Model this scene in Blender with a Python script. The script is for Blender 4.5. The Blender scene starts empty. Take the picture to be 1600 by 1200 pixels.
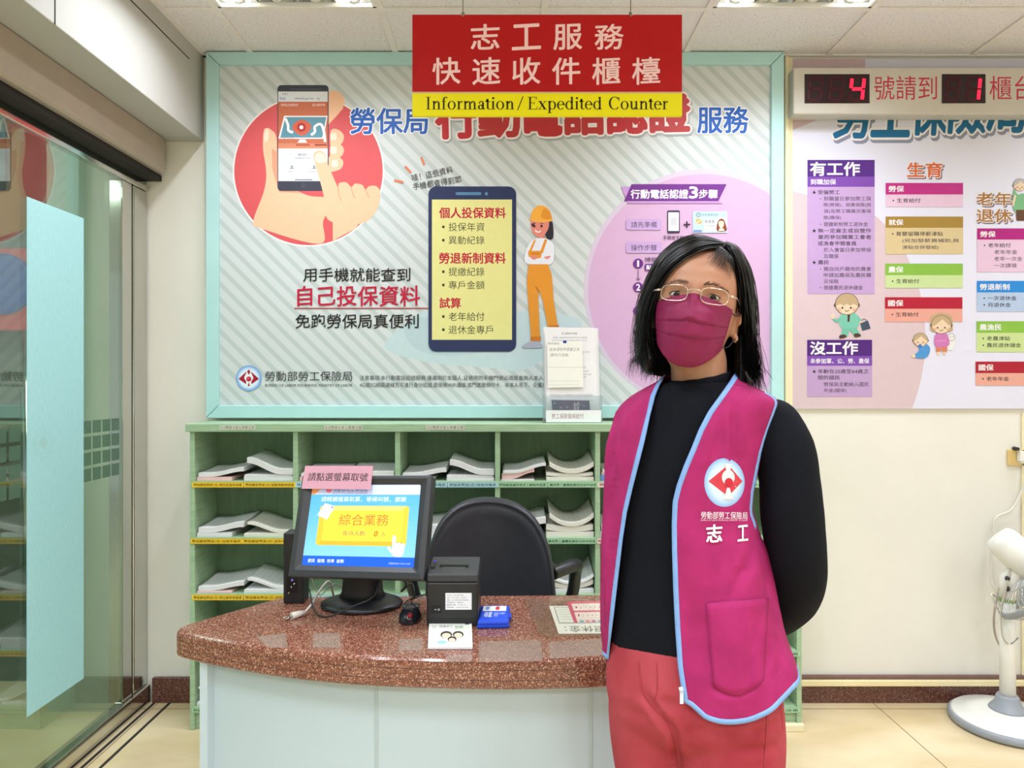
import bpy, bmesh, math, random
import numpy as np
from mathutils import Vector, Matrix
from mathutils.bvhtree import BVHTree

scene = bpy.context.scene
COL = scene.collection
random.seed(7)
RNG = np.random.default_rng(7)
PI = math.pi

# ------------------------------------------------------------------ camera, world, lights, exposure
F = 1110.0            # focal length in pixels of the 1600 x 1200 frame
CAMZ = 1.338
cam_data = bpy.data.cameras.new('camera')
cam_data.sensor_width = 36.0
cam_data.lens = F / 1600.0 * 36.0
cam_data.clip_start = 0.05
cam = bpy.data.objects.new('camera', cam_data)
COL.objects.link(cam)
cam.location = (0, 0, CAMZ)
cam.rotation_euler = (PI / 2, 0, 0)
scene.camera = cam

world = bpy.data.worlds.new('world')
scene.world = world
world.use_nodes = True
world.node_tree.nodes['Background'].inputs[0].default_value = (0.80, 0.90, 1.0, 1)
world.node_tree.nodes['Background'].inputs[1].default_value = 0.6

vs = scene.view_settings
vs.view_transform = 'Standard'
vs.look = 'None'
vs.exposure = 0.0
vs.gamma = 1.0
vs.use_curve_mapping = False

CEIL = 2.723
WALL = 3.0
LAMP_W = 17.5          # one lit tube pair of a ceiling light
FIX_X = [-0.7875, 1.0275, 2.8425]
FIX_Y = [2.3225, 0.5075, -1.3075]
for fx in FIX_X:
    for fy in FIX_Y:
        for tx in (-0.21, 0.21):
            ld = bpy.data.lights.new('tube_light', 'AREA')
            ld.shape = 'RECTANGLE'
            ld.size = 0.05
            ld.size_y = 0.54
            ld.energy = LAMP_W / 2 * ((0.78, 1.40, 2.6) if fx < 0 else ((0.98, 0.98, 2.4) if fx < 2 else (0.9, 0.72, 1.7)))[FIX_Y.index(fy)]
            ld.color = (0.925, 0.985, 1.11)
            ld.spread = 2.4
            lo = bpy.data.objects.new('tube_light', ld)
            COL.objects.link(lo)
            lo.location = (fx + tx, fy, CEIL + 0.012)

ld = bpy.data.lights.new('passage_fill', 'AREA')      # added fill light, no fixture, brightens the passage outside the glass
ld.shape = 'RECTANGLE'; ld.size = 0.6; ld.size_y = 2.4; ld.energy = 60; ld.color = (0.92, 1.0, 0.95)
lo = bpy.data.objects.new('passage_fill', ld); COL.objects.link(lo); lo.location = (-3.0, 1.6, 2.70)

# ------------------------------------------------------------------ helpers
def P(px, py, d):
    return Vector(((px - 800) / F * d, d, CAMZ - (py - 600) / F * d))

def project(v):
    return (800 + F * v[0] / v[1], 600 + F * (CAMZ - v[2]) / v[1])

def lin(c):
    out = []
    for x in c[:3]:
        x = x / 255.0
        out.append(x / 12.92 if x <= 0.04045 else ((x + 0.055) / 1.055) ** 2.4)
    return (out[0], out[1], out[2], 1.0)

MATS = {}
def mat(name, color, rough=0.5, metal=0.0, spec=0.5, noise=0.05, scale=30.0, bump=0.0, bscale=None,
        emit=0.0, coat=0.0, color2=None, stretch=None, lo=0.35, hi=0.65):
    """Principled material whose colour is broken up by procedural noise."""
    if name in MATS:
        return MATS[name]
    m = bpy.data.materials.new(name)
    m.use_nodes = True
    nt = m.node_tree
    b = nt.nodes['Principled BSDF']
    b.inputs['Roughness'].default_value = rough
    b.inputs['Metallic'].default_value = metal
    b.inputs['Specular IOR Level'].default_value = spec
    b.inputs['Coat Weight'].default_value = coat
    c = lin(color)
    c2 = lin(color2) if color2 else tuple([x * (1 - noise * 2) for x in c[:3]] + [1])
    tc = nt.nodes.new('ShaderNodeTexCoord')
    vec = tc.outputs['Object']
    if stretch:
        mp = nt.nodes.new('ShaderNodeMapping')
        mp.inputs['Scale'].default_value = stretch
        nt.links.new(vec, mp.inputs['Vector'])
        vec = mp.outputs['Vector']
    if noise > 0 or color2:
        nz = nt.nodes.new('ShaderNodeTexNoise')
        nz.inputs['Scale'].default_value = scale
        nz.inputs['Detail'].default_value = 4
        nt.links.new(vec, nz.inputs['Vector'])
        rp = nt.nodes.new('ShaderNodeValToRGB')
        rp.color_ramp.elements[0].position = lo
        rp.color_ramp.elements[1].position = hi
        rp.color_ramp.elements[0].color = c2
        rp.color_ramp.elements[1].color = c
        nt.links.new(nz.outputs['Fac'], rp.inputs['Fac'])
        nt.links.new(rp.outputs['Color'], b.inputs['Base Color'])
        if emit:
            nt.links.new(rp.outputs['Color'], b.inputs['Emission Color'])
    else:
        b.inputs['Base Color'].default_value = c
        b.inputs['Emission Color'].default_value = c
    if emit:
        b.inputs['Emission Strength'].default_value = emit
    if bump:
        n2 = nt.nodes.new('ShaderNodeTexNoise')
        n2.inputs['Scale'].default_value = bscale or scale * 3
        n2.inputs['Detail'].default_value = 3
        nt.links.new(vec, n2.inputs['Vector'])
        bp = nt.nodes.new('ShaderNodeBump')
        bp.inputs['Strength'].default_value = bump
        bp.inputs['Distance'].default_value = 0.004
        nt.links.new(n2.outputs['Fac'], bp.inputs['Height'])
        nt.links.new(bp.outputs['Normal'], b.inputs['Normal'])
    MATS[name] = m
    return m

def ink(c, emit=0.0):
    key = 'ink_%d_%d_%d_%g' % (c[0], c[1], c[2], emit)
    return mat(key, c, rough=0.45, spec=0.3, noise=0.012, scale=40, emit=emit)

def glassy(name, tint=(255, 255, 255), ior=1.5, rough=0.0, alpha=0.0, gcol=(255, 255, 255), boost=1.0, add=0.0, milk=None):
    """Thin clear sheet: see-through, with a mirror reflection that grows at grazing angles."""
    if name in MATS:
        return MATS[name]
    m = bpy.data.materials.new(name)
    m.use_nodes = True
    nt = m.node_tree
    for n in list(nt.nodes):
        nt.nodes.remove(n)
    out = nt.nodes.new('ShaderNodeOutputMaterial')
    tr = nt.nodes.new('ShaderNodeBsdfTransparent')
    tr.inputs[0].default_value = lin(tint)
    gl = nt.nodes.new('ShaderNodeBsdfGlossy')
    gl.inputs['Color'].default_value = lin(gcol)
    gl.inputs['Roughness'].default_value = rough
    fr = nt.nodes.new('ShaderNodeFresnel')
    geo = nt.nodes.new('ShaderNodeNewGeometry')
    io = nt.nodes.new('ShaderNodeMapRange')
    io.inputs['To Min'].default_value = ior
    io.inputs['To Max'].default_value = 1.0 / ior
    nt.links.new(geo.outputs['Backfacing'], io.inputs['Value'])
    nt.links.new(io.outputs[0], fr.inputs['IOR'])
    ma = nt.nodes.new('ShaderNodeMath')
    ma.operation = 'MULTIPLY_ADD'
    ma.use_clamp = True
    ma.inputs[1].default_value = boost
    ma.inputs[2].default_value = add
    nt.links.new(fr.outputs[0], ma.inputs[0])
    base = tr
    if milk:
        df = nt.nodes.new('ShaderNodeBsdfDiffuse')
        nz = nt.nodes.new('ShaderNodeTexNoise')
        nz.inputs['Scale'].default_value = 60
        df.inputs[0].default_value = lin(milk)
        mm = nt.nodes.new('ShaderNodeMixShader')
        mr = nt.nodes.new('ShaderNodeMapRange')
        mr.inputs['To Min'].default_value = alpha * 0.9
        mr.inputs['To Max'].default_value = alpha * 1.1
        nt.links.new(nz.outputs['Fac'], mr.inputs['Value'])
        nt.links.new(mr.outputs[0], mm.inputs[0])
        nt.links.new(tr.outputs[0], mm.inputs[1])
        nt.links.new(df.outputs[0], mm.inputs[2])
        base = mm
    mx = nt.nodes.new('ShaderNodeMixShader')
    nt.links.new(ma.outputs[0], mx.inputs[0])
    nt.links.new(base.outputs[0], mx.inputs[1])
    nt.links.new(gl.outputs[0], mx.inputs[2])
    nt.links.new(mx.outputs[0], out.inputs[0])
    MATS[name] = m
    return m

def link(name, mesh, parent=None):
    o = bpy.data.objects.new(name, mesh)
    COL.objects.link(o)
    if parent is not None:
        o.parent = parent
        o.matrix_parent_inverse = parent.matrix_world.inverted()
    return o

def tag(o, label, cat, group=None):
    o['label'] = label
    o['category'] = cat
    if group:
        o['group'] = group
    return o

def thing(name, label, cat, loc=(0, 0, 0), group=None):
    o = bpy.data.objects.new(name, None)
    o.empty_display_size = 0.05
    COL.objects.link(o)
    o.location = loc
    bpy.context.view_layer.update()
    return tag(o, label, cat, group)

class MB:
    """Mesh builder: everything added becomes ONE mesh object."""
    def __init__(s, M=None):
        s.v, s.f, s.mi, s.sm = [], [], [], []
        s.M = M or Matrix.Identity(4)
        s.cur = 0
        s.smooth = False
    def addv(s, pts):
        i = len(s.v)
        for p in pts:
            s.v.append(tuple(s.M @ Vector(p)))
        return i
    def face(s, idx, smooth=None):
        s.f.append(tuple(idx)); s.mi.append(s.cur); s.sm.append(s.smooth if smooth is None else smooth)
    def poly(s, pts, smooth=False):
        i = s.addv(pts)
        s.face(range(i, i + len(pts)), smooth)
    def box(s, x0, x1, y0, y1, z0, z1):
        i = s.addv([(x0, y0, z0), (x1, y0, z0), (x1, y1, z0), (x0, y1, z0), (x0, y0, z1), (x1, y0, z1), (x1, y1, z1), (x0, y1, z1)])
        for q in ((3, 2, 1, 0), (4, 5, 6, 7), (0, 1, 5, 4), (1, 2, 6, 5), (2, 3, 7, 6), (3, 0, 4, 7)):
            s.face([i + k for k in q])
        return s
    def prism(s, pts, a, b, axis='z'):
        """polygon (2-D) extruded between a and b along an axis"""
        def mk(p, t):
            if axis == 'z': return (p[0], p[1], t)
            if axis == 'y': return (p[0], t, p[1])
            return (t, p[0], p[1])
        n = len(pts)
        i = s.addv([mk(p, a) for p in pts] + [mk(p, b) for p in pts])
        s.face([i + k for k in range(n)][::-1]); s.face([i + n + k for k in range(n)])
        for k in range(n):
            s.face([i + k, i + (k + 1) % n, i + n + (k + 1) % n, i + n + k])
        return s
    def loft(s, rings, cap=True, smooth=True, closed=True):
        n = len(rings[0])
        i = s.addv([p for r in rings for p in r])
        m = n if closed else n - 1
        for a in range(len(rings) - 1):
            for k in range(m):
                s.face([i + a * n + k, i + a * n + (k + 1) % n, i + (a + 1) * n + (k + 1) % n, i + (a + 1) * n + k], smooth)
        if cap:
            s.face([i + k for k in range(n)][::-1], False)
            s.face([i + (len(rings) - 1) * n + k for k in range(n)], False)
        return s
    def tube(s, path, r, n=10, cap=True, flat=None, closed=False):
        path = [Vector(p) for p in path]
        m = len(path)
        rs = r if hasattr(r, '__len__') else [r] * m
        rings = []
        up = Vector((0, 0, 1))
        prev = None
        for k, p in enumerate(path):
            if closed:
                t = path[(k + 1) % m] - path[(k - 1) % m]
            else:
                t = path[min(k + 1, m - 1)] - path[max(k - 1, 0)]
            if t.length < 1e-9: t = Vector((0, 0, 1))
            t.normalize()
            if prev is None:
                a = up if abs(t.z) < 0.9 else Vector((1, 0, 0))
                x = t.cross(a).normalized()
            else:
                x = (prev - t * prev.dot(t))
                x = x.normalized() if x.length > 1e-6 else t.cross(up).normalized()
            prev = x
            y = t.cross(x)
            rings.append([p + (x * math.cos(2 * PI * j / n) + y * math.sin(2 * PI * j / n)) * rs[k] for j in range(n)])
        if closed:
            rings.append(rings[0])
            s.loft(rings, cap=False)
        else:
            s.loft(rings, cap=cap)
        return s
    def lathe(s, prof, n=32, axis=(0, 0, 1), org=(0, 0, 0), cap=True):
        """profile (radius, height) turned about an axis"""
        a = Vector(axis).normalized()
        x = a.cross(Vector((0, 0, 1)) if abs(a.z) < 0.9 else Vector((1, 0, 0))).normalized()
        y = a.cross(x)
        o = Vector(org)
        rings = [[o + a * h + (x * math.cos(2 * PI * j / n) + y * math.sin(2 * PI * j / n)) * max(r, 1e-5) for j in range(n)] for r, h in prof]
        s.loft(rings, cap=cap)
        return s
    def ball(s, c, r, nu=20, nv=12, R=None):
        r = r if hasattr(r, '__len__') else (r, r, r)
        c = Vector(c)
        rings = []
        for a in range(nv + 1):
            t = PI * a / nv
            st = max(math.sin(t), 1e-3)
            ring = []
            for j in range(nu):
                p = Vector((r[0] * st * math.cos(2 * PI * j / nu), r[1] * st * math.sin(2 * PI * j / nu), -r[2] * math.cos(t)))
                if R is not None: p = R @ p
                ring.append(c + p)
            rings.append(ring)
        s.loft(rings)
        return s
    def mesh(s, mats):
        me = bpy.data.meshes.new('mesh')
        me.from_pydata(s.v, [], s.f)
        for m in (mats if isinstance(mats, (list, tuple)) else [mats]):
            me.materials.append(m)
        me.polygons.foreach_set('material_index', s.mi)
        me.polygons.foreach_set('use_smooth', s.sm)
        me.update()
        return me
    def build(s, name, mats, parent=None, bevel=0.0, seg=2, fix=True):
        me = s.mesh(mats)
        if fix:
            bm = bmesh.new(); bm.from_mesh(me)
            bmesh.ops.recalc_face_normals(bm, faces=bm.faces)
            bm.to_mesh(me); bm.free()
        o = link(name, me, parent)
        if bevel:
            md = o.modifiers.new('bevel', 'BEVEL')
            md.width = bevel; md.segments = seg; md.limit_method = 'ANGLE'; md.angle_limit = math.radians(40)
        return o

def struct(o):
    o['kind'] = 'structure'
    return o

def smooth_curve(pts, n=6, closed=False):
    pts = [Vector(p) if len(p) == 3 else Vector((p[0], p[1], 0)) for p in pts]
    m = len(pts); out = []
    rng = range(m) if closed else range(m - 1)
    for i in rng:
        if closed:
            a, b, c, d = pts[(i - 1) % m], pts[i], pts[(i + 1) % m], pts[(i + 2) % m]
        else:
            a, b, c, d = pts[max(i - 1, 0)], pts[i], pts[i + 1], pts[min(i + 2, m - 1)]
        for k in range(n):
            t = k / n
            out.append(0.5 * ((2 * b) + (c - a) * t + (2 * a - 5 * b + 4 * c - d) * t * t + (3 * b - a - 3 * c + d) * t ** 3))
    if not closed: out.append(pts[-1].copy())
    return out

def sc2(pts, n=6, closed=True):
    return [(p.x, p.y) for p in smooth_curve([(a, b, 0) for a, b in pts], n, closed)]

# ------------------------------------------------------------------ flat print: lettering and drawings on a surface
_TXT = {}
def text_mesh(s, off=0.0, res=2):
    key = (s, off, res)
    if key in _TXT: return _TXT[key]
    c = bpy.data.curves.new('t', 'FONT')
    c.body = s; c.size = 1.0; c.resolution_u = res; c.offset = off
    o = bpy.data.objects.new('t', c)
    COL.objects.link(o)
    dg = bpy.context.evaluated_depsgraph_get()
    dg.update()
    me = bpy.data.meshes.new_from_object(o.evaluated_get(dg))
    v = np.array([p.co[:2] for p in me.vertices]) if len(me.vertices) else np.zeros((0, 2))
    f = [tuple(p.vertices) for p in me.polygons]
    bpy.data.objects.remove(o); bpy.data.curves.remove(c); bpy.data.meshes.remove(me)
    _TXT[key] = (v, f)
    return _TXT[key]

class Art:
    """Print on a surface. Coordinates u, v run right and down; mp(u, v, lift) gives the place in the room."""
    def __init__(s, mp, emit=0.0, eps=0.000012, dim=1.0):
        s.mp, s.emit, s.eps, s.dim = mp, emit, eps, dim
        s.layer = 1
        s.flat = False
        s.clear()
    def clear(s):
        s.v, s.f, s.m, s.mats = [], [], [], []
    def _mi(s, c):
        m = ink(tuple(int(x * s.dim) for x in c), s.emit)
        if m not in s.mats: s.mats.append(m)
        return s.mats.index(m)
    def add(s, pts, faces, c):
        i = len(s.v)
        for (u, v) in pts:
            s.v.append(tuple(s.mp(u, v, s.layer * s.eps)))
        k = s._mi(c)
        for f in faces:
            s.f.append(tuple(i + a for a in f)); s.m.append(k)
    def up(s, n=1):
        s.layer += n
        return s
    def poly(s, pts, c, up=True):
        s.add(pts, [tuple(range(len(pts)))], c)
        if up: s.up()
    def blob(s, pts, c, n=6, up=True):
        s.poly(sc2(pts, n), c, up)
    def rect(s, x0, y0, x1, y1, c, r=0.0, up=True):
        if r <= 0:
            s.poly([(x0, y0), (x1, y0), (x1, y1), (x0, y1)], c, up); return
        pts = []
        for cx, cy, a0 in ((x1 - r, y0 + r, -90), (x1 - r, y1 - r, 0), (x0 + r, y1 - r, 90), (x0 + r, y0 + r, 180)):
            for k in range(5):
                a = math.radians(a0 + 90 * k / 4)
                pts.append((cx + r * math.cos(a), cy + r * math.sin(a)))
        s.poly(pts, c, up)
    def disc(s, cx, cy, r, c, ry=None, n=48, up=True):
        ry = ry or r
        s.poly([(cx + r * math.cos(2 * PI * k / n), cy + ry * math.sin(2 * PI * k / n)) for k in range(n)], c, up)
    def ring(s, cx, cy, r0, r1, c, n=48, a0=0, a1=360, up=True):
        pts = []; fs = []
        for k in range(n + 1):
            a = math.radians(a0 + (a1 - a0) * k / n)
            pts += [(cx + r0 * math.cos(a), cy + r0 * math.sin(a)), (cx + r1 * math.cos(a), cy + r1 * math.sin(a))]
        for k in range(n):
            fs.append((2 * k, 2 * k + 1, 2 * k + 3, 2 * k + 2))
        s.add(pts, fs, c)
        if up: s.up()
    def line(s, pts, w, c, up=True):
        pts = [Vector((p[0], p[1])) for p in pts]
        L, R = [], []
        for k, p in enumerate(pts):
            t = pts[min(k + 1, len(pts) - 1)] - pts[max(k - 1, 0)]
            if t.length < 1e-9: t = Vector((1, 0))
            t.normalize()
            n = Vector((-t.y, t.x)) * (w / 2)
            L.append(p + n); R.append(p - n)
        vs_ = [(p.x, p.y) for p in L] + [(p.x, p.y) for p in R]
        m = len(pts)
        s.add(vs_, [(k, k + 1, m + k + 1, m + k) for k in range(m - 1)], c)
        if up: s.up()
    def text(s, t, x0, y0, x1, y1, c, bold=0.0, kai=0.0, rot=0.0, slant=0.0, outline=None, ow=0.05, shadow=None, clip=None, res=2, keep=False):
        v0, _ = text_mesh(t, 0.0, res)
        if not len(v0): return
        ax, ay = v0.min(0); bx, by = v0.max(0)
        sx = (x1 - x0) / max(bx - ax, 1e-6); sy = (y1 - y0) / max(by - ay, 1e-6)
        if keep:                       # same scale both ways, kept to the box height
            sx = sy
        cr, sr = math.cos(math.radians(rot)), math.sin(math.radians(rot))
        mx, my = (x0 + x1) / 2, (y0 + y1) / 2
        v, f = text_mesh(t, 0.0, res)
        em = (sx + sy) / 2
        def put(off, col, dx=0, dy=0):
            if off > 0.05: nn = 12
            elif off > 0: nn = 6
            else: nn = 0
            for q in range(nn + 1):
                o_ = off * 0.8 * em if q < nn else 0
                one(col, dx + o_ * math.cos(2 * PI * q / max(nn, 1)), dy + o_ * math.sin(2 * PI * q / max(nn, 1)))
            s.up()
        def one(col, dx, dy):
            pts = []
            for (x, y) in v:
                if kai:
                    y = y + kai * (x - math.floor(x) - 0.5)
                u = x0 + (x - ax) * sx + slant * (y - ay) * sx
                w = y1 - (y - ay) * sy
                if rot:
                    u, w = mx + (u - mx) * cr - (w - my) * sr, my + (u - mx) * sr + (w - my) * cr
                u += dx; w += dy
                if clip: u, w = min(max(u, clip[0]), clip[2]), min(max(w, clip[1]), clip[3])
                pts.append((u, w))
            s.add(pts, f, col); s.layer += 0.3
        base = s.layer
        if shadow: put(ow, shadow[0], shadow[1], shadow[2])
        if outline: put(ow, outline)
        put(bold, c)
        if s.flat: s.layer = base
    def build(s, name, parent):
        if not s.f: return None
        me = bpy.data.meshes.new(name)
        me.from_pydata(s.v, [], s.f)
        for m in s.mats: me.materials.append(m)
        me.polygons.foreach_set('material_index', s.m)
        me.update()
        s.clear()
        return link(name, me, parent)

def wall_map(d):
    return lambda u, v, h: Vector(((u - 800) / F * d, d - h, CAMZ - (v - 600) / F * d))

def emblem(a, cx, cy, r, ball=(190, 30, 60), red=(165, 20, 50), white=(238, 240, 245), cut=True):
    """round blue emblem: red diamond, white figure with open arms, red ball"""
    cols = [(120, 165, 225), (140, 180, 232), (165, 198, 238), (190, 214, 243), (210, 226, 246)]
    for k, c in enumerate(cols):
        a.disc(cx, cy, r * (1 - 0.06 * k), c)
    a.disc(cx, cy, r * 0.72, (222, 234, 248))
    a.poly([(cx - .8 * r, cy + .05 * r), (cx, cy - .68 * r), (cx + .8 * r, cy + .05 * r), (cx, cy + .62 * r)], red)
    a.blob([(cx - .1 * r, cy - .7 * r), (cx - .22 * r, cy - .35 * r), (cx - .36 * r, cy - .02 * r), (cx - .2 * r, cy + .25 * r), (cx - .22 * r, cy + .6 * r), (cx, cy + .7 * r),
            (cx + .22 * r, cy + .6 * r), (cx + .2 * r, cy + .25 * r), (cx + .36 * r, cy - .02 * r), (cx + .22 * r, cy - .35 * r), (cx + .1 * r, cy - .7 * r),
            (cx + .1 * r, cy - .45 * r), (cx + .02 * r, cy - .3 * r), (cx - .02 * r, cy - .3 * r), (cx - .1 * r, cy - .45 * r)], white, 3)
    a.poly([(cx - .1 * r, cy + .62 * r), (cx, cy + .3 * r), (cx + .1 * r, cy + .62 * r)], red)
    a.disc(cx, cy + .06 * r, .2 * r, ball)
    a.disc(cx - .05 * r, cy + .0 * r, .07 * r, (225, 110, 130))

# ------------------------------------------------------------------ setting: floor, walls, ceiling, glass front
def tile_floor_mat():
    m = mat('floor_tile', (222, 204, 168), rough=0.22, spec=0.45, noise=0.05, scale=2.2, color2=(206, 184, 142), stretch=(1, 2.2, 1))
    return m
M_floor = tile_floor_mat()
M_grout = mat('grout', (120, 100, 75), rough=0.8, noise=0.1)
M_wall = mat('wall_paint', (233, 231, 221), rough=0.75, spec=0.2, noise=0.02, scale=3, bump=0.08, bscale=60)
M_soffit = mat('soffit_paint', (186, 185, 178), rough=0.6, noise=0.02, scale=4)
M_gap = mat('dark_gap', (40, 36, 32), rough=0.9, noise=0.1)
M_ceil = mat('ceiling_tile', (236, 234, 236), rough=0.9, spec=0.1, noise=0.02, scale=130, lo=.30, hi=.42, bump=0.7, bscale=260, color2=(190, 184, 180))
M_tbar = mat('ceiling_bar', (236, 232, 228), rough=0.5, noise=0.03)
M_steel = mat('polished_steel', (205, 205, 200), rough=0.1, metal=1.0, noise=0.04, scale=8, stretch=(1, 1, 0.2))
M_taupe = mat('taupe_box', (172, 158, 142), rough=0.55, noise=0.03, scale=12)
def granite(name, base, dark, lightc, scale=130, rough=0.14):
    m = mat(name, base, rough=rough, spec=0.5, noise=0, scale=scale)
    nt = m.node_tree; b = nt.nodes['Principled BSDF']
    tc = nt.nodes.new('ShaderNodeTexCoord')
    vo = nt.nodes.new('ShaderNodeTexVoronoi'); vo.inputs['Scale'].default_value = scale
    nt.links.new(tc.outputs['Object'], vo.inputs['Vector'])
    sp = nt.nodes.new('ShaderNodeSeparateColor')
    nt.links.new(vo.outputs['Color'], sp.inputs[0])
    rp = nt.nodes.new('ShaderNodeValToRGB'); rp.color_ramp.interpolation = 'CONSTANT'
    e = rp.color_ramp.elements
    e[0].position = 0; e[0].color = lin(dark)
    e[1].position = 0.22; e[1].color = lin(base)
    x = e.new(0.55); x.color = lin(tuple(int(base[k] * 0.6 + lightc[k] * 0.4) for k in range(3)))
    x = e.new(0.72); x.color = lin(tuple(int(base[k] * 0.85) for k in range(3)))
    x = e.new(0.91); x.color = lin(lightc)
    nt.links.new(sp.outputs[0], rp.inputs['Fac'])
    nt.links.new(rp.outputs['Color'], b.inputs['Base Color'])
    return m
M_granite_dark = granite('granite_skirting', (98, 58, 48), (74, 44, 38), (140, 106, 92), 300, 0.25)

XG = -1.54          # glass line
XS = -1.30          # face of the bulkhead
b = MB(); b.box(-6, 4.2, -3.4, 3.2, -0.1, 0.0)
floor = struct(b.build('floor', [M_floor]))
b = MB()
for x in [-1.48 + 0.0 , ]:
    pass
for k in range(-6, 7):
    x = 1.515 + 0.6 * (k - 0)
    if -1.5 < x < 4.1: b.box(x - 0.0015, x + 0.0015, -3.3, 2.99, 0.0, 0.0006)
for k in range(0, 11):
    y = 2.925 - 0.6 * k
    b.box(XG + 0.02, 4.1, y - 0.0015, y + 0.0015, 0.0, 0.0006)
struct(b.build('trim_1', [M_grout]))
b = MB()
for x in (-1.5, -1.435):
    b.box(x - 0.006, x + 0.006, -3.3, 2.99, 0.0, 0.0012)
struct(b.build('trim_2', [M_gap]))

b = MB(); b.box(-1.75, 4.2, WALL, WALL + 0.15, 0, CEIL + 0.3)
wall_back = struct(b.build('wall_back', [M_wall]))
b = MB(); b.box(4.0, 4.15, -3.4, WALL, 0, CEIL + 0.3)
struct(b.build('wall_right', [M_wall]))
b = MB(); b.box(-1.75, 4.2, -3.5, -3.35, 0, CEIL + 0.3)
struct(b.build('wall_rear', [M_wall]))

# ceiling: tiles with openings where the lights sit
def grid_ceiling():
    b = MB()
    xs = [-1.09 + 0.605 * k for k in range(-1, 9)]
    xs = [XS - 0.25] + [x for x in xs if x > XS] + [4.2]
    ys = [2.62 - 0.605 * k for k in range(0, 10)]
    ys = [WALL + 0.1] + ys + [-3.5]
    for i in range(len(xs) - 1):
        for j in range(len(ys) - 1):
            cx, cy = (xs[i] + xs[i + 1]) / 2, (ys[j] + ys[j + 1]) / 2
            if any(abs(cx - fx) < 0.1 for fx in FIX_X) and any(abs(cy - fy) < 0.12 for fy in FIX_Y):
                continue
            b.box(xs[i], xs[i + 1], ys[j + 1], ys[j], CEIL, CEIL + 0.02)
    c = struct(b.build('ceiling', [M_ceil]))
    b = MB()
    for x in xs[1:-1]: b.box(x - 0.012, x + 0.012, -3.35, WALL, CEIL - 0.006, CEIL - 0.0005)
    for y in ys[1:-1]: b.box(XS, 4.0, y - 0.012, y + 0.012, CEIL - 0.0055, CEIL - 0.0008)
    b.box(XS, XS + 0.022, -3.35, WALL, CEIL - 0.007, CEIL - 0.0003)
    b.box(XS, 4.0, WALL - 0.02, WALL, CEIL - 0.007, CEIL - 0.0003)
    struct(b.build('trim_3', [M_tbar]))
    b = MB(); b.box(-1.75, 4.2, -3.5, WALL + 0.1, CEIL + 0.16, CEIL + 0.2)
    struct(b.build('trim_4', [M_ceil]))
grid_ceiling()

# bulkhead over the glass front, with access panels
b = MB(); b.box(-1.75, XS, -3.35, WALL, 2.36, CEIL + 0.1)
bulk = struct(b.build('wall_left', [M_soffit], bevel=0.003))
b = MB()
b.box(XS, XS + 0.0012, 0.3, 2.86, 2.645, 2.649)
for y in (2.02, 0.55): b.box(XS, XS + 0.0012, y - 0.002, y + 0.002, 2.36, 2.645)
struct(b.build('trim_5', [M_gap]))

# taupe shutter box under the bulkhead
b = MB(); b.prism([(-1.62, 2.358), (-1.443, 2.358), (-1.443, 2.225), (-1.455, 2.215), (-1.62, 2.215)], -3.3, 2.955, axis='y')
struct(b.build('trim_6', [M_taupe], bevel=0.004))
b = MB(); b.box(-1.64, -1.475, -3.3, 2.99, 2.19, 2.214)
struct(b.build('trim_7', [M_gap]))

# glass front: one structure with its rails, panes, film and posts as children
M_glass = glassy('front_glass', tint=(226, 237, 230), ior=1.62, boost=1.7, add=0.06, gcol=(226, 234, 226))
M_film = glassy('frosted_film', tint=(214, 240, 240), ior=1.35, rough=0.25, boost=0.5, milk=(176, 226, 230), alpha=0.93)
M_film2 = glassy('frosted_film_light', tint=(225, 235, 228), ior=1.35, rough=0.3, boost=0.5, milk=(104, 134, 114), alpha=0.5)
YG0, YG1 = 0.55, 2.80
b = MB(); b.box(XG - 0.005, XG + 0.005, -3.2, YG1, 0.075, 2.15)
door = struct(b.build('door_1', [M_glass]))
b = MB(); b.box(XG - 0.005, XG + 0.005, -3.2, 2.985, 2.165, 2.2)
b.build('transom_pane', [M_glass], door)
b = MB(); b.box(XG - 0.03, XG + 0.022, -3.2, 2.985, 0.0, 0.078)
b.build('bottom_rail', [M_steel], door, bevel=0.004)
b = MB(); b.box(XG - 0.02, XG + 0.012, -3.2, 2.985, 2.145, 2.168)
b.build('top_rail', [M_steel], door, bevel=0.003)
b = MB(); b.box(XG - 0.05, XG + 0.004, 2.80, 2.872, 0.078, 2.145)
b.build('post', [M_steel], door, bevel=0.004)
b = MB(); b.box(XG - 0.05, XG + 0.004, 2.885, 2.99, 0.078, 2.145)
b.build('post', [M_steel], door, bevel=0.004)
b = MB(); b.box(XG - 0.05, XG - 0.003, 2.87, 2.887, 0.078, 2.145)
b.build('post_groove', [M_gap], door)
b = MB(); b.box(XG + 0.0055, XG + 0.0062, 2.246, 2.544, 0.284, 1.931)
film = b.build('frosted_strip', [M_film], door)
film['label'] = 'pale aqua frosted strip on the glass'
film2 = None
b = MB()
for r in range(4):
    for k in range(22):
        y = 2.775 - 0.062 * k
        if r == 4 and k % 3: continue
        if 2.22 < y < 2.56 and k > 0: continue
        z = 0.985 + 0.058 * r
        b.box(XG + 0.0055, XG + 0.0060, y - 0.05, y, z, z + 0.046)
b.build('frosted_squares', [M_film2], door)
# faint emblem etched in the film
fa = Art(lambda u, v, h: Vector((XG + 0.0062 + h, u, v)))
fa.ring(2.325, 1.145, 0.047, 0.050, (164, 208, 206))
fa.ring(2.325, 1.145, 0.036, 0.038, (164, 208, 206))
fa.poly([(2.30, 1.145), (2.325, 1.17), (2.35, 1.145), (2.325, 1.125)], (164, 208, 206))
fa.build('etched_emblem', film)

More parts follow.
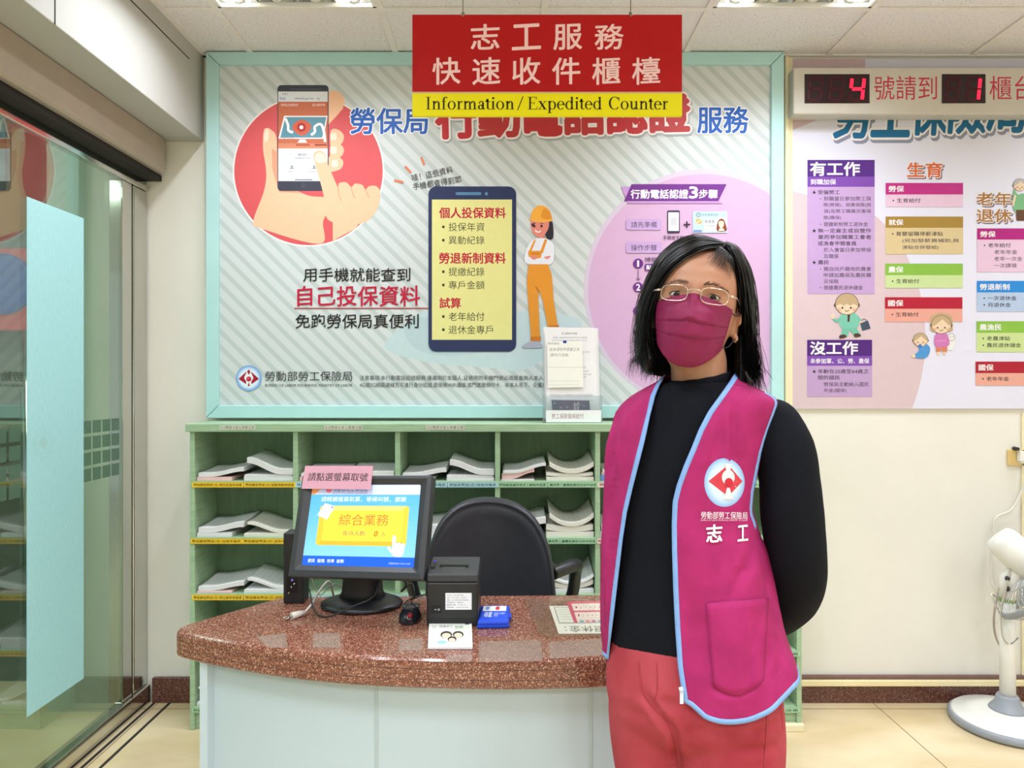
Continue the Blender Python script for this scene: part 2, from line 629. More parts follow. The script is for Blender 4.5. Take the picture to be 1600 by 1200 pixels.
# skirting
b = MB(); b.box(XG + 0.03, -1.20, WALL - 0.022, WALL, 0.0, 0.104)
struct(b.build('baseboard_left', [M_granite_dark], bevel=0.002))
b = MB(); b.box(-1.20, 4.0, WALL - 0.022, WALL, 0.0, 0.073)
struct(b.build('baseboard_back', [M_granite_dark], bevel=0.002))
b = MB(); b.box(1.16, 4.0, WALL - 0.032, WALL, 0.0735, 0.098)
struct(b.build('trim_8', [mat('cream_rail', (240, 226, 178), rough=0.4, noise=0.02)], bevel=0.003))
b = MB(); b.box(1.16, 4.0, WALL - 0.02, WALL, 0.098, 0.112)
struct(b.build('trim_9', [mat('brown_strip', (118, 88, 82), rough=0.5, noise=0.06)], bevel=0.002))
# conduit down the wall between the two boards, and a seam at the right
M_cond = mat('cream_conduit', (238, 228, 190), rough=0.45, noise=0.02)
def wx(px, d=WALL): return (px - 800) / F * d
def wz(py, d=WALL): return CAMZ - (py - 600) / F * d
b = MB(); b.box(wx(1224), wx(1230), WALL - 0.022, WALL, wz(645), CEIL - 0.01); b.box(wx(1230.5), wx(1237), WALL - 0.012, WALL, wz(645), CEIL - 0.01)
struct(b.build('trim_10', [M_cond], bevel=0.002))
b = MB(); b.box(wx(1595), wx(1600), WALL - 0.008, WALL, wz(1060), wz(645))
struct(b.build('trim_11', [M_cond], bevel=0.002))

# outside the glass: covered passage with a street beyond
M_out = mat('passage_wall', (200, 210, 194), rough=0.7, noise=0.06, scale=2)
b = MB(); b.box(-1.9, -1.62, 2.90, 3.1, 0, 2.7); struct(b.build('wall_passage', [M_out]))
b = MB(); b.box(-6, -1.62, 3.9, 4.0, 0, 2.9); struct(b.build('wall_street', [mat('street_wall', (120, 118, 110), rough=0.8, noise=0.15, scale=3)]))
b = MB(); b.box(-6, -1.62, 3.2, 3.95, -0.1, 0.0); struct(b.build('floor_outside', [mat('pavement', (120, 116, 108), rough=0.8, noise=0.1, scale=8)]))
b = MB(); b.box(-6, -1.62, -3.4, 4.0, 2.72, 2.9); struct(b.build('ceiling_outside', [M_out]))
t = thing('street_sign', 'red street sign with a blue disc beyond the glass front', 'sign', (-2.82, 3.7, 1.8))
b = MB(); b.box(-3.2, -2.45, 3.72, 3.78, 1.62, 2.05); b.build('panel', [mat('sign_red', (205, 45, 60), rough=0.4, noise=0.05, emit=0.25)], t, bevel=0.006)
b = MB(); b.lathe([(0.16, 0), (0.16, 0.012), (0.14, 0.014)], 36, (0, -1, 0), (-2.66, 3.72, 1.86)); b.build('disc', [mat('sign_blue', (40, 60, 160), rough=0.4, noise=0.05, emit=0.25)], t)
b = MB(); b.tube([(-3.1, 3.75, 0), (-3.1, 3.75, 1.64)], 0.03); b.tube([(-2.55, 3.75, 0), (-2.55, 3.75, 1.64)], 0.03); b.build('post', [M_steel], t)

# ------------------------------------------------------------------ ceiling lights
M_refl = mat('light_reflector', (225, 228, 226), rough=0.16, metal=0.9, noise=0.03)
M_lwhite = mat('light_frame', (236, 236, 232), rough=0.4, noise=0.02)
M_tube_on = mat('lit_tube', (255, 250, 240), rough=0.4, noise=0.01, emit=9.0)
M_tube_off = mat('unlit_tube', (226, 228, 226), rough=0.25, noise=0.02)
where = {(0, 0): 'in front of the left half of the phone poster', (1, 0): 'above the top right corner of the phone poster'}
n = 0
for i, fx in enumerate(FIX_X):
    for j, fy in enumerate(FIX_Y):
        if (i, j) in where:
            lab = 'square recessed four-tube ceiling light ' + where[(i, j)]
        else:
            lab = 'square recessed ceiling light %s, %s' % (('along the glass front', 'down the middle of the room', 'by the right wall')[i], ('over the wall fan', 'over the middle of the floor', 'near the rear wall')[j])
        t = thing('ceiling_light', lab, 'light', (fx, fy, CEIL), 'recessed ceiling lights')
        h = 0.29
        b = MB()
        for (x0, x1, y0, y1) in ((-h, -h + .012, -h, h), (h - .012, h, -h, h), (-h, h, -h, -h + .012), (-h, h, h - .012, h)):
            b.box(fx + x0, fx + x1, fy + y0, fy + y1, CEIL - 0.004, CEIL + 0.09)
        b.box(fx - h, fx + h, fy - h, fy + h, CEIL + 0.09, CEIL + 0.095)
        b.build('frame', [M_lwhite], t)
        b = MB()
        for k in range(4):
            cx = fx + (-0.21 + 0.14 * k)
            w = 0.066
            pr = [(cx - w + 2 * w * q / 10, CEIL + 0.012 + 0.062 * (1 - (2 * q / 10 - 1) ** 2)) for q in range(11)]
            for q in range(10):
                b.poly([(pr[q][0], fy - h + .014, pr[q][1]), (pr[q + 1][0], fy - h + .014, pr[q + 1][1]), (pr[q + 1][0], fy + h - .014, pr[q + 1][1]), (pr[q][0], fy + h - .014, pr[q][1])], True)
            for yy in (fy - h + .014, fy + h - .014):
                b.poly([(p[0], yy, p[1]) for p in pr])
        b.build('reflector', [M_refl], t, fix=False)
        for k in range(4):
            cx = fx + (-0.21 + 0.14 * k)
            b = MB(); b.tube([(cx, fy - .26, CEIL + .030), (cx, fy + .26, CEIL + .030)], 0.013, 12)
            o = b.build('tube', [M_tube_on if k in (0, 3) else M_tube_off], t)
            o['label'] = 'lit fluorescent tube' if k in (0, 3) else 'unlit fluorescent tube'
        for k in range(4):
            cx = fx + (-0.21 + 0.14 * k)
            for yy in (fy - .276, fy + .262):
                b = MB(); b.lathe([(0.02, 0), (0.022, .004), (0.022, .010), (0.016, .014)], 16, (0, 1, 0), (cx, yy, CEIL + .030))
                b.build('lamp_holder', [M_lwhite], t)

# ------------------------------------------------------------------ notice board with the phone service poster
M_boardframe = mat('aqua_frame', (182, 224, 224), rough=0.45, noise=0.02, scale=10)
def stripe_mat(name, c1, c2, period=0.0655, duty=0.38):
    m = mat(name, c1, rough=0.35, spec=0.4, noise=0)
    nt = m.node_tree; bs = nt.nodes['Principled BSDF']
    tc = nt.nodes.new('ShaderNodeTexCoord')
    sx = nt.nodes.new('ShaderNodeSeparateXYZ'); nt.links.new(tc.outputs['Object'], sx.inputs[0])
    ad = nt.nodes.new('ShaderNodeMath'); ad.operation = 'ADD'
    nt.links.new(sx.outputs['X'], ad.inputs[0]); nt.links.new(sx.outputs['Z'], ad.inputs[1])
    mo = nt.nodes.new('ShaderNodeMath'); mo.operation = 'WRAP'
    mo.inputs[1].default_value = period; mo.inputs[2].default_value = 0.0
    nt.links.new(ad.outputs[0], mo.inputs[0])
    rp = nt.nodes.new('ShaderNodeValToRGB')
    mr = nt.nodes.new('ShaderNodeMath'); mr.operation = 'DIVIDE'; mr.inputs[1].default_value = period
    nt.links.new(mo.outputs[0], mr.inputs[0]); nt.links.new(mr.outputs[0], rp.inputs['Fac'])
    e = rp.color_ramp.elements
    e[0].position = 0.0; e[0].color = lin(c2)
    e[1].position = duty; e[1].color = lin(c2)
    x = e.new(duty + 0.05); x.color = lin(c1)
    x = e.new(0.95); x.color = lin(c1)
    nz = nt.nodes.new('ShaderNodeTexNoise'); nz.inputs['Scale'].default_value = 40
    nt.links.new(rp.outputs['Color'], bs.inputs['Base Color'])
    return m

DB = 2.965          # face of the poster
def board():
    t = thing('notice_board', 'large aqua-framed board with the striped phone certification poster', 'board', (wx(773, DB), WALL, wz(652, DB)))
    X0, X1, Z0, Z1 = wx(324, DB), wx(1223, DB), wz(653, DB), wz(83.5, DB)
    fw = 0.052
    b = MB()
    I = [(X0 + fw, Z0 + fw), (X1 - fw, Z0 + fw), (X1 - fw, Z1 - fw), (X0 + fw, Z1 - fw)]
    O = [(X0, Z0), (X1, Z0), (X1, Z1), (X0, Z1)]
    g = 0.0012
    for k in range(4):
        o1, o2, i2, i1 = O[k], O[(k + 1) % 4], I[(k + 1) % 4], I[k]
        dx, dz = (g, 0) if k in (0, 2) else (0, g)
        s1 = 1 if (o2[0] > o1[0] or o2[1] > o1[1]) else -1
        q = [(o1[0] + dx * s1, o1[1] + dz * s1), (o2[0] - dx * s1, o2[1] - dz * s1), (i2[0] - dx * s1, i2[1] - dz * s1), (i1[0] + dx * s1, i1[1] + dz * s1)]
        b.prism(q, DB - 0.016, WALL - 0.001, axis='y')
    b.build('frame', [M_boardframe], t, bevel=0.0025)
    b = MB(); b.box(X0 + fw - 0.006, X1 - fw + 0.006, DB, WALL - 0.002, Z0 + fw - 0.006, Z1 - fw + 0.006)
    p = b.build('poster', [stripe_mat('poster_stripes', (211, 217, 218), (191, 201, 200))], t)
    a = Art(wall_map(DB))
    BLUE = (40, 98, 190); CRIM = (190, 24, 62); BLK = (32, 32, 36); SKIN = (246, 196, 160); SKD = (226, 160, 128); NAIL = (252, 226, 204)
    PX1 = 1203
    # soft background shapes
    a.blob([(640, 500), (600, 540), (640, 560), (700, 570), (770, 575), (810, 580), (845, 565), (870, 540), (905, 515), (905, 498), (870, 490), (800, 486), (720, 490), (670, 485)], (196, 216, 220))
    a.blob([(632, 515), (660, 495), (740, 500), (780, 525), (760, 548), (700, 556), (650, 545)], (186, 208, 214))
    # orchid circle at the right, cut by the poster's edge
    def cut_circle(cx, cy, r, c):
        pts = [(min(cx + r * math.cos(2 * PI * k / 120), PX1), min(cy + r * math.sin(2 * PI * k / 120), 634)) for k in range(120)]
        a.poly(pts, c)
    cut_circle(1100, 452, 188, (212, 198, 218))
    cut_circle(1100, 453, 181, (212, 174, 210))
    a.build('print_shapes', p)
    # red circle with a phone in two hands
    a.disc(482, 267, 118.5, (240, 238, 236), n=80)
    a.disc(482, 267, 116, (220, 92, 96), n=80)
    # left hand behind the phone: palm, thumb
    a.blob([(412, 205), (417, 200), (424, 203), (432, 215), (434, 260), (446, 286), (480, 305), (520, 312), (505, 345), (500, 381), (408, 357), (396, 345), (412, 300), (416, 270), (411, 232)], SKIN)
    a.poly([(425, 232), (434, 238), (434, 268), (446, 290), (470, 302), (436, 300), (425, 262)], SKD)
    a.blob([(413, 210), (417, 201), (420, 206), (419, 218), (414, 222)], NAIL)
    for (x, y, w, h) in ((526, 158, 12, 16), (527, 215, 10, 13), (527, 235, 10, 12), (525, 255, 11, 12)):
        a.blob([(x - w, y - h * .8), (x, y - h), (x + w, y - h * .3), (x + w * .8, y + h * .6), (x, y + h), (x - w, y + h)], SKIN)
    a.poly([(513, 195), (527, 180), (537, 168), (513, 160)], SKIN)
    for (x, y) in ((521, 213), (521, 234), (523, 255)):
        a.rect(x - 5, y - 5, x + 5, y + 6, NAIL, 3)
    a.rect(433.5, 133, 513.5, 298.5, (62, 64, 78), 6)
    a.rect(453, 138.6, 502, 140.6, (86, 90, 104), 1)
    a.rect(434.8, 143, 512, 283, (232, 236, 244))
    a.rect(434.8, 159, 512, 232, (206, 110, 76))
    a.text('9:41', 441, 145.5, 449, 148.5, (60, 60, 70)); a.text('edesk.bli.gov.tw', 460, 152, 490, 156.5, (60, 70, 110))
    a.text('勞保局', 437, 152, 446, 156.5, (70, 100, 170)); a.text('Aa', 495, 152, 500, 156, (110, 130, 180))
    a.text('勞保局e化服務系統', 439, 162, 466, 166, (250, 236, 226)); a.text('個人網路申報', 488, 162, 508, 166, (250, 236, 226))
    a.poly([(444, 181), (512, 181), (505, 217), (435, 217)], (244, 246, 248)); a.poly([(446, 183), (510, 183), (503.5, 215), (438, 215)], (96, 150, 170))
    a.line(sc2([(446, 185), (450, 195), (451, 204), (458, 207)], 5, False), 4, (244, 246, 248)); a.line(sc2([(486, 211), (492, 206), (492, 198), (501, 194), (506, 205), (508, 222)], 5, False), 4, (244, 246, 248))
    a.blob([(458, 195), (471, 187), (485, 194), (484, 204), (472, 212), (459, 204)], (214, 96, 66)); a.disc(471, 199, 7, (178, 46, 42)); a.disc(471, 199, 3, (244, 246, 248))
    a.poly([(468, 218), (477, 218), (480, 223), (465, 223)], (244, 246, 248))
    a.rect(434.8, 224, 512, 232, (222, 140, 104)); a.rect(462, 225, 484, 228, (186, 90, 70)); a.rect(492, 225, 511, 228, (160, 70, 58))
    for x in (441, 448, 456): a.ring(x, 221, 5.6, 6.2, (190, 130, 110), 20)
    a.rect(439, 237, 508, 250, (222, 226, 236), 1); a.text('歡迎！', 466, 240, 480, 243.5, (70, 70, 78)); a.text('請選擇登入身分', 461, 246, 486, 248, (120, 120, 130))
    a.rect(440, 253, 473, 270, (240, 242, 248), 1); a.rect(476, 253, 508, 270, (240, 242, 248), 1)
    a.text('個人', 451, 267, 460, 269.6, (100, 100, 110)); a.text('投保單位', 482, 267, 496, 269.6, (100, 100, 110))
    for x in (456, 491): a.disc(x, 260, 1.6, (120, 124, 140)); a.rect(x - 3, 262, x + 3, 263.6, (120, 124, 140))
    a.rect(461, 280.4, 488, 281.6, (60, 62, 74)); a.disc(474, 290, 4, (74, 76, 90))
    # right hand pointing
    a.blob([(490, 243), (495, 236), (503, 236), (509, 243), (512, 256), (520, 275), (528, 292), (530, 286), (541, 285), (549, 292), (555, 287), (566, 289), (571, 296), (577, 291), (588, 291), (594, 301), (590, 325), (574, 345), (545, 352), (515, 345), (508, 330), (507, 312), (502, 290), (494, 262)], SKIN)
    a.line(sc2([(528, 292), (530, 305), (534, 314)], 4, False), 1.6, SKD); a.line(sc2([(549, 292), (551, 302), (555, 310)], 4, False), 1.6, SKD); a.line(sc2([(571, 296), (574, 304), (577, 309)], 4, False), 1.6, SKD)
    a.blob([(492, 245), (497, 239), (503, 239), (508, 245), (509, 252), (500, 255), (494, 252)], NAIL)
    a.poly([(520, 345), (560, 350), (556, 357), (528, 372), (520, 378)], SKIN)
    a.build('hand_and_phone_drawing', p)
    # headline
    a.text('勞保局', 548, 169, 668, 209, BLUE, bold=0.026, outline=(244, 246, 248), ow=0.07)
    big = '行動電話認證'
    for k, ch in enumerate(big):
        x0 = 682 + 66.5 * k; dy = -2.0 * k
        c = (196, 54, 60) if k % 2 == 0 else (190, 60, 62)
        a.text(ch, x0, 152 + dy + 5, x0 + 62, 215 + dy, c, bold=0.055, outline=(246, 240, 240), ow=0.11, rot=-1.2, shadow=((170, 176, 180), 2, 3))
    a.text('服務', 1090, 167, 1169, 208, BLUE, bold=0.026, outline=(244, 246, 248), ow=0.07)
    a.flat = True
    # side note
    for pts in (((658, 246), (663, 258)), ((633, 260), (642, 270)), ((616, 282), (630, 285))):
        a.line(pts, 3.6, (222, 128, 92))
    a.text('哇！這些資料', 643, 266, 708, 277, BLK, rot=-12, kai=.05); a.text('手機都查得到耶', 645, 280.5, 721, 291.5, BLK, rot=-9, kai=.05)
    a.text('用手機就能查到', 474, 419, 641, 440, BLK, bold=0.010, kai=0.07); a.text('自己投保資料', 465, 447, 656, 478, CRIM, bold=0.016, kai=0.07)
    a.rect(460, 481, 671, 482.6, (170, 50, 66)); a.text('免跑勞保局真便利', 462, 491, 654, 513, BLK, bold=0.010, kai=0.07)
    emblem(a, 389, 591, 20)
    a.text('勞動部勞工保險局', 414.5, 580, 550.5, 595.5, (44, 46, 50)); a.text('BUREAU OF LABOR INSURANCE, MINISTRY OF LABOR', 414.5, 600, 550.5, 604.6, (52, 54, 58))
    a.text('注意事項:本行動電話認證服務,僅適用於本國人,且使用的手機門號必須是查詢人本人所持有之門號', 562, 586.5, 896, 594.5, (78, 80, 84))
    a.text('4G或5G網路連線方可進行身分認證,若使用WiFi連線,或門號是預付卡、非本人名下、企業用戶門號均不適用', 562, 597.5, 905, 605.5, (78, 80, 84))
    a.build('lettering', p)
    # large drawn phone
    a.rect(669.5, 291.5, 806.5, 549.5, (44, 54, 92), 12); a.rect(675, 312, 800, 531, (230, 226, 150))
    a.rect(712, 300.5, 752, 305, (88, 136, 176), 2); a.disc(760, 303, 2.6, (88, 136, 176))
    for (t_, x0, y0, x1, y1, hd) in (('個人投保資料', 686.5, 324.5, 790, 341, 1), ('投保年資', 701, 348, 757, 361.5, 0), ('異動紀錄', 701, 369, 757, 382, 0), ('勞退新制資料', 686.5, 395, 790, 412, 1),
                                     ('提繳紀錄', 701, 418, 757, 431.5, 0), ('專戶金額', 701, 439, 757, 452, 0), ('試算', 687, 465.5, 720, 481.5, 1), ('老年給付', 701, 488, 757, 501.5, 0), ('退休金專戶', 701, 508.5, 770, 522, 0)):
        a.text(t_, x0, y0, x1, y1, CRIM if hd else (58, 56, 44), bold=0.03 if hd else 0.0)
        if not hd: a.rect(691, (y0 + y1) / 2 - 2, 694.6, (y0 + y1) / 2 + 2, (50, 48, 40))
    a.build('phone_drawing', p)
    a.flat = True
    # drawn worker with yellow helmet
    OR = (228, 150, 50); WH = (232, 234, 244); HAIR = (46, 42, 54); FS = (226, 138, 124)
    a.blob([(853, 344), (860, 342), (864, 352), (864, 372), (856, 374), (852, 366)], HAIR)
    a.poly([(842, 366), (850, 362), (852, 376), (842, 378)], (214, 124, 112))
    a.blob([(830, 346), (840, 340), (856, 344), (857, 356), (850, 368), (842, 371), (834, 366), (830, 356)], FS)
    a.poly([(830, 350), (836, 348), (832, 356)], HAIR)
    a.blob([(829, 344), (831, 332), (838, 323), (848, 321.5), (858, 328), (862, 340), (862, 345), (846, 347), (828, 344)], (242, 172, 66)); a.blob([(846, 340), (850, 326), (858, 331), (861, 342)], (226, 146, 48)); a.line([(826, 343), (846, 347), (862, 345)], 2, (240, 178, 84))
    for x in (835, 846): a.disc(x, 353.5, 1.7, (40, 34, 40), ry=2.2)
    a.line(sc2([(836, 360), (841, 363), (845, 361)], 4, False), 1.8, (250, 240, 236)); a.line([(832, 349.6), (837, 348.8)], 1, HAIR); a.line([(844, 348.8), (849, 349.6)], 1, HAIR)
    a.blob([(832, 376), (842, 372), (856, 374), (865, 382), (866, 396), (862, 412), (846, 414), (828, 413), (820, 408), (821, 394), (826, 382)], WH)
    a.poly([(834, 376), (838, 374), (830, 394), (826, 394)], OR); a.poly([(851, 374), (855, 375), (848, 396), (843, 396)], OR); a.poly([(825, 392), (847, 392), (845, 404), (826, 404)], OR); a.rect(829, 395, 844, 398, (206, 126, 36))
    a.blob([(820, 400), (838, 404), (862, 400), (864, 408), (850, 412), (832, 413), (822, 411)], WH); a.blob([(828, 401), (836, 399), (840, 403), (834, 406)], FS); a.blob([(850, 402), (860, 400), (856, 405)], FS)
    a.poly([(826, 413), (856, 413), (862, 430), (865, 470), (872, 512), (856, 512), (848, 470), (842, 452), (841, 470), (844, 531), (830, 531), (826, 480), (823, 440)], OR)
    a.poly([(835, 447), (841, 450), (841, 458)], (196, 118, 36)); a.rect(829, 526, 845, 533, (206, 122, 40)); a.blob([(816, 543), (820, 538), (832, 533), (844, 535), (846, 543)], (176, 178, 194)); a.poly([(857, 508), (873, 508), (873, 512), (857, 512)], (206, 122, 40))
    a.build('worker_drawing', p)
    # three-step panel
    PUR = (112, 46, 138)
    a.poly([(970, 292), (990, 292), (985, 318), (981, 318)], (196, 150, 208)); a.poly([(981, 313), (1122, 313), (1129, 318), (981, 318)], (196, 150, 208))
    a.poly([(986.5, 288), (1135, 288), (1122, 314.5), (975, 314.5)], PUR)
    a.text('行動電話認證', 985.5, 296.5, 1075, 310.5, (250, 246, 252), bold=0.03); a.text('3', 1077, 292, 1090, 310, (250, 246, 252), bold=0.03); a.text('步驟', 1092, 296.5, 1121, 310, (250, 246, 252), bold=0.03)
    for (y, t_) in ((343, '請先準備'), (379, '操作步驟')):
        a.rect(978, y - .5, 1033.5, y + 16.5, (198, 166, 216), 4); a.text(t_, 986, y + 3.5, 1026, y + 13, (56, 40, 64))
    a.rect(1042.5, 329, 1062, 364.5, (60, 50, 80), 2); a.rect(1044, 332, 1060.5, 361, (246, 246, 250))
    a.rect(1047.5, 340, 1057, 353, (206, 206, 214)); a.rect(1068, 349.8, 1078, 352.2, (60, 50, 70)); a.rect(1071.8, 346, 1074.2, 356, (60, 50, 70))
    a.rect(1082, 330.5, 1136, 364, (190, 220, 236), 1.5); a.rect(1100, 342, 1118, 361, (226, 236, 236)); a.ring(1091, 336, 2.8, 3.6, (60, 80, 110)); a.text('H', 1089.6, 334.4, 1092.4, 337.6, (60, 80, 110))
    a.text('全民健康保險', 1096, 334, 1122, 337.6, (90, 110, 140)); a.text('甄健康', 1101, 343.5, 1116, 349, (50, 56, 66)); a.text('A123456789', 1101, 352, 1116, 354, (80, 86, 96)); a.rect(1087, 342, 1096, 350, (230, 176, 90)); a.line([(1088, 349), (1095, 343)], 1.4, (250, 250, 250)); a.rect(1083, 359.4, 1096.5, 363.4, (130, 150, 200), 1)
    a.rect(1118.5, 341, 1135, 361, (246, 250, 252)); a.blob([(1120, 361), (1121, 347), (1126, 342), (1131, 344), (1134, 352), (1134.5, 361)], (136, 64, 50)); a.blob([(1123, 346), (1130, 346), (1130.5, 353), (1126.6, 357), (1123, 353)], (250, 216, 190)); a.poly([(1122, 361), (1124, 357), (1130, 357), (1132, 361)], (230, 226, 200))
    a.build('steps_drawing', p)
    a.text('手機或平板', 1036, 368, 1068, 375, (56, 40, 64))
    for k, (y, n_) in enumerate(((412, '1'), (449, '2'), (486, '3'))):
        a.disc(997, y, 7.8, PUR); a.text(n_, 995.4 if n_ == '1' else 994, y - 5, 998.4 if n_ == '1' else 1000, y + 5, (252, 250, 252), bold=0.03 if n_ != '1' else .0)
        if k < 2: a.line([(997, y + 10), (997, y + 26)], 0.8, (90, 50, 100)); a.line([(993.6, y + 22.6), (997, y + 26)], .9, (90, 50, 100)); a.line([(1000.4, y + 22.6), (997, y + 26)], .9, (90, 50, 100))
    a.text('掃描QR Code', 1007, 402, 1068, 410, (56, 40, 64)); a.rect(1007, 412.5, 1060, 423.5, PUR, 3); a.text('點選服務', 1009.5, 414.5, 1048, 421.5, (252, 250, 252), bold=.02)
    a.text('輸入資料', 1007, 440, 1042, 448, (56, 40, 64)); a.text('按下認證', 1007, 450, 1042, 458, (56, 40, 64)); a.text('完成認證', 1007, 482, 1042, 490, (56, 40, 64))
    a.text('→', 988, 530, 1002, 535, (56, 40, 64))
    a.build('steps_lettering', p)
board()

# ------------------------------------------------------------------ benefits poster at the right
DP = 2.99
def right_poster():
    t = thing('wall_poster', 'pale lilac benefits poster with coloured text boxes right of the aqua-framed board', 'poster', (wx(1440), WALL, wz(640)))
    b = MB(); b.box(wx(1237, DP), wx(1720, DP), DP, WALL - 0.001, wz(638.5, DP), wz(92, DP))
    p = b.build('sheet', [mat('poster_sheet', (222, 222, 240), rough=0.4, noise=0.01, scale=4)], t)
    a = Art(wall_map(DP), dim=0.93)
    WHT = (252, 250, 252); DK = (40, 32, 46); GR = (84, 70, 90)
    PINK = (230, 206, 212)
    a.poly([(1237, 92), (1352, 92), (1352, 110), (1320, 150), (1280, 186), (1237, 204)], (224, 198, 206))
    pts = [(1237, 298)] + [(1288 + 158 * math.cos(math.radians(q)), 528 + 158 * math.sin(math.radians(q)) * 1.4) for q in range(-62, 44, 4)] + [(1395, 638), (1237, 638)]
    a.poly([(min(max(x, 1237), 1700), min(max(y, 298), 638)) for x, y in pts], PINK)
    a.build('print_shapes', p)
    x = 1302
    for k, ch in enumerate('勞工保險局'):
        a.text(ch, x + 60 * k, 138 - 2.2 * k, x + 57 + 60 * k, 215 - 2.2 * k, (30, 112, 160), bold=0.035, outline=WHT, ow=0.085, shadow=((150, 154, 176), 2.5, 5), slant=0.10)
    a.flat = True
    def box(x0, x1, y0, yh, y1, hc, bc, title, tx1, items):
        a.rect(x0, y0, x1, yh, hc, up=False); a.rect(x0, yh, x1, y1, bc)
        a.text(title, x0 + 5, y0 + 4.5, tx1, yh - 4, WHT, bold=.028)
        for (s_, xx, ya, xb, c) in items: a.text(s_, xx, ya, xb, ya + 6.8, c, bold=.012)
    V1 = (92, 48, 142); V2 = (134, 80, 184); V3 = (206, 172, 222)
    a.rect(1261.5, 250, 1366.5, 276, V1, up=False); a.rect(1261.5, 276, 1366.5, 292, V2, up=False); a.rect(1261.5, 292, 1366.5, 459.5, V3)
    a.text('有工作', 1266, 253.5, 1343, 274.5, WHT, bold=.035); a.text('到職加保', 1266.5, 280, 1306, 288.6, WHT, bold=.02)
    for (s_, x0, y, x1, c, star) in (('受僱勞工', 1278, 297, 1312, DK, 1), ('到職當日參加勞工保', 1287, 307, 1361, GR, 2), ('險(勞保)、就業保險(就', 1287, 317, 1361, GR, 0), ('保)及勞工職業災害保', 1287, 327, 1361, GR, 0), ('險(職保)', 1287, 337, 1314, GR, 0),
            ('提繳新制勞工退休金', 1287, 347, 1356, GR, 2), ('無一定雇主或自營作', 1278, 357, 1361, DK, 1), ('業而參加職業工會者', 1278, 367, 1361, DK, 0), ('或漁會甲類會員', 1278, 377, 1338, DK, 0), ('於入會當日參加勞保', 1287, 387, 1361, GR, 0), ('及職保', 1287, 397, 1310, GR, 0),
            ('農民', 1278, 406.5, 1295, DK, 1), ('親自向戶籍地的農會', 1287, 416.8, 1361, GR, 2), ('申請加農保及農民職', 1287, 426.5, 1361, GR, 0), ('災保險', 1287, 436.3, 1310, GR, 0), ('提繳農民退休儲金', 1287, 446, 1348, GR, 2)):
        a.text(s_, x0, y, x1, y + 6.8, c, bold=.012)
        if star == 1: a.text('★', 1268.5, y, 1275.5, y + 6.6, DK)
        if star == 2: a.disc(1282, y + 3.5, .9, GR)
    a.rect(1261, 531, 1362.5, 556, (84, 38, 130), up=False); a.rect(1261, 556, 1362.5, 571.5, V2, up=False); a.rect(1261, 571.5, 1362.5, 620, (202, 168, 216))
    a.text('沒工作', 1266, 534, 1340, 554, WHT, bold=.035); a.text('未參加軍、公、勞、農保', 1266, 560, 1358, 568, WHT, bold=.02); a.text('★', 1268.5, 577, 1275.5, 583.5, DK)
    for (s_, x0, y, x1, c) in (('年齡在25歲至64歲之', 1278, 576.8, 1357, DK), ('間的國民', 1278, 586.5, 1312, DK), ('勞保局主動納入國民', 1287, 597, 1357, GR), ('年金(國保)', 1287, 607, 1322, GR)):
        a.text(s_, x0, y, x1, y + 6.8, c, bold=.012)
    ORG = (226, 110, 66); BRN = (176, 122, 66)
    a.flat = False
    a.text('生育', 1417.5, 254, 1472, 277, ORG, bold=.03, outline=WHT, ow=.08, shadow=((150, 120, 130), 2, 2))
    a.text('老年', 1525.5, 301, 1580, 321, BRN, bold=.03, outline=WHT, ow=.08, shadow=((140, 120, 130), 2, 2)); a.text('退休', 1525.5, 327, 1580, 347, BRN, bold=.03, outline=WHT, ow=.08, shadow=((140, 120, 130), 2, 2))
    a.flat = True
    MG = (202, 48, 140); GD = (176, 140, 62); GN = (146, 198, 76); RD = (192, 30, 58); BL = (46, 146, 228)
    box(1383.5, 1504.5, 286, 304, 323.5, MG, (242, 208, 234), '勞保', 1412, [('生育給付', 1401, 310, 1438, DK)])
    box(1383.5, 1504.5, 338.5, 356, 397, GD, (228, 206, 158), '就保', 1411, [('育嬰留職停薪津貼', 1400, 362, 1473, DK), ('(另加發薪資補助,與', 1409.5, 373, 1498, GR), ('津貼合併發給)', 1409.5, 383.5, 1466, GR)])
    box(1383, 1504, 412, 430, 450, GN, (212, 234, 168), '農保', 1411, [('生育給付', 1400, 436, 1436, DK)])
    box(1382.5, 1503.5, 464.5, 482.5, 503, RD, (244, 176, 160), '國保', 1411, [('生育給付', 1399.5, 488, 1435, DK)])
    box(1526.5, 1660, 357, 374.5, 425, (186, 30, 132), (240, 206, 232), '勞保', 1555, [('老年給付', 1543.5, 380, 1579, DK), ('老年年金', 1553, 390.5, 1589, GR), ('老年一次金', 1553, 401, 1597, GR), ('一次請領', 1553, 411.5, 1588, GR)])
    box(1526, 1660, 439, 457, 487, BL, (190, 210, 242), '勞退新制', 1577, [('一次退休金', 1543, 462.5, 1588, DK), ('月退休金', 1543, 473, 1579, DK)])
    box(1525.5, 1660, 502, 520, 550, GN, (212, 232, 160), '農漁民', 1564, [('老農津貼', 1541.5, 525.5, 1578, DK), ('農民退休儲金', 1541.5, 536, 1595, DK)])
    box(1524, 1660, 565, 583, 602.5, (182, 32, 52), (242, 178, 160), '國保', 1552, [('老年年金', 1541, 588.5, 1576, DK)])
    for (xx, yy) in ((1395.5, 313.5), (1394.5, 365.5), (1394.5, 439.5), (1394, 491.5), (1538, 383.5), (1537.5, 466), (1537.5, 476.5), (1536, 529), (1536, 539.5), (1535.5, 592)): a.disc(xx, yy, 1.2, DK)
    a.build('lettering', p)
    SK = (248, 222, 190); HR = (206, 178, 138); LN = (120, 84, 66)
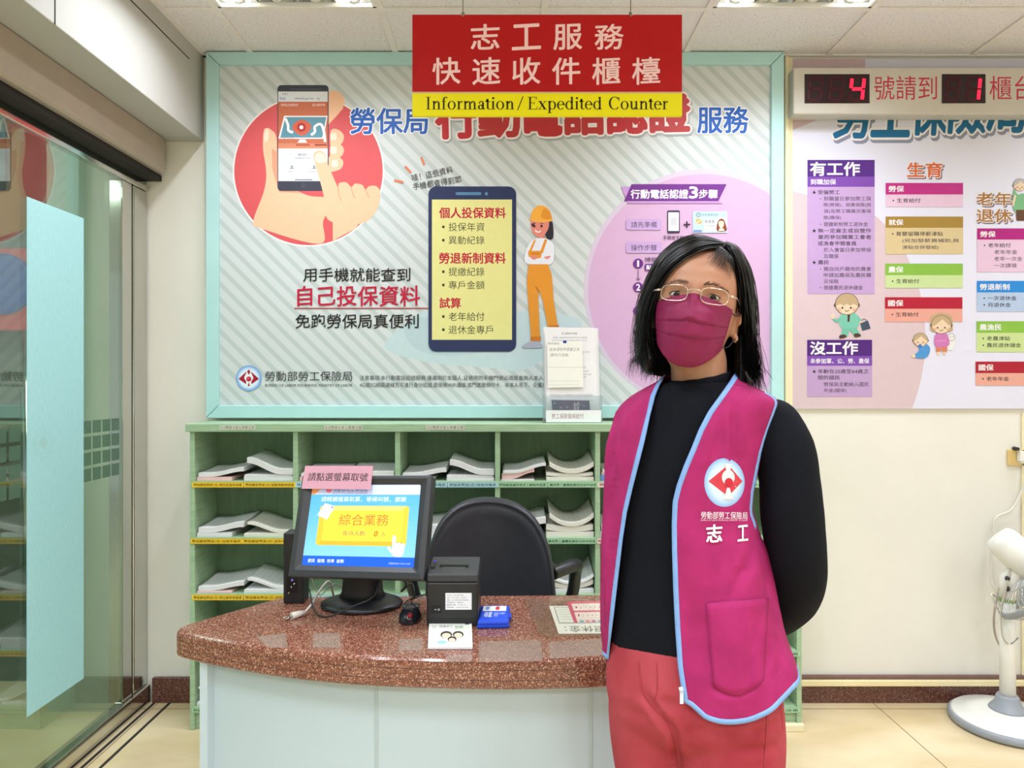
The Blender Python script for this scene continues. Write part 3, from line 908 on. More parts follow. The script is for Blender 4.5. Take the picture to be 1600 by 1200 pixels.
    # man in green suit with a briefcase
    def head(cx, cy, r, hair, fringe=True):
        a.disc(cx - r * .98, cy + r * .1, r * .18, LN); a.disc(cx + r * .98, cy + r * .1, r * .18, LN)
        a.disc(cx, cy, r * 1.05, LN, ry=r * .98); a.disc(cx, cy, r, SK, ry=r * .93)
        pts = [(cx + r * math.cos(math.radians(q)), cy + r * .93 * math.sin(math.radians(q))) for q in range(180, 361, 12)]
        low = [(cx + r * (.9 - 1.8 * k / 6), cy + (-.02 if k % 2 else .16) * r) for k in range(7)] if fringe else [(cx + r * .8, cy + .1 * r), (cx + r * .1, cy - r * .55), (cx - r * .8, cy + .2 * r)]
        a.poly(pts + low, hair)
        for e in (-.4, .35): a.disc(cx + e * r, cy + .35 * r, r * .09, (50, 36, 34), n=16)
        a.line(sc2([(cx - .2 * r, cy + .55 * r), (cx + 0 * r, cy + .66 * r), (cx + .2 * r, cy + .53 * r)], 4, False), r * .07, LN)
        for e in (-.66, .62): a.disc(cx + e * r, cy + .5 * r, r * .13, (246, 176, 150), n=16)
    a.poly([(1316, 510), (1336, 510), (1345, 523), (1334, 525), (1327, 515), (1324, 526), (1314, 526)], (120, 200, 176)); a.blob([(1312, 524), (1320, 523), (1322, 527), (1312, 529)], (92, 62, 54)); a.blob([(1334, 522), (1341, 521), (1345, 525), (1336, 527)], (92, 62, 54))
    a.line([(1316, 496), (1306, 502), (1302, 497)], 5, (120, 200, 176)); a.line([(1338, 494), (1344, 502)], 5, (120, 200, 176)); a.disc(1301, 495, 3.4, SK); a.line([(1302, 494), (1301.5, 489)], 2, SK); a.disc(1346, 504, 3, SK)
    a.blob([(1314, 491), (1326, 489), (1338, 491), (1340, 511), (1313, 511)], (130, 208, 184)); a.poly([(1324, 491), (1328, 491), (1327, 503), (1324, 503)], (92, 50, 48)); a.poly([(1344, 505), (1356, 501), (1360, 513), (1347, 517)], (66, 84, 104)); a.ring(1350, 502, 3, 4, (66, 84, 104), 16, 180, 360)
    head(1323, 475, 17.5, HR)
    a.build('man_drawing', p)
    # woman with a child and a small white dog
    a.blob([(1478, 525), (1488, 523), (1492, 535), (1488, 546), (1480, 545)], (246, 246, 244)); a.disc(1486, 527, 5.4, (246, 246, 244)); a.disc(1484.6, 526.4, .7, DK); a.disc(1488.4, 526, .7, DK); a.ring(1486, 527, 5.2, 5.8, LN)
    a.poly([(1462, 540), (1480, 540), (1479, 550), (1472, 550), (1471, 546), (1469, 550), (1462, 550)], (226, 138, 108)); a.rect(1464, 550, 1468, 555, SK); a.rect(1473, 550, 1477, 555, SK)
    a.blob([(1461, 523), (1470, 521), (1480, 523), (1482, 540), (1461, 541)], (218, 130, 196)); a.line([(1463, 533), (1478, 532)], 3, (230, 150, 206))
    a.blob([(1453, 505), (1455, 494), (1470, 489), (1486, 494), (1488, 510), (1485, 518), (1456, 518)], HR); head(1470.5, 507, 15, HR, False)
    a.blob([(1426, 556), (1434, 550), (1438, 541), (1448, 538), (1453, 546), (1448, 558), (1436, 560)], (84, 160, 226)); a.disc(1427, 556, 3, SK); head(1438, 531, 11, HR, False); a.disc(1437, 541, 3, (70, 130, 206))
    a.build('family_drawing', p)
    a.blob([(1583, 297), (1590, 304), (1600, 304), (1604, 330), (1584, 330)], (130, 190, 140)); a.line([(1586, 305), (1582, 322)], 3, SK); a.poly([(1587, 328), (1604, 328), (1602, 345), (1588, 345)], (104, 66, 46)); head(1593, 289, 10, (196, 192, 192), False)
    a.build('grandparent_drawing', p)
right_poster()

# ------------------------------------------------------------------ queue number display
def led():
    D = 2.92
    t = thing('queue_display', 'white queue display with red lit digits 4 and 1 on the right poster', 'display', (wx(1440, D), WALL, wz(178, D)))
    b = MB(); b.box(wx(1240, D), wx(1740, D), D, WALL - 0.0105, wz(178.5, D), wz(105, D))
    c = b.build('case', [mat('display_case', (204, 200, 190), rough=0.4, noise=0.015)], t, bevel=0.006)
    a = Art(wall_map(D))
    for (s_, x0, x1) in (('號請到', 1366, 1464), ('櫃台', 1546, 1616)):
        a.text(s_, x0, 118.5, x1, 156, (196, 52, 74), bold=0.0)
    a.build('lettering', c)
    SEG = {'8': 'abcdefg', '4': 'fgbc', '1': 'bc'}
    def digit(ar, x, y, w, h, segs, col, th):
        sl = 0.10 * h
        def q(u, v): return (x + u * w + (1 - v) * sl, y + v * h)
        L = dict(a=((.1, 0), (.9, 0)), b=((1, .04), (1, .46)), c=((1, .54), (1, .96)), d=((.1, 1), (.9, 1)), e=((0, .54), (0, .96)), f=((0, .04), (0, .46)), g=((.1, .5), (.9, .5)))
        for s_ in segs: ar.line([q(*L[s_][0]), q(*L[s_][1])], th, col, up=False)
        ar.up()
    for (x0, x1, ds) in ((1257, 1358.5, '884'), (1471.5, 1539.5, '81')):
        b = MB(); b.box(wx(x0, D), wx(x1, D), D - 0.0015, D + 0.004, wz(161.5, D), wz(116, D))
        w = b.build('digit_window', [mat('display_window', (36, 8, 16), rough=0.25, noise=0.05)], c)
        g = Art(wall_map(D - 0.002))
        n_ = len(ds)
        for k in range(n_):
            xd = x0 + 6 + (x1 - x0 - 4) / n_ * k
            digit(g, xd, 121.5, 19, 35, 'abcdefg', (78, 14, 28), 3.2)
        g.build('unlit_segments', w)
        g = Art(wall_map(D - 0.0026), emit=2.2)
        xd = x0 + 6 + (x1 - x0 - 4) / n_ * (n_ - 1)
        digit(g, xd, 121.5, 19, 35, SEG[ds[-1]], (255, 26, 56), 5.2)
        o = g.build('lit_digit', w)
        o['label'] = 'glowing red digit'
led()

# ------------------------------------------------------------------ serif lettering drawn stroke by stroke
def serif_glyphs():
    """glyph -> (advance, list of polygons); unit = cap height, y up"""
    T, H = 0.125, 0.045
    def stem(x, y0, y1, t=T): return [(x, y0), (x + t, y0), (x + t, y1), (x, y1)]
    def ser(x0, x1, y): return [(x0, y), (x1, y), (x1, y + H * .8), (x0, y + H * .8)]
    def flag(x, y): return [(x - .09, y - .045), (x + .02, y), (x + T, y + .02), (x + T, y - .1), (x, y - .07)]
    def bowl(cx, cy, rx, ry, t0, t1, a0=0, a1=360, n=36):
        """ring with thick sides (t0) and thin top (t1), as quads"""
        out = []
        for k in range(n):
            q = []
            for a, inner in ((a0 + (a1 - a0) * k / n, 0), (a0 + (a1 - a0) * (k + 1) / n, 0), (a0 + (a1 - a0) * (k + 1) / n, 1), (a0 + (a1 - a0) * k / n, 1)):
                a = math.radians(a)
                q.append((cx + (rx - t0 * inner) * math.cos(a), cy + (ry - t1 * inner) * math.sin(a)))
            out.append(q)
        return out
    X = 0.66
    g = {}
    g['I'] = (.42, [stem(.13, 0, 1), ser(.02, .37, 0), ser(.02, .37, 1 - H * .8)])
    g['n'] = (.70, [stem(.12, 0, X), flag(.12, X), ser(.03, .35, 0), stem(.47, 0, .46), ser(.38, .68, 0)] + bowl(.40, .44, .195, .23, T, .075, 0, 165, 18))
    g['f'] = (.42, [stem(.12, 0, .80), ser(.03, .36, 0), ser(.02, .36, X - .05)] + bowl(.33, .80, .21, .21, T, .055, 55, 180, 14) + [[(.36, .93), (.42, .96), (.45, .90), (.40, .86), (.35, .90)]])
    g['o'] = (.66, bowl(.33, X / 2, .29, X / 2 + .02, T, .045))
    g['r'] = (.46, [stem(.12, 0, X), flag(.12, X), ser(.03, .35, 0), [(.23, .50), (.32, .66), (.42, .67), (.45, .60), (.40, .54), (.33, .57), (.245, .44)]])
    g['m'] = (1.04, [stem(.12, 0, X), flag(.12, X), ser(.03, .34, 0), stem(.46, 0, .46), ser(.38, .66, 0), stem(.80, 0, .46), ser(.72, 1.0, 0)] + bowl(.395, .44, .19, .23, T, .075, 0, 165, 18) + bowl(.735, .44, .19, .23, T, .075, 0, 165, 18))
    g['a'] = (.58, [stem(.36, .05, .50), [(.36, .1), (.42, 0), (.52, -.01), (.57, .05), (.55, .08), (.5, .06), (.48, .12)]] + bowl(.30, .48, .185, .20, T, .05, 0, 150, 16) + bowl(.24, .18, .19, .195, T, .05, 20, 340, 26) + [[(.30, .37), (.40, .41), (.40, .36), (.30, .32)], [(.10, .52), (.15, .58), (.21, .55), (.19, .47), (.12, .46)]])
    g['t'] = (.38, [stem(.11, .14, .80), [(.0, X - .06), (.36, X - .06), (.36, X), (.0, X)], [(.02, .63), (.11, .84), (.235, .84), (.235, .62)]] + bowl(.29, .15, .18, .165, T, .05, 180, 310, 14))
    g['i'] = (.36, [stem(.12, 0, X), flag(.12, X), ser(.03, .34, 0), [(.185 + .085 * math.cos(k * PI / 8), .90 + .085 * math.sin(k * PI / 8)) for k in range(16)]])
    g['/'] = (.44, [[(.06, -.06), (.11, -.06), (.38, 1.04), (.33, 1.04)]])
    g['E'] = (.78, [stem(.14, 0, 1), ser(.02, .70, 0), ser(.02, .68, 1 - H * .8), ser(.2, .52, .50), [(.64, 1), (.68, 1), (.68, .78), (.655, .78), (.62, .96)], [(.66, 0), (.70, 0), (.75, .25), (.72, .25), (.66, .05)], [(.48, .40), (.52, .40), (.52, .64), (.49, .64)]])
    g['x'] = (.66, [[(.06, X), (.22, X), (.60, 0), (.44, 0)], [(.06, 0), (.115, 0), (.56, X), (.505, X)], ser(.01, .30, X - H * .8), ser(.40, .64, X - H * .8), ser(.0, .24, 0), ser(.36, .66, 0)])
    g['p'] = (.70, [stem(.12, -.30, X), flag(.12, X), ser(.03, .35, -.30)] + bowl(.38, X / 2, .28, X / 2 + .02, T, .045, -150, 150, 30))
    g['e'] = (.60, bowl(.31, X / 2, .28, X / 2 + .02, T, .045, 0, 318, 34) + [[(.10, .36), (.59, .36), (.59, .405), (.10, .405)]])
    g['d'] = (.70, [stem(.46, 0, 1), [(.36, .94), (.46, .98), (.585, 1.02), (.585, .9), (.46, .92)], [(.46, 0), (.68, .03), (.68, .07), (.56, .08)]] + bowl(.32, X / 2, .28, X / 2 + .02, T, .045, 30, 330, 30))
    g['C'] = (.88, bowl(.48, .5, .42, .52, T * 1.15, .05, 48, 318, 40) + [[(.78, .98), (.815, .98), (.815, .68), (.785, .68), (.72, .86)]])
    g['u'] = (.70, [stem(.11, .2, X), ser(.02, .20, X - H * .8), stem(.46, 0, X), ser(.38, .55, X - H * .8), [(.5, 0), (.68, .03), (.68, .07), (.58, .09)]] + bowl(.305, .21, .195, .22, T, .08, 180, 345, 18))
    g[' '] = (.30, [])
    return g
GLY = serif_glyphs()
def serif_text(a, s_, x0, y0, x1, capheight, c):
    tot = sum(GLY[ch][0] for ch in s_)
    sx = (x1 - x0) / tot; x = x0
    for ch in s_:
        adv, polys = GLY[ch]
        for q in polys:
            a.add([(x + u * sx, y0 - v * capheight) for u, v in q], [tuple(range(len(q)))], c)
        x += adv * sx
    a.up()

def hanging_sign():
    D = 1.85
    t = thing('hanging_sign', 'red and yellow counter sign hanging on two wires from the ceiling', 'sign', (wx(855, D), D, wz(180, D)))
    x0, x1 = wx(644, D), wx(1066, D)
    b = MB(); b.box(x0, x1, D, D + 0.012, wz(144.5, D), wz(22.5, D))
    p = b.build('red_panel', [mat('sign_panel_red', (186, 12, 18), rough=0.5, spec=0.25, noise=0.02, scale=4)], t, bevel=0.0015)
    b = MB(); b.box(x0, x1, D, D + 0.012, wz(181, D), wz(144.5, D) - 0.0002)
    q = b.build('yellow_panel', [mat('sign_panel_yellow', (250, 240, 6), rough=0.5, spec=0.25, noise=0.02, scale=4)], t, bevel=0.0015)
    a = Art(wall_map(D))
    PK = (255, 216, 220)
    for k, ch in enumerate('志工服務'):
        xx = 736 + 64.6 * k; a.text(ch, xx, 38, xx + 44, 77, PK, bold=0.018, kai=0.05)
    for k, ch in enumerate('快速收件櫃檯'):
        xx = 676 + 62.4 * k; a.text(ch, xx, 90, xx + 43, 131.5, PK, bold=0.016, kai=0.05)
    a.build('lettering', p)
    a.rect(644.5, 143.6, 1065.5, 146, (226, 190, 150))
    serif_text(a, 'Information', 665, 171, 804, 19.5, (44, 34, 8)); serif_text(a, '/', 806, 171, 820, 19.5, (44, 34, 8))
    serif_text(a, 'Expedited', 824, 171, 941, 19.5, (44, 34, 8)); serif_text(a, 'Counter', 950, 171, 1044, 19.5, (44, 34, 8))
    a.build('lettering', q)
    for px in (723, 986):
        x = wx(px, D)
        b = MB(); b.tube([(x, D + .006, wz(24, D)), (x, D + .006, CEIL - 0.004)], 0.0011, 6)
        b.build('wire', [mat('sign_wire', (90, 88, 84), rough=0.4, metal=0.6, noise=0.05)], t)
        b = MB(); b.ball((x, D + 0.004, wz(23, D)), 0.006); b.lathe([(0.0045, 0), (0.0045, .004)], 12, (0, 0, 1), (x, D + .006, wz(20.5, D))); b.build('hook', [mat('hook_brass', (150, 136, 112), rough=0.3, metal=0.8, noise=0.05)], t)
hanging_sign()

# ------------------------------------------------------------------ pigeonhole shelf under the board
M_green = mat('shelf_green', (168, 196, 160), rough=0.5, noise=0.05, scale=14, stretch=(0.6, 0.6, 6), color2=(152, 182, 146))
M_green_shaded = mat('shelf_back_shaded_green', (118, 148, 116), rough=0.6, noise=0.06, scale=12, stretch=(6, 1, 0.8))  # back panel green darkened: shade inside the pigeonholes is put into the colour
DS = 2.745
SX = [wx(p, DS) for p in (300.3, 461.5, 621, 777.3, 933.8, 1092, 1249)]
SZ = [0.962 - 0.2176 * k for k in range(5)]
S_TOP = wz(662, DS)
def row_name(r): return ('top', 'second', 'third', 'fourth', 'lowest')[r]
def col_name(c): return ('leftmost', 'second', 'third', 'fourth', 'fifth', 'rightmost')[c]
def shelf():
    t = thing('pigeonhole_shelf', 'long pale green pigeonhole shelf of form stacks under the aqua-framed board', 'shelf', (0, 2.87, 0))
    y1 = WALL - 0.035
    for k, x in enumerate(SX):
        b = MB(); b.box(x - 0.0095, x + 0.0095, DS, y1, (0.0 if k in (0, 6) else 0.06), S_TOP - 0.03)
        b.build('side_panel' if k in (0, 6) else 'divider', [M_green], t, bevel=0.0015)
    b = MB(); b.box(SX[0] - 0.022, SX[6] + 0.022, DS - 0.012, y1 + 0.01, S_TOP - 0.031, S_TOP)
    b.build('top_board', [M_green], t, bevel=0.002)
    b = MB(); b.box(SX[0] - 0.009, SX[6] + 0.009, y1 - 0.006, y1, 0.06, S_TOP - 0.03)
    b.build('back_panel', [M_green_shaded], t)
    for r, z in enumerate(SZ):
        for c in range(6):
            b = MB(); b.box(SX[c] + 0.0095, SX[c + 1] - 0.0095, DS + 0.001, y1 - 0.006, z - 0.018, z)
            b.build('shelf_board', [M_green], t, bevel=0.0012)
    b = MB(); b.box(SX[0] + 0.0095, SX[6] - 0.0095, DS + 0.012, DS + 0.03, 0.0, 0.075)
    b.build('plinth', [M_green], t)
    b = MB(); b.box(SX[6] - 0.06, SX[6] + 0.014, DS - 0.016, DS + 0.05, 0.0, 0.028)
    o = b.build('foot_cap', [M_cond], t, bevel=0.003); o['label'] = 'cream foot cap'
    # labels on the shelf edges
    YEL = (246, 204, 50); CYA = (178, 220, 226); GRN = (170, 214, 172); PNK = (240, 214, 208)
    txt = {0: ('勞保健保勞退3合1單位投保申請書', '勞保健保勞退3合1保險異動申請書', '勞保健保勞退3合1加保申報表', '勞保健保勞退3合1退保申報表', '勞保健保勞退3合1單位變更申請書', '勞保健保勞退3合1調整申報表'),
           1: ('勞保及勞退2合1加保申報表', '勞保及勞退2合1退保申報表') * 3, 2: ('勞保及勞退2合1加保申報表', '勞保及勞退2合1退保申報表') * 3,
           3: ('勞保被裁減資遣員工續保申請書', '職災勞工離職後續保加保申請書') * 3, 4: ('勞保給付申請書', '老年給付申請書') * 3, 5: ('國民年金申請書', '農民保險申請書') * 3}
    cols = (YEL, CYA, CYA, GRN, PNK, GRN)
    names = ('yellow', 'pale blue', 'pale blue', 'pale green', 'pale pink', 'pale green')
    for c in range(6):
        for r in range(5):
            for h in range(2):
                xm = (SX[c] + SX[c + 1]) / 2
                x0, x1 = (SX[c] + 0.001, xm - 0.001) if h == 0 else (xm + 0.002, SX[c + 1] + 0.001)
                if r == 1: x0, x1 = x0 - 0.006, x1 - 0.004
                z1 = SZ[r] - 0.003; z0 = z1 - 0.021
                col = cols[c] if r < 4 else GRN
                b = MB(); b.box(x0, x1, DS - 0.003, DS - 0.0002, z0, z1)
                lb = b.build('shelf_label', [mat('label_%d_%d_%d' % col, col, rough=0.35, noise=0.02)], t)
                lb['label'] = names[c] + ' paper edge label'
                a = Art(lambda u, v, hh: Vector((u, DS - 0.003 - hh, v)))
                ed = tuple(int(q * 0.55) for q in col)
                for (p0, p1, q0, q1) in ((x0 + .001, x1 - .001, z1 - .001, z1 - .0022), (x0 + .001, x1 - .001, z0 + .0022, z0 + .001)): a.rect(p0, q0, p1, q1, ed)
                s_ = txt[c][(r * 2 + h) % 6]
                a.text(s_, x0 + .006, z0 + .005, x1 - .006, z1 - .005, (66, 54, 20) if c == 0 else (50, 60, 60), bold=0.02) if False else None
                v, f = text_mesh(s_, 0.0, 1)
                ax, ay = v.min(0); bx, by = v.max(0)
                pts = [(x0 + .006 + (p[0] - ax) / (bx - ax) * (x1 - x0 - .012), z0 + .0052 + (p[1] - ay) / (by - ay) * (z1 - z0 - .0104)) for p in v]
                dk = (70, 56, 14) if c == 0 else (44, 62, 62)
                for dx in (-.0003, .0003): a.add([(p[0] + dx, p[1]) for p in pts], f, dk)
                a.build('label_lettering', lb)
    for px0, px1, s_ in ((345, 401, '↓↓勞保３合１表單３張'), (508, 568, '↓↓勞保４合１表單３張'), (666, 726, '↓↓勞保４合１表單３張')):
        x0, x1 = wx(px0, DS), wx(px1, DS)
        z0, z1 = wz(671, DS), wz(664, DS)
        b = MB(); b.box(x0, x1, DS - 0.0135, DS - 0.0122, z0, z1)
        lb = b.build('top_label', [mat('label_tape', (206, 208, 190), rough=0.4, noise=0.04)], t)
        lb['label'] = 'grey printed tape label'
        v, f = text_mesh(s_, 0.0, 1)
        ax, ay = v.min(0); bx, by = v.max(0)
        a = Art(lambda u, v_, hh: Vector((u, DS - 0.0135 - hh, v_)))
        a.add([(x0 + .004 + (p[0] - ax) / (bx - ax) * (x1 - x0 - .008), z0 + .003 + (p[1] - ay) / (by - ay) * (z1 - z0 - .006)) for p in v], f, (92, 92, 86))
        a.build('label_lettering', lb)
shelf()

# ------------------------------------------------------------------ pads of forms in the pigeonholes
def form_mat(name, base, ln, edge=False):
    m = mat(name, base, rough=0.6, spec=0.2, noise=0)
    nt = m.node_tree; bs = nt.nodes['Principled BSDF']
    tc = nt.nodes.new('ShaderNodeTexCoord')
    if edge:
        w = nt.nodes.new('ShaderNodeTexWave'); w.wave_type = 'BANDS'; w.bands_direction = 'Z'
        w.inputs['Scale'].default_value = 90; w.inputs['Distortion'].default_value = 1.5
        nt.links.new(tc.outputs['Object'], w.inputs['Vector'])
        fac = w.outputs['Fac']
    else:
        br = nt.nodes.new('ShaderNodeTexBrick')
        br.inputs['Scale'].default_value = 26; br.inputs['Mortar Size'].default_value = 0.03
        br.inputs['Color1'].default_value = (1, 1, 1, 1); br.inputs['Color2'].default_value = (0.93, 0.93, 0.93, 1); br.inputs['Mortar'].default_value = (0.25, 0.25, 0.25, 1)
        br.offset = 0.37
        nt.links.new(tc.outputs['Object'], br.inputs['Vector'])
        fac = br.outputs['Color']
    rp = nt.nodes.new('ShaderNodeValToRGB')
    rp.color_ramp.elements[0].color = lin(ln); rp.color_ramp.elements[1].color = lin(base)
    rp.color_ramp.elements[1].position = 0.8
    nt.links.new(fac, rp.inputs['Fac']); nt.links.new(rp.outputs['Color'], bs.inputs['Base Color'])
    return m
FORM = {'white': (form_mat('form_white', (244, 245, 244), (176, 184, 182)), form_mat('form_white_edge', (238, 238, 238), (206, 206, 208), True)),
        'pink': (form_mat('form_pink', (240, 206, 204), (214, 180, 178)), form_mat('form_pink_edge', (244, 208, 204), (224, 180, 176), True)),
        'cream': (form_mat('form_cream', (232, 230, 218), (182, 184, 174)), form_mat('form_cream_edge', (238, 236, 224), (204, 202, 190), True)),
        'blue': (form_mat('form_blue', (120, 164, 214), (90, 130, 190)), form_mat('form_blue_edge', (120, 164, 214), (84, 124, 184), True))}
def pad(name, label, x0, x1, y0, y1, zf, th, kind):
    """bundle of loose forms; zf(s, q) is the underside height, s across and q front to back"""
    nx, ny = 18, 6
    b = MB()
    top, bot = [], []
    for j in range(ny + 1):
        for i in range(nx + 1):
            s_, q = i / nx, j / ny
            z = zf(s_, q)
            x = x0 + (x1 - x0) * s_; y = y0 + (y1 - y0) * q
            bot.append((x, y, z)); top.append((x, y, z + th))
    iB = b.addv(bot); iT = b.addv(top)
    W = nx + 1
    for j in range(ny):
        for i in range(nx):
            a = j * W + i
            b.cur = 0; b.face([iT + a, iT + a + 1, iT + a + W + 1, iT + a + W], True)
            b.cur = 1; b.face([iB + a, iB + a + W, iB + a + W + 1, iB + a + 1], True)
    b.cur = 1
    for i in range(nx):
        b.face([iB + i, iB + i + 1, iT + i + 1, iT + i]); a = ny * W + i
        b.face([iB + a + 1, iB + a, iT + a, iT + a + 1])
    for j in range(ny):
        a = j * W; b.face([iB + a + W, iB + a, iT + a, iT + a + W]); a = j * W + nx
        b.face([iB + a, iB + a + W, iT + a + W, iT + a])
    o = b.build(name, list(FORM[kind]))
    return tag(o, label, 'form pad', 'pads of forms in the pigeonholes')

def sst(e0, e1, x):
    t = min(max((x - e0) / (e1 - e0), 0), 1)
    return t * t * (3 - 2 * t)

def stacks(c, r, left, right):
    xm = (SX[c] + SX[c + 1]) / 2
    place = '%s pigeonhole of the %s shelf row' % (col_name(c) if c not in (0, 5) else col_name(c), row_name(r))
    for h, st in ((0, left), (1, right)):
        if not st: continue
        x0, x1 = (SX[c] + 0.013, xm + 0.004) if h == 0 else (xm - 0.004, SX[c + 1] - 0.013)
        z = SZ[r] + 0.0008
        side = 'left' if h == 0 else 'right'
        nn = len(st)
        for k, (kind, th, rise) in enumerate(st):
            pos = 'bottom' if (k == 0 and nn > 1) else ('top' if k == nn - 1 else 'middle')
            a0, a1 = x0 + (0.004 * k if h == 0 else 0.0), x1 - (0.003 * (k % 2))
            if h == 0: a1 = x1 - 0.010 - (0.045 if (k < nn - 1) else 0.0) * (1 if nn > 1 else 0)
            else: a0 = x0 + (0.0 if k < nn - 1 else 0.012)
            if rise is None:
                zf = lambda s_, q, z=z: z
            else:
                m_, amt = rise
                if m_ == 'r':      # lifts towards its right edge
                    zf = lambda s_, q, z=z, amt=amt: z + amt * sst(0.25, 1.0, s_) + 0.012 * q * q
                elif m_ == 'l':
                    zf = lambda s_, q, z=z, amt=amt: z + amt * (1 - sst(0.0, 0.75, s_)) + 0.012 * q * q
                elif m_ == 'u':    # both sides curl up
                    zf = lambda s_, q, z=z, amt=amt: z + amt * (abs(2 * s_ - 1) ** 2.2) * (0.6 + 0.4 * q) + 0.014 * q * q
                else:
                    zf = lambda s_, q, z=z, amt=amt: z + amt * q * q
            cur = {'r': 'sagging', 'l': 'sagging', 'u': 'curled', 'b': 'curling'}.get(rise[0] if rise else '', 'flat')
            pad('form_pad', '%s %s pad, %s on the %s side, %s' % (cur, kind, pos, side, place), a0, a1, DS + 0.012 + 0.004 * (k % 2), WALL - 0.05, zf, th, kind)
            z += th + 0.0009
W_, P_, C_ = 'white', 'pink', 'cream'
stacks(0, 0, [(P_, .013, None), (W_, .016, ('r', .022))], [(W_, .016, None), (W_, .006, None), (W_, .022, ('l', .045))])
stacks(0, 1, [(W_, .014, None), (W_, .020, ('r', .022))], [(C_, .012, None), (C_, .010, ('l', .034))])
stacks(0, 2, [(P_, .006, None), (W_, .016, ('r', .020))], [(W_, .012, None), (W_, .010, ('l', .034))])
stacks(0, 3, [(W_, .016, None), (W_, .020, ('b', .03))], None)
stacks(0, 4, [(W_, .010, None), (W_, .006, ('l', .05))], None)
stacks(1, 0, [(P_, .014, None), (W_, .014, ('b', .02))], [(W_, .016, None), (W_, .018, ('b', .02))])
stacks(2, 0, [(W_, .012, None), (W_, .016, ('r', .020))], [(W_, .012, None), (W_, .008, None), (W_, .022, ('l', .038))])
stacks(2, 1, [(W_, .012, None), (W_, .03, ('u', .012))], [(W_, .02, None), (W_, .02, ('u', .02))])
stacks(3, 0, [(W_, .004, None), (P_, .022, ('r', .028)), (W_, .010, ('r', .030))], [(C_, .014, None), (C_, .012, ('u', .008)), (C_, .016, ('u', .048))])
stacks(3, 1, [(P_, .02, None), (W_, .024, ('r', .030))], [(C_, .018, None), (C_, .020, ('u', .012)), (C_, .014, ('u', .060))])
stacks(3, 2, None, [(W_, .014, None), (C_, .016, ('u', .03)), (W_, .008, ('u', .05))])
stacks(4, 0, [('blue', .022, None), (P_, .010, None), (W_, .008, ('b', .01))], None)
stacks(4, 1, [(W_, .02, None), (W_, .02, ('b', .02))], None)

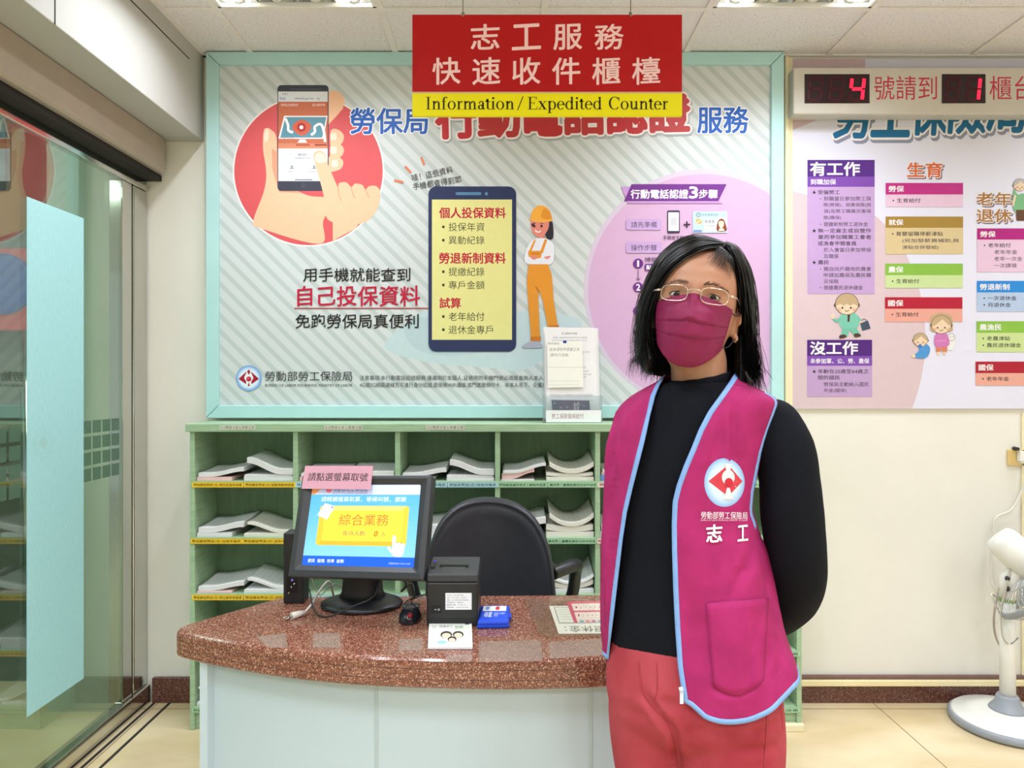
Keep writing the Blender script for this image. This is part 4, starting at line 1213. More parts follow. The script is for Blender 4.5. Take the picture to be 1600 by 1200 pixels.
# ------------------------------------------------------------------ clear stand of forms on the shelf top
M_acr = glassy('clear_acrylic', tint=(244, 248, 248), ior=1.45, boost=1.0, milk=(226, 232, 234), alpha=0.10)
M_paper = mat('white_paper', (240, 240, 242), rough=0.6, spec=0.2, noise=0.01)
def leaf_stand():
    D = 2.80
    z0 = S_TOP + 0.0005
    def X(px, d=D): return wx(px, d)
    t = thing('leaflet_holder', 'clear acrylic leaflet holder on the green shelf top before the poster', 'holder', (X(895), 2.82, z0))
    b = MB()
    b.box(X(848), X(941), D - 0.006, D - 0.004, z0, wz(618, D)); b.box(X(848), X(941), D + 0.05, D + 0.052, z0, wz(540, D)); b.box(X(848), X(941), D - 0.004, D + 0.05, z0, z0 + 0.003)
    b.box(X(848), X(848) + .002, D - .004, D + .05, z0 + .003, wz(618, D)); b.box(X(941) - .002, X(941), D - .004, D + .05, z0 + .003, wz(618, D))
    h = b.build('clear_body', [M_acr], t)
    b = MB(); b.box(X(853), X(939), D - 0.0075, D - 0.0062, z0 + .002, wz(641, D))
    s_ = b.build('title_strip', [M_paper], t)
    a = Art(wall_map(D - .0075)); a.text('勞工保險傷病給付', 862, 646, 912, 654.5, (150, 70, 90), kai=.05); a.build('strip_lettering', s_)
    def sheet(name, label, q, d, tilt, art=None, cat='paper', mm=M_paper):
        """leaning sheet; q are its four corners in the frame of the wall behind"""
        b = MB()
        pts = []
        for (px, py) in q:
            zz = wz(py, d); y = d + tilt * (zz - z0)
            pts.append(Vector((wx(px, d), y, zz)))
        b.loft([pts, [p + Vector((0, 0.0008, 0)) for p in pts]], smooth=False)
        o = tag(b.build(name, [mm]), label, cat)
        if art:
            g = Art(lambda u, v, hh: Vector((wx(u, d), d + tilt * (wz(v, d) - z0) - hh, wz(v, d))))
            art(g); g.build('lettering', o)
        return o
    def art1(g):
        g.text('勞工保險給付申請書', 878, 519, 902, 522.5, (90, 90, 100)); g.text('被保險人因普通傷病住院診療不能工作得請領', 864, 526, 918, 528.5, (130, 130, 140)); g.text('請詳閱說明後填寫本申請書並檢附下列文件', 862, 530.5, 918, 532.5, (140, 140, 150))
        for k, y in enumerate((549, 553, 562, 573, 579, 584, 588)): g.text('申請人姓名蓋章', 910, y, 910 + (12, 2, 2, 6, 10, 14, 6)[k], y + 1.8, (140, 140, 155))
        for k, y in enumerate((616, 618.4, 625)): g.text('請將申請書正本及相關證明文件郵寄至勞保局辦理', 860, y, 926, y + 1.6, (140, 140, 150))
    sheet('form_sheet', 'front white printed form standing in the clear holder', [(854, 655), (936, 655), (931, 512), (851, 511)], D + .002, .03, art1)
    sheet('form_sheet', 'form sheet behind, its right edge showing in the clear holder', [(852, 655), (938, 655), (935, 512.5), (849, 510.5)], D + .010, .03)
    def art2(g):
        g.text('勞保傷病', 856, 534.5, 874, 538.5, (150, 150, 156), kai=.06); g.text('如未領有申請書正本', 859, 543, 906, 548.5, (140, 140, 146), kai=.06); g.text('請先行洽詢', 860, 552, 888, 557, (140, 140, 146), kai=.06)
        g.rect(855, 573.6, 910, 574.2, (196, 198, 198)); g.rect(857, 595, 905, 595.5, (206, 208, 208)); g.rect(857, 601, 905, 601.5, (206, 208, 208)); g.rect(880, 532, 885.5, 536, (40, 74, 160))
    sheet('memo_slip', 'handwritten memo slip clipped over the printed form in the clear holder', [(856, 606), (912, 605), (910, 533), (855, 532)], D - .0035, .03, art2, 'note', mat('memo_paper', (244, 244, 236), rough=0.6, noise=0.01))
    def art3(g):
        g.text('診', 896, 628, 906, 642, (236, 238, 246), kai=.05)
        for (x, y) in ((866, 630), (876, 637), (886, 636), (912, 634)): g.blob([(x - 2, y), (x, y - 1.6), (x + 3, y), (x, y + 1.6)], (120, 126, 170))
    sheet('card_slip', 'dark blue card slip behind the front lip of the clear holder', [(863, 640.5), (922, 640.5), (921, 626), (862, 625)], D - .0026, .0, art3, 'card', mat('dark_blue_card', (58, 62, 112), rough=0.25, noise=0.05))
leaf_stand()

# ------------------------------------------------------------------ counter
M_gran = granite('granite_red', (132, 80, 62), (94, 56, 46), (192, 154, 132), 420, 0.13)
M_panel = mat('counter_panel', (182, 199, 205), rough=0.4, noise=0.015, scale=3)
CT = 0.75
def counter():
    t = thing('service_counter', 'curved service counter with red granite top and pale blue front', 'counter', (0.0, 1.75, 0))
    def top(py, px, z): 
        d = (CAMZ - z) * F / (py - 600)
        return ((px - 800) / F * d, d)
    zb = CT - 0.066
    fr = [top(y, x, zb) for x, y in ((283, 1030), (310, 1037), (360, 1047.5), (420, 1058), (490, 1067), (560, 1073), (640, 1077), (740, 1079.5), (840, 1079.5), (942, 1076))]
    last = fr[-1]
    fr += [(0.30, 1.553), (0.40, 1.575), (0.50, 1.605), (0.575, 1.635)]
    fr = [(p.x, p.y) for p in smooth_curve(fr, 4)]
    back = [(0.60, 1.66), (0.60, 1.99), (0.1, 1.985), (-0.40, 1.975), (-0.62, 1.968), (-0.65, 1.95)]
    tip = [(-0.792, 1.755), (-0.803, 1.735), (-0.806, 1.715), (-0.802, 1.700)]
    out = fr + back + tip
    b = MB(); b.prism(out, zb, CT, axis='z')
    o = b.build('countertop', [M_gran], t, bevel=0.011, seg=3)
    # fine joint lines along the edge
    b = MB()
    for z in (CT - 0.022, CT - 0.044):
        path = [Vector((x, y - 0.0002, z)) for x, y in [(-0.8045, 1.712)] + fr]
        b.tube(path, 0.0004, 5)
    b.build('edge_joint', [mat('joint_brown', (70, 44, 38), rough=0.5, noise=0.1)], t)
    # front panels following the curve, set back
    def inset(x):
        ys = [p for p in fr]
        xs = [p[0] for p in ys]; yy = [p[1] for p in ys]
        return float(np.interp(x, xs, yy)) + 0.04
    cuts = [-0.735, -0.2995, 0.1725, 0.54]
    for k in range(3):
        xs = np.linspace(cuts[k] + 0.002, cuts[k + 1] - 0.002, 14)
        pts = [(x, inset(x)) for x in xs] + [(x, inset(x) + 0.02) for x in xs[::-1]]
        b = MB(); b.prism(pts, 0.012, zb + 0.001, axis='z')
        b.build('front_panel', [M_panel], t)
        if k:
            x = cuts[k]; b = MB(); b.box(x - 0.0045, x + 0.0045, inset(x) - 0.0015, inset(x) + 0.02, 0.012, zb + 0.001)
            s_ = b.build('joint_strip', [mat('joint_grey', (168, 184, 186), rough=0.3, noise=0.03)], t, bevel=0.001); s_['label'] = 'grey joint strip'
    b = MB(); b.prism([(-0.735, 1.672), (-0.717, 1.672), (-0.585, 1.93), (-0.603, 1.93)], 0.012, zb + 0.001, axis='z'); b.build('side_panel', [M_panel], t)
    b = MB(); b.box(0.525, 0.54, 1.672, 1.93, 0.012, zb + 0.001); b.build('side_panel', [M_panel], t)
    b = MB(); b.box(-0.69, 0.53, 1.70, 1.72, 0.0, 0.06); b.build('plinth', [mat('plinth_grey', (120, 124, 124), rough=0.5, noise=0.05)], t)
    # clear tape left on the stone
    M_tape = glassy('clear_tape', tint=(250, 250, 248), ior=1.4, rough=0.15, boost=0.5, milk=(200, 176, 164), alpha=0.16)
    def deskp(px, py):
        d = (CAMZ - CT) * F / (py - 600)
        return ((px - 800) / F * d, d)
    for q in (((489, 989), (531, 990), (532, 1012), (489, 1012)), ((624, 999), (660, 997), (660, 1017), (622, 1017)), ((697, 1025), (738, 1022), (738, 1034), (697, 1034)), ((748, 1003), (845, 1000), (848, 1033), (748, 1035)), ((856, 1004), (940, 998), (940, 1024), (860, 1030)), ((400, 995), (446, 990), (450, 1012), (420, 1012))):
        b = MB(); b.prism([deskp(*p) for p in q], CT + 0.0003, CT + 0.0007, axis='z')
        s_ = b.build('tape_patch', [M_tape], t); s_['label'] = 'square of clear tape'
    return deskp
deskp = counter()

# ------------------------------------------------------------------ things on the counter
M_blk = mat('black_plastic', (28, 29, 31), rough=0.38, noise=0.06, scale=60)
M_blk2 = mat('charcoal_plastic', (52, 54, 57), rough=0.42, noise=0.05, scale=60)
MON = Matrix.Translation((-0.384, 1.796, 0.980)) @ Matrix.Rotation(-0.2121, 4, 'Z') @ Matrix.Rotation(-0.3495, 4, 'X') @ Matrix.Rotation(-0.0318, 4, 'Y')
MW, MH = 0.358, 0.2586
def on_plane(px, py, off):
    """where the sight line through a pixel meets the monitor's plane, in the monitor's own x, z"""
    n = MON.to_3x3() @ Vector((0, 1, 0)); p0 = MON @ Vector((0, off, 0))
    d = Vector(((px - 800) / F, 1, -(py - 600) / F)); o = Vector((0, 0, CAMZ))
    k = (p0 - o).dot(n) / d.dot(n)
    q = MON.inverted() @ (o + d * k)
    return q.x, q.z
def monitor():
    t = thing('touch_monitor', 'black tilted touch monitor showing a yellow ticket button', 'monitor', (-0.398, 1.88, CT))
    sw, sh, oy = 0.149, 0.1028, 0.0033
    b = MB(MON)
    o_ = [(-MW / 2, -MH / 2), (MW / 2, -MH / 2), (MW / 2, MH / 2), (-MW / 2, MH / 2)]
    m_ = [(-sw - .014, oy - sh - .013), (sw + .014, oy - sh - .013), (sw + .014, oy + sh + .013), (-sw - .014, oy + sh + .013)]
    i_ = [(-sw, oy - sh), (sw, oy - sh), (sw, oy + sh), (-sw, oy + sh)]
    R = lambda q, y: [(p[0], y, p[1]) for p in q]
    b.loft([R(o_, 0.035), R(o_, 0.0), R(m_, -0.001), R(i_, 0.008)], cap=False, smooth=False)
    b.loft([R(o_, 0.035), R([(p[0] * .75, p[1] * .75) for p in o_], 0.065)], smooth=False)
    h = b.build('housing', [M_blk2], t, bevel=0.003)
    b = MB(MON); b.box(-sw - .002, sw + .002, 0.0082, 0.012, oy - sh - .002, oy + sh + .002)
    s_ = b.build('screen', [mat('screen_base', (120, 190, 240), rough=0.2, noise=0.01)], t)
    def mp(u, v, hh): return MON @ Vector((-sw + u * 2 * sw, 0.0081 - hh, oy + sh - v * 2 * sh))
    a = Art(mp, emit=0.28)
    # a light wash from cyan to white, in bands of the picture shown on the screen
    for k in range(12):
        f0 = k / 11
        a.rect(0, .13 + .75 * k / 12, 1, .13 + .75 * (k + 1) / 12 + .001, (int(92 + 40 * f0), int(178 + 22 * f0), int(242)), up=False)
    a.up(); a.rect(0, 0, 1, .125, (206, 214, 246)); a.rect(0, 0, .12, .125, (236, 160, 96)); a.poly([(.03, .125), (.12, 0), (.2, 0), (.2, .125)], (206, 214, 246))
    a.rect(0, .885, 1, 1, (24, 92, 222))
    a.disc(.16, .06, .03, (230, 120, 130), ry=.04); a.text('勞動部勞工保險局', .20, .02, .52, .09, (60, 70, 150)); a.text('BUREAU OF LABOR INSURANCE', .2, .095, .52, .115, (120, 130, 180))
    a.text('請輕觸螢幕取票，等候叫號，謝謝', .10, .15, .88, .215, (240, 246, 252), kai=.06)
    a.rect(.10, .265, .915, .755, (232, 196, 60), .03); a.poly([(.13, .27), (.89, .27), (.85, .33), (.17, .33)], (248, 226, 120)); a.poly([(.10, .74), (.12, .3), (.165, .33), (.15, .70)], (236, 190, 60)); a.poly([(.12, .75), (.90, .75), (.86, .69), (.15, .69)], (224, 176, 50))
    a.rect(.15, .325, .87, .70, (244, 214, 66))
    a.text('綜合業務', .29, .37, .74, .51, (214, 122, 50), kai=.06, bold=.008); a.text('等待人數', .335, .575, .54, .635, (150, 112, 92), kai=.06); a.text('0', .62, .575, .65, .64, (226, 96, 20), bold=.03, slant=.15); a.text('人', .685, .58, .725, .635, (150, 112, 92), kai=.06)
    a.poly([(.14, .235), (.225, .265), (.232, .30), (.175, .44), (.08, .385)], (236, 226, 240)); a.poly([(.205, .262), (.232, .30), (.20, .29)], (120, 150, 210))
    for k in range(4): a.line([(.135 + .0 * k - .004 * k, .31 + .024 * k), (.185 - .004 * k, .33 + .024 * k)], .006, (196, 190, 214))
    a.blob([(.79, .645), (.808, .625), (.822, .645), (.826, .72), (.85, .705), (.872, .725), (.90, .72), (.905, .76), (.90, .83), (.88, .875), (.82, .875), (.79, .83), (.755, .78), (.77, .755), (.795, .785)], (246, 232, 240), 4)
    a.text('便民  服務  效率  創新', .05, .92, .38, .965, (232, 240, 252), kai=.06, bold=.01); a.text('飛雅科技FLYTECH 2007', .78, .945, .97, .97, (190, 206, 246))
    a.build('screen_picture', s_)
    g = Art(lambda u, v, hh: MON @ Vector((u, -0.0002 - hh, v)))
    v, f = text_mesh('FLYTECH', 0.0, 2)
    for dx in (-.0003, .0003): g.add([(-0.0195 + p[0] * 0.0105 + p[1] * .003 + dx, -0.1228 + p[1] * 0.0125) for p in v], f, (214, 216, 220))
    g.build('maker_lettering', h)
    # neck and oval base
    b = MB()
    R2 = lambda cx, cy, z, rx, ry: [(cx + rx * math.cos(2 * PI * k / 24), cy + ry * math.sin(2 * PI * k / 24), z) for k in range(24)]
    b.loft([R2(-.40, 1.90, CT + .008, .07, .055), R2(-.40, 1.90, CT + .035, .055, .045), R2(-.395, 1.875, CT + .10, .05, .028), R2(-.388, 1.855, CT + .17, .06, .02), R2(-.384, 1.87, CT + .22, .06, .02)])
    b.build('neck', [M_blk], t)
    b = MB(); b.loft([R2(-.398, 1.885, CT + .0005, .105, .082), R2(-.398, 1.885, CT + .006, .109, .085), R2(-.398, 1.885, CT + .013, .104, .08), R2(-.398, 1.889, CT + .022, .075, .058)])
    b.build('base', [M_blk], t)
    # pink notice in a clear sleeve clipped to the corner
    n = thing('ticket_notice', 'pink notice card in a clear sleeve on the touch monitor corner', 'notice', tuple(MON @ Vector((-.12, -.004, .13))))
    q = [on_plane(x, y, -0.005) for x, y in ((471.2, 763.6), (579, 765), (583.2, 728), (477.2, 728))]
    b = MB(MON); b.loft([[(p[0], -0.006, p[1]) for p in q], [(p[0], -0.0045, p[1]) for p in q]], smooth=False)
    c = b.build('card', [mat('pink_card', (230, 172, 192), rough=0.3, noise=0.02, scale=12)], n)
    q2 = [on_plane(x, y, -0.005) for x, y in ((470, 765), (581.4, 766.6), (585, 726.4), (476.4, 726.4))]
    b = MB(MON); b.loft([[(p[0], -0.0078, p[1]) for p in q2], [(p[0], -0.0072, p[1]) for p in q2]], smooth=False)
    b.build('clear_sleeve', [glassy('sleeve_film', tint=(252, 252, 252), ior=1.35, boost=0.6, rough=0.05)], n)
    e = Vector((q[1][0] - q[0][0], q[1][1] - q[0][1])); f_ = Vector((q[3][0] - q[0][0], q[3][1] - q[0][1]))
    g = Art(lambda u, v, hh: MON @ Vector((q[0][0] + e.x * u + f_.x * (1 - v), -0.006 - hh, q[0][1] + e.y * u + f_.y * (1 - v))))
    g.text('請點選螢幕取號', .07, .30, .94, .66, (60, 44, 52), kai=.06, bold=.006)
    g.build('lettering', c)
monitor()

def mini_pc():
    t = thing('mini_computer', 'slim black upright computer standing left of the touch monitor', 'computer', (-0.575, 1.925, CT))
    d = 1.90; z1 = wz(833, d)
    b = MB(); b.box(wx(442.5, d), wx(474, d), d, d + .055, CT + .0005, z1)
    c = b.build('case', [M_blk], t, bevel=0.003)
    b = MB(); b.box(wx(448, d), wx(464, d), d - .002, d + .001, CT + .03, z1 - .05); b.build('port_panel', [mat('port_black', (20, 20, 24), rough=0.2, noise=0.1)], t)
    for (px, py) in ((457, 906), (456, 917), (460, 912), (452, 926)):
        b = MB(); b.ball((wx(px, d), d - .003, wz(py, d)), .0028); o = b.build('port', [mat('port_lit', (120, 110, 230), rough=0.3, noise=0.05, emit=0.5) if py < 910 else M_steel], t)
mini_pc()

def printer():
    x0, x1 = wx(666.5, 1.722), wx(747.5, 1.722)
    y0, y1 = 1.722, 1.858
    t = thing('receipt_printer', 'black receipt printer on the counter before the office chair', 'printer', ((x0 + x1) / 2, 1.79, CT))
    b = MB(); b.box(x0, x1, y0, y1, CT + .0005, CT + .107)
    c = b.build('body', [M_blk], t, bevel=0.004)
    b = MB()
    b.prism([(y0 + .0, CT + .108), (y1, CT + .108), (y1, CT + .137), (y0 + .018, CT + .131), (y0 + .001, CT + .126)], x0 + .001, x1 - .001, axis='x')
    l = b.build('lid', [M_blk2], t, bevel=0.003)
    b = MB(); b.box(x0 + .027, x1 - .027, y0 + .046, y0 + .056, CT + .1325, CT + .1362); b.build('paper_slot', [mat('slot_black', (8, 8, 9), rough=0.6, noise=0.05)], l)
    b = MB(); b.box(x0 + .034, x1 - .034, y0 + .040, y0 + .0455, CT + .1322, CT + .1345); b.build('cutter', [M_steel], l)
    b = MB(); b.box(x0 + .006, x0 + .016, y0 + .034, y0 + .08, CT + .132, CT + .1368); b.build('release_button', [M_blk], l, bevel=.001)
    b = MB(); b.box(x0 + .008, x0 + .014, y0 + .085, y0 + .09, CT + .1345, CT + .1372); b.build('power_light', [mat('blue_light', (70, 60, 220), rough=0.3, noise=0.02, emit=0.6)], l)
    for z in (CT + .012, CT + .018):
        b = MB(); b.box(x0 - .0004, x1 + .0004, y0 - .0006, y0 + .01, z, z + .0015); b.build('groove', [mat('slot_black', (8, 8, 9))], c)
    D = y0
    sx0, sx1, sz0, sz1 = wx(696, D), wx(737, D), wz(952.5, D), wz(926.5, D)
    b = MB(); b.box(sx0, sx1, D - .0007, D - .0001, sz0, sz1)
    st = b.build('sticker', [M_paper], c); st['label'] = 'white printed sticker'
    a = Art(wall_map(D - .0007))
    for k, s_ in enumerate(('產品名稱：熱感式收據印表機', '型號：RP-700  製造：96年05月', '電壓：24V 適用本局叫號系統', '保管單位：服務台', '購置日期：96.05.10', '財產編號：3140307-03 0052')): a.text(s_, 698, 929 + 3.8 * k, 724 + (k % 3) * 4, 931 + 3.8 * k, (60, 60, 64))
    a.build('sticker_lettering', st)
    b = MB(); b.box(wx(675, D), wx(690, D), D - .0022, D + .001, wz(958, D), wz(947, D)); sw = b.build('switch', [mat('slot_black', (8, 8, 9))], c, bevel=.001)
    a = Art(wall_map(D - .0022)); a.text('—', 679, 952, 682, 953, (220, 220, 220)); a.ring(685.5, 952.5, 1, 1.5, (220, 220, 220), 16); a.build('switch_marks', sw)
printer()

def mouse():
    c = deskp(641, 968)
    t = thing('computer_mouse', 'black computer mouse with a red glow beside the receipt printer', 'mouse', (c[0], c[1], CT))
    b = MB()
    rings = []
    for k in range(15):
        s_ = k / 14; y = c[1] - .046 + .092 * s_
        w = .030 * math.sin(PI * min(max(s_, .03), .97)) ** .42 * (1 - .12 * s_); h = .036 * math.sin(PI * min(max(s_ * .92 + .04, 0), 1)) ** .42
        rings.append([(c[0] + w * math.cos(PI * q / 12), y, CT + .001 + h * math.sin(PI * q / 12)) for q in range(13)])
    b.loft(rings)
    b.build('shell', [mat('mouse_black', (30, 31, 36), rough=0.16, noise=0.05, spec=0.6)], t)
    b = MB(); b.ball((c[0] + .004, c[1] - .034, CT + .020), (.008, .0105, .008)); o = b.build('light_window', [mat('red_glow', (112, 22, 28), rough=0.2, noise=0.05, emit=0.04)], t); o['label'] = 'red translucent window'
    for s_ in (-1, 1):
        b = MB(); b.box(c[0] + s_ * .012 - .009, c[0] + s_ * .012 + .009, c[1] + .004, c[1] + .026, CT + .020, CT + .0335); b.build('button', [mat('mouse_grey', (70, 72, 78), rough=0.2, noise=0.05)], t, bevel=.002)
    b = MB(); b.lathe([(.006, -.002), (.007, 0), (.006, .002)], 16, (1, 0, 0), (c[0], c[1] + .028, CT + .030)); b.build('wheel', [M_blk2], t)
    b = MB(); b.tube(smooth_curve([(c[0], c[1] + .044, CT + .006), (c[0] - .02, c[1] + .08, CT + .004), (c[0] - .03, c[1] + .12, CT + .005), (c[0] - .022, c[1] + .16, CT + .004), (c[0] - .015, c[1] + .19, CT + .004)], 6), .0018, 6); b.build('cord', [M_blk], t)
mouse()

def booklet():
    q = [deskp(*p) for p in ((668.5, 1015), (738.5, 1015), (737, 977.5), (670.5, 977.5))]
    z1 = CT + .007
    b = MB()
    b.prism(q, CT + .0006, z1, axis='z')
    o = tag(b.build('booklet', [M_paper], bevel=.0008), 'small white booklet with three drawn faces before the receipt printer', 'booklet')
    Q = [Vector(p) for p in q]
    def mp(u, v, hh):
        p = (Q[3] * (1 - u) + Q[2] * u) * (1 - v) + (Q[0] * (1 - u) + Q[1] * u) * v
        return Vector((p.x, p.y, z1 + hh))
    a = Art(mp)
    a.rect(.03, .03, .97, .97, (238, 240, 232)); a.blob([(.6, .3), (.95, .2), (.96, .9), (.7, .85)], (216, 230, 204))
    a.text('快樂志工', .24, .10, .56, .24, (120, 120, 116), kai=.06); a.text('服務', .60, .13, .80, .27, (96, 130, 100), kai=.06); a.text('幸福人生從心開始', .34, .28, .66, .33, (150, 150, 146)); a.rect(.84, .02, .94, .08, (60, 60, 62)); a.text('第一期', .08, .1, .16, .3, (170, 170, 166))
    for (x, y, r, hc) in ((.41, .53, .135, (66, 52, 46)), (.68, .52, .125, (54, 50, 50)), (.54, .72, .10, (40, 34, 32))):
        a.disc(x, y, r, hc, ry=r * 1.15); a.disc(x, y + r * .28, r * .74, (240, 206, 178), ry=r * .8)
        for e in (-.3, .3): a.disc(x + e * r, y + .2 * r, r * .08, (50, 40, 36))
        a.line([(x - .2 * r, y + .6 * r), (x + .2 * r, y + .6 * r)], r * .08, (180, 90, 80))
    a.blob([(.2, .84), (.3, .76), (.42, .82), (.38, .9), (.24, .9)], (150, 196, 226)); a.rect(.70, .8, .92, .83, (190, 206, 180))
    a.build('cover_print', o)
booklet()

def ink_box():
    t = thing('stamp_pad_box', 'small blue plastic stamp pad box beside the receipt printer', 'box', (-0.045, 1.76, CT))
    q = [deskp(*p) for p in ((745.5, 983), (795, 982), (797, 957), (751, 957))]
    cx = sum(p[0] for p in q) / 4; cy = sum(p[1] for p in q) / 4
    def sc(k): return [(cx + (p[0] - cx) * k, cy + (p[1] - cy) * k) for p in q]
    M_b = mat('blue_plastic', (34, 78, 214), rough=0.3, noise=0.03)
    b = MB(); b.loft([[(p[0], p[1], CT + .0006) for p in sc(1.0)], [(p[0], p[1], CT + .009) for p in sc(1.02)]], smooth=False); b.build('tray', [M_b], t, bevel=.002)
    b = MB(); b.loft([[(p[0], p[1], CT + .0092) for p in sc(.99)], [(p[0], p[1], CT + .017) for p in sc(.97)], [(p[0], p[1], CT + .021) for p in sc(.82)]], smooth=False); l = b.build('lid', [M_b], t, bevel=.002)
    b = MB(); b.box(q[1][0] - .002, q[1][0] + .006, cy - .012, cy + .012, CT + .005, CT + .013); b.build('clasp', [M_b], t, bevel=.001)
    s8 = [Vector(p) for p in sc(.80)]
    def mp(u, v, hh):
        p = (s8[3] * (1 - u) + s8[2] * u) * (1 - v) + (s8[0] * (1 - u) + s8[1] * u) * v
        return Vector((p.x, p.y, CT + .021 + hh))
    a = Art(mp)
    a.rect(.02, .02, .98, .42, (232, 236, 240)); a.disc(.62, .2, .09, (206, 60, 60), ry=.15); a.disc(.2, .2, .08, (120, 170, 220), ry=.14); a.text('印泥', .12, .5, .42, .9, (226, 234, 250), bold=.02); a.text('朱肉', .5, .5, .66, .9, (196, 214, 250)); a.text('STAMP', .7, .55, .95, .7, (196, 214, 250))
    a.build('lid_print', l)
ink_box()

def desk_mat():
    M_pvc = glassy('clear_mat', tint=(246, 246, 240), ior=1.4, rough=0.06, boost=0.45, milk=(190, 170, 158), alpha=0.06)
    q = [deskp(*p) for p in ((846, 997), (1060, 996), (1060, 936), (818, 937.5))]
    z0 = CT + .0012
    d1 = [deskp(*p) for p in ((873, 991), (990, 990), (990, 946), (858, 947.5))]
    d2 = [deskp(*p) for p in ((897, 974), (990, 974), (990, 938), (885, 941))]
    out = [(q[0][0] + .012, q[0][1]), (q[1][0], q[1][1]), (q[2][0], q[2][1]), (q[3][0], q[3][1]), (q[0][0] - .006, q[0][1] + .02)]
    b = MB(); b.prism(out, z0 + .0018, z0 + .0032, axis='z'); o = tag(b.build('desk_mat', [M_pvc], bevel=.0004), 'clear plastic desk mat over papers on the counter', 'mat')
    b = MB(); b.prism(d1, CT + .0006, CT + .0012, axis='z'); o1 = tag(b.build('notice_sheet', [M_paper]), 'white notice sheet with black lettering under the clear desk mat', 'paper')
    V = [Vector(p) for p in d1]
    def mp(u, v, hh):
        p = (V[3] * (1 - u) + V[2] * u) * (1 - v) + (V[0] * (1 - u) + V[1] * u) * v
        return Vector((p.x, p.y, CT + .0012 + hh))
    a = Art(mp, eps=.00001)
    a.rect(.05, .05, .98, .66, (120, 124, 126)); a.rect(.06, .07, .97, .63, (236, 238, 238))
    for k in range(5): a.rect(.09, .14 + .09 * k, .3, .15 + .09 * k, (150, 170, 190))
    a.text('勞工退休金：', .95, .96, .10, .75, (52, 48, 46))
    a.build('lettering', o1)
    b = MB(); b.prism(d2, CT + .0014, CT + .0019, axis='z'); o2 = tag(b.build('calendar_sheet', [mat('calendar_paper', (244, 226, 228), rough=0.5, noise=0.02)]), 'pink and white calendar sheet under the clear desk mat', 'paper')
    V2 = [Vector(p) for p in d2]
    def mp2(u, v, hh):
        p = (V2[3] * (1 - u) + V2[2] * u) * (1 - v) + (V2[0] * (1 - u) + V2[1] * u) * v
        return Vector((p.x, p.y, CT + .0019 + hh))
    a = Art(mp2, eps=.00001)
    a.rect(0, 0, 1, .12, (222, 96, 130)); a.rect(0, .46, 1, .54, (222, 96, 130)); a.rect(0, 0, .06, 1, (206, 70, 110))
    for r in range(2):
        for k in range(12):
            a.rect(.1 + .072 * k, .16 + .40 * r, .1 + .072 * k + .045, .42 + .36 * r, (252, 246, 246)); a.text(str(k + 1), .105 + .072 * k, .24 + .38 * r, .13 + .072 * k, .36 + .38 * r, (160, 60, 80))
    for k in range(9): a.rect(.1 + .1 * k, .90, .17 + .1 * k, .99, ((120, 190, 220), (240, 150, 160), (190, 120, 180))[k % 3])
    a.build('calendar_print', o2)
desk_mat()

def cables():
    z = CT
    specs = [('plug_cable', 'grey plug cable lying at the left of the touch monitor base', (206, 200, 190), .0030, [(-.525, 1.80, z + .010), (-.515, 1.83, z + .022), (-.505, 1.86, z + .045), (-.49, 1.90, z + .06), (-.49, 1.95, z + .008)]),
             ('black_cable', 'black cable looping in front of the touch monitor base', (34, 34, 36), .0022, [(-.53, 1.86, z + .05), (-.50, 1.80, z + .012), (-.46, 1.785, z + .004), (-.40, 1.79, z + .028), (-.35, 1.80, z + .05), (-.34, 1.82, z + .09)]),
             ('thin_cable', 'thin pale cable hanging behind the touch monitor neck', (160, 150, 140), .0014, [(-.54, 1.90, z + .08), (-.51, 1.88, z + .03), (-.48, 1.91, z + .05), (-.45, 1.95, z + .02), (-.42, 1.97, z + .01)]),
             ('coiled_cable', 'coiled black cable between the touch monitor and the printer', (30, 30, 32), .0024, [(-.31, 1.86, z + .11), (-.275, 1.84, z + .07), (-.29, 1.86, z + .045), (-.265, 1.88, z + .06), (-.255, 1.86, z + .03), (-.27, 1.90, z + .012), (-.24, 1.95, z + .01)])]
    for (nm, lab, c, r, path) in specs:
        t = thing(nm, lab, 'cable', path[0])
        b = MB(); b.tube(smooth_curve(path, 7), r, 8); b.build('cord', [mat('cord_%d_%d_%d' % c, c, rough=0.45, noise=0.04)], t)
        if nm == 'plug_cable':
            p = Vector(path[0])
            b = MB(); b.tube([p, p + Vector((-.012, -.012, -.001)), p + Vector((-.026, -.026, -.002))], [.005, .008, .009], 10); o = b.build('plug', [mat('plug_grey', (214, 208, 196), rough=0.4, noise=0.04)], t)
            for s_ in (-.004, .004):
                b = MB(); b.tube([p + Vector((-.026 + s_, -.026 - s_, -.002)), p + Vector((-.040 + s_, -.040 - s_, -.004))], .0018, 6); b.build('prong', [M_steel], o)
cables()

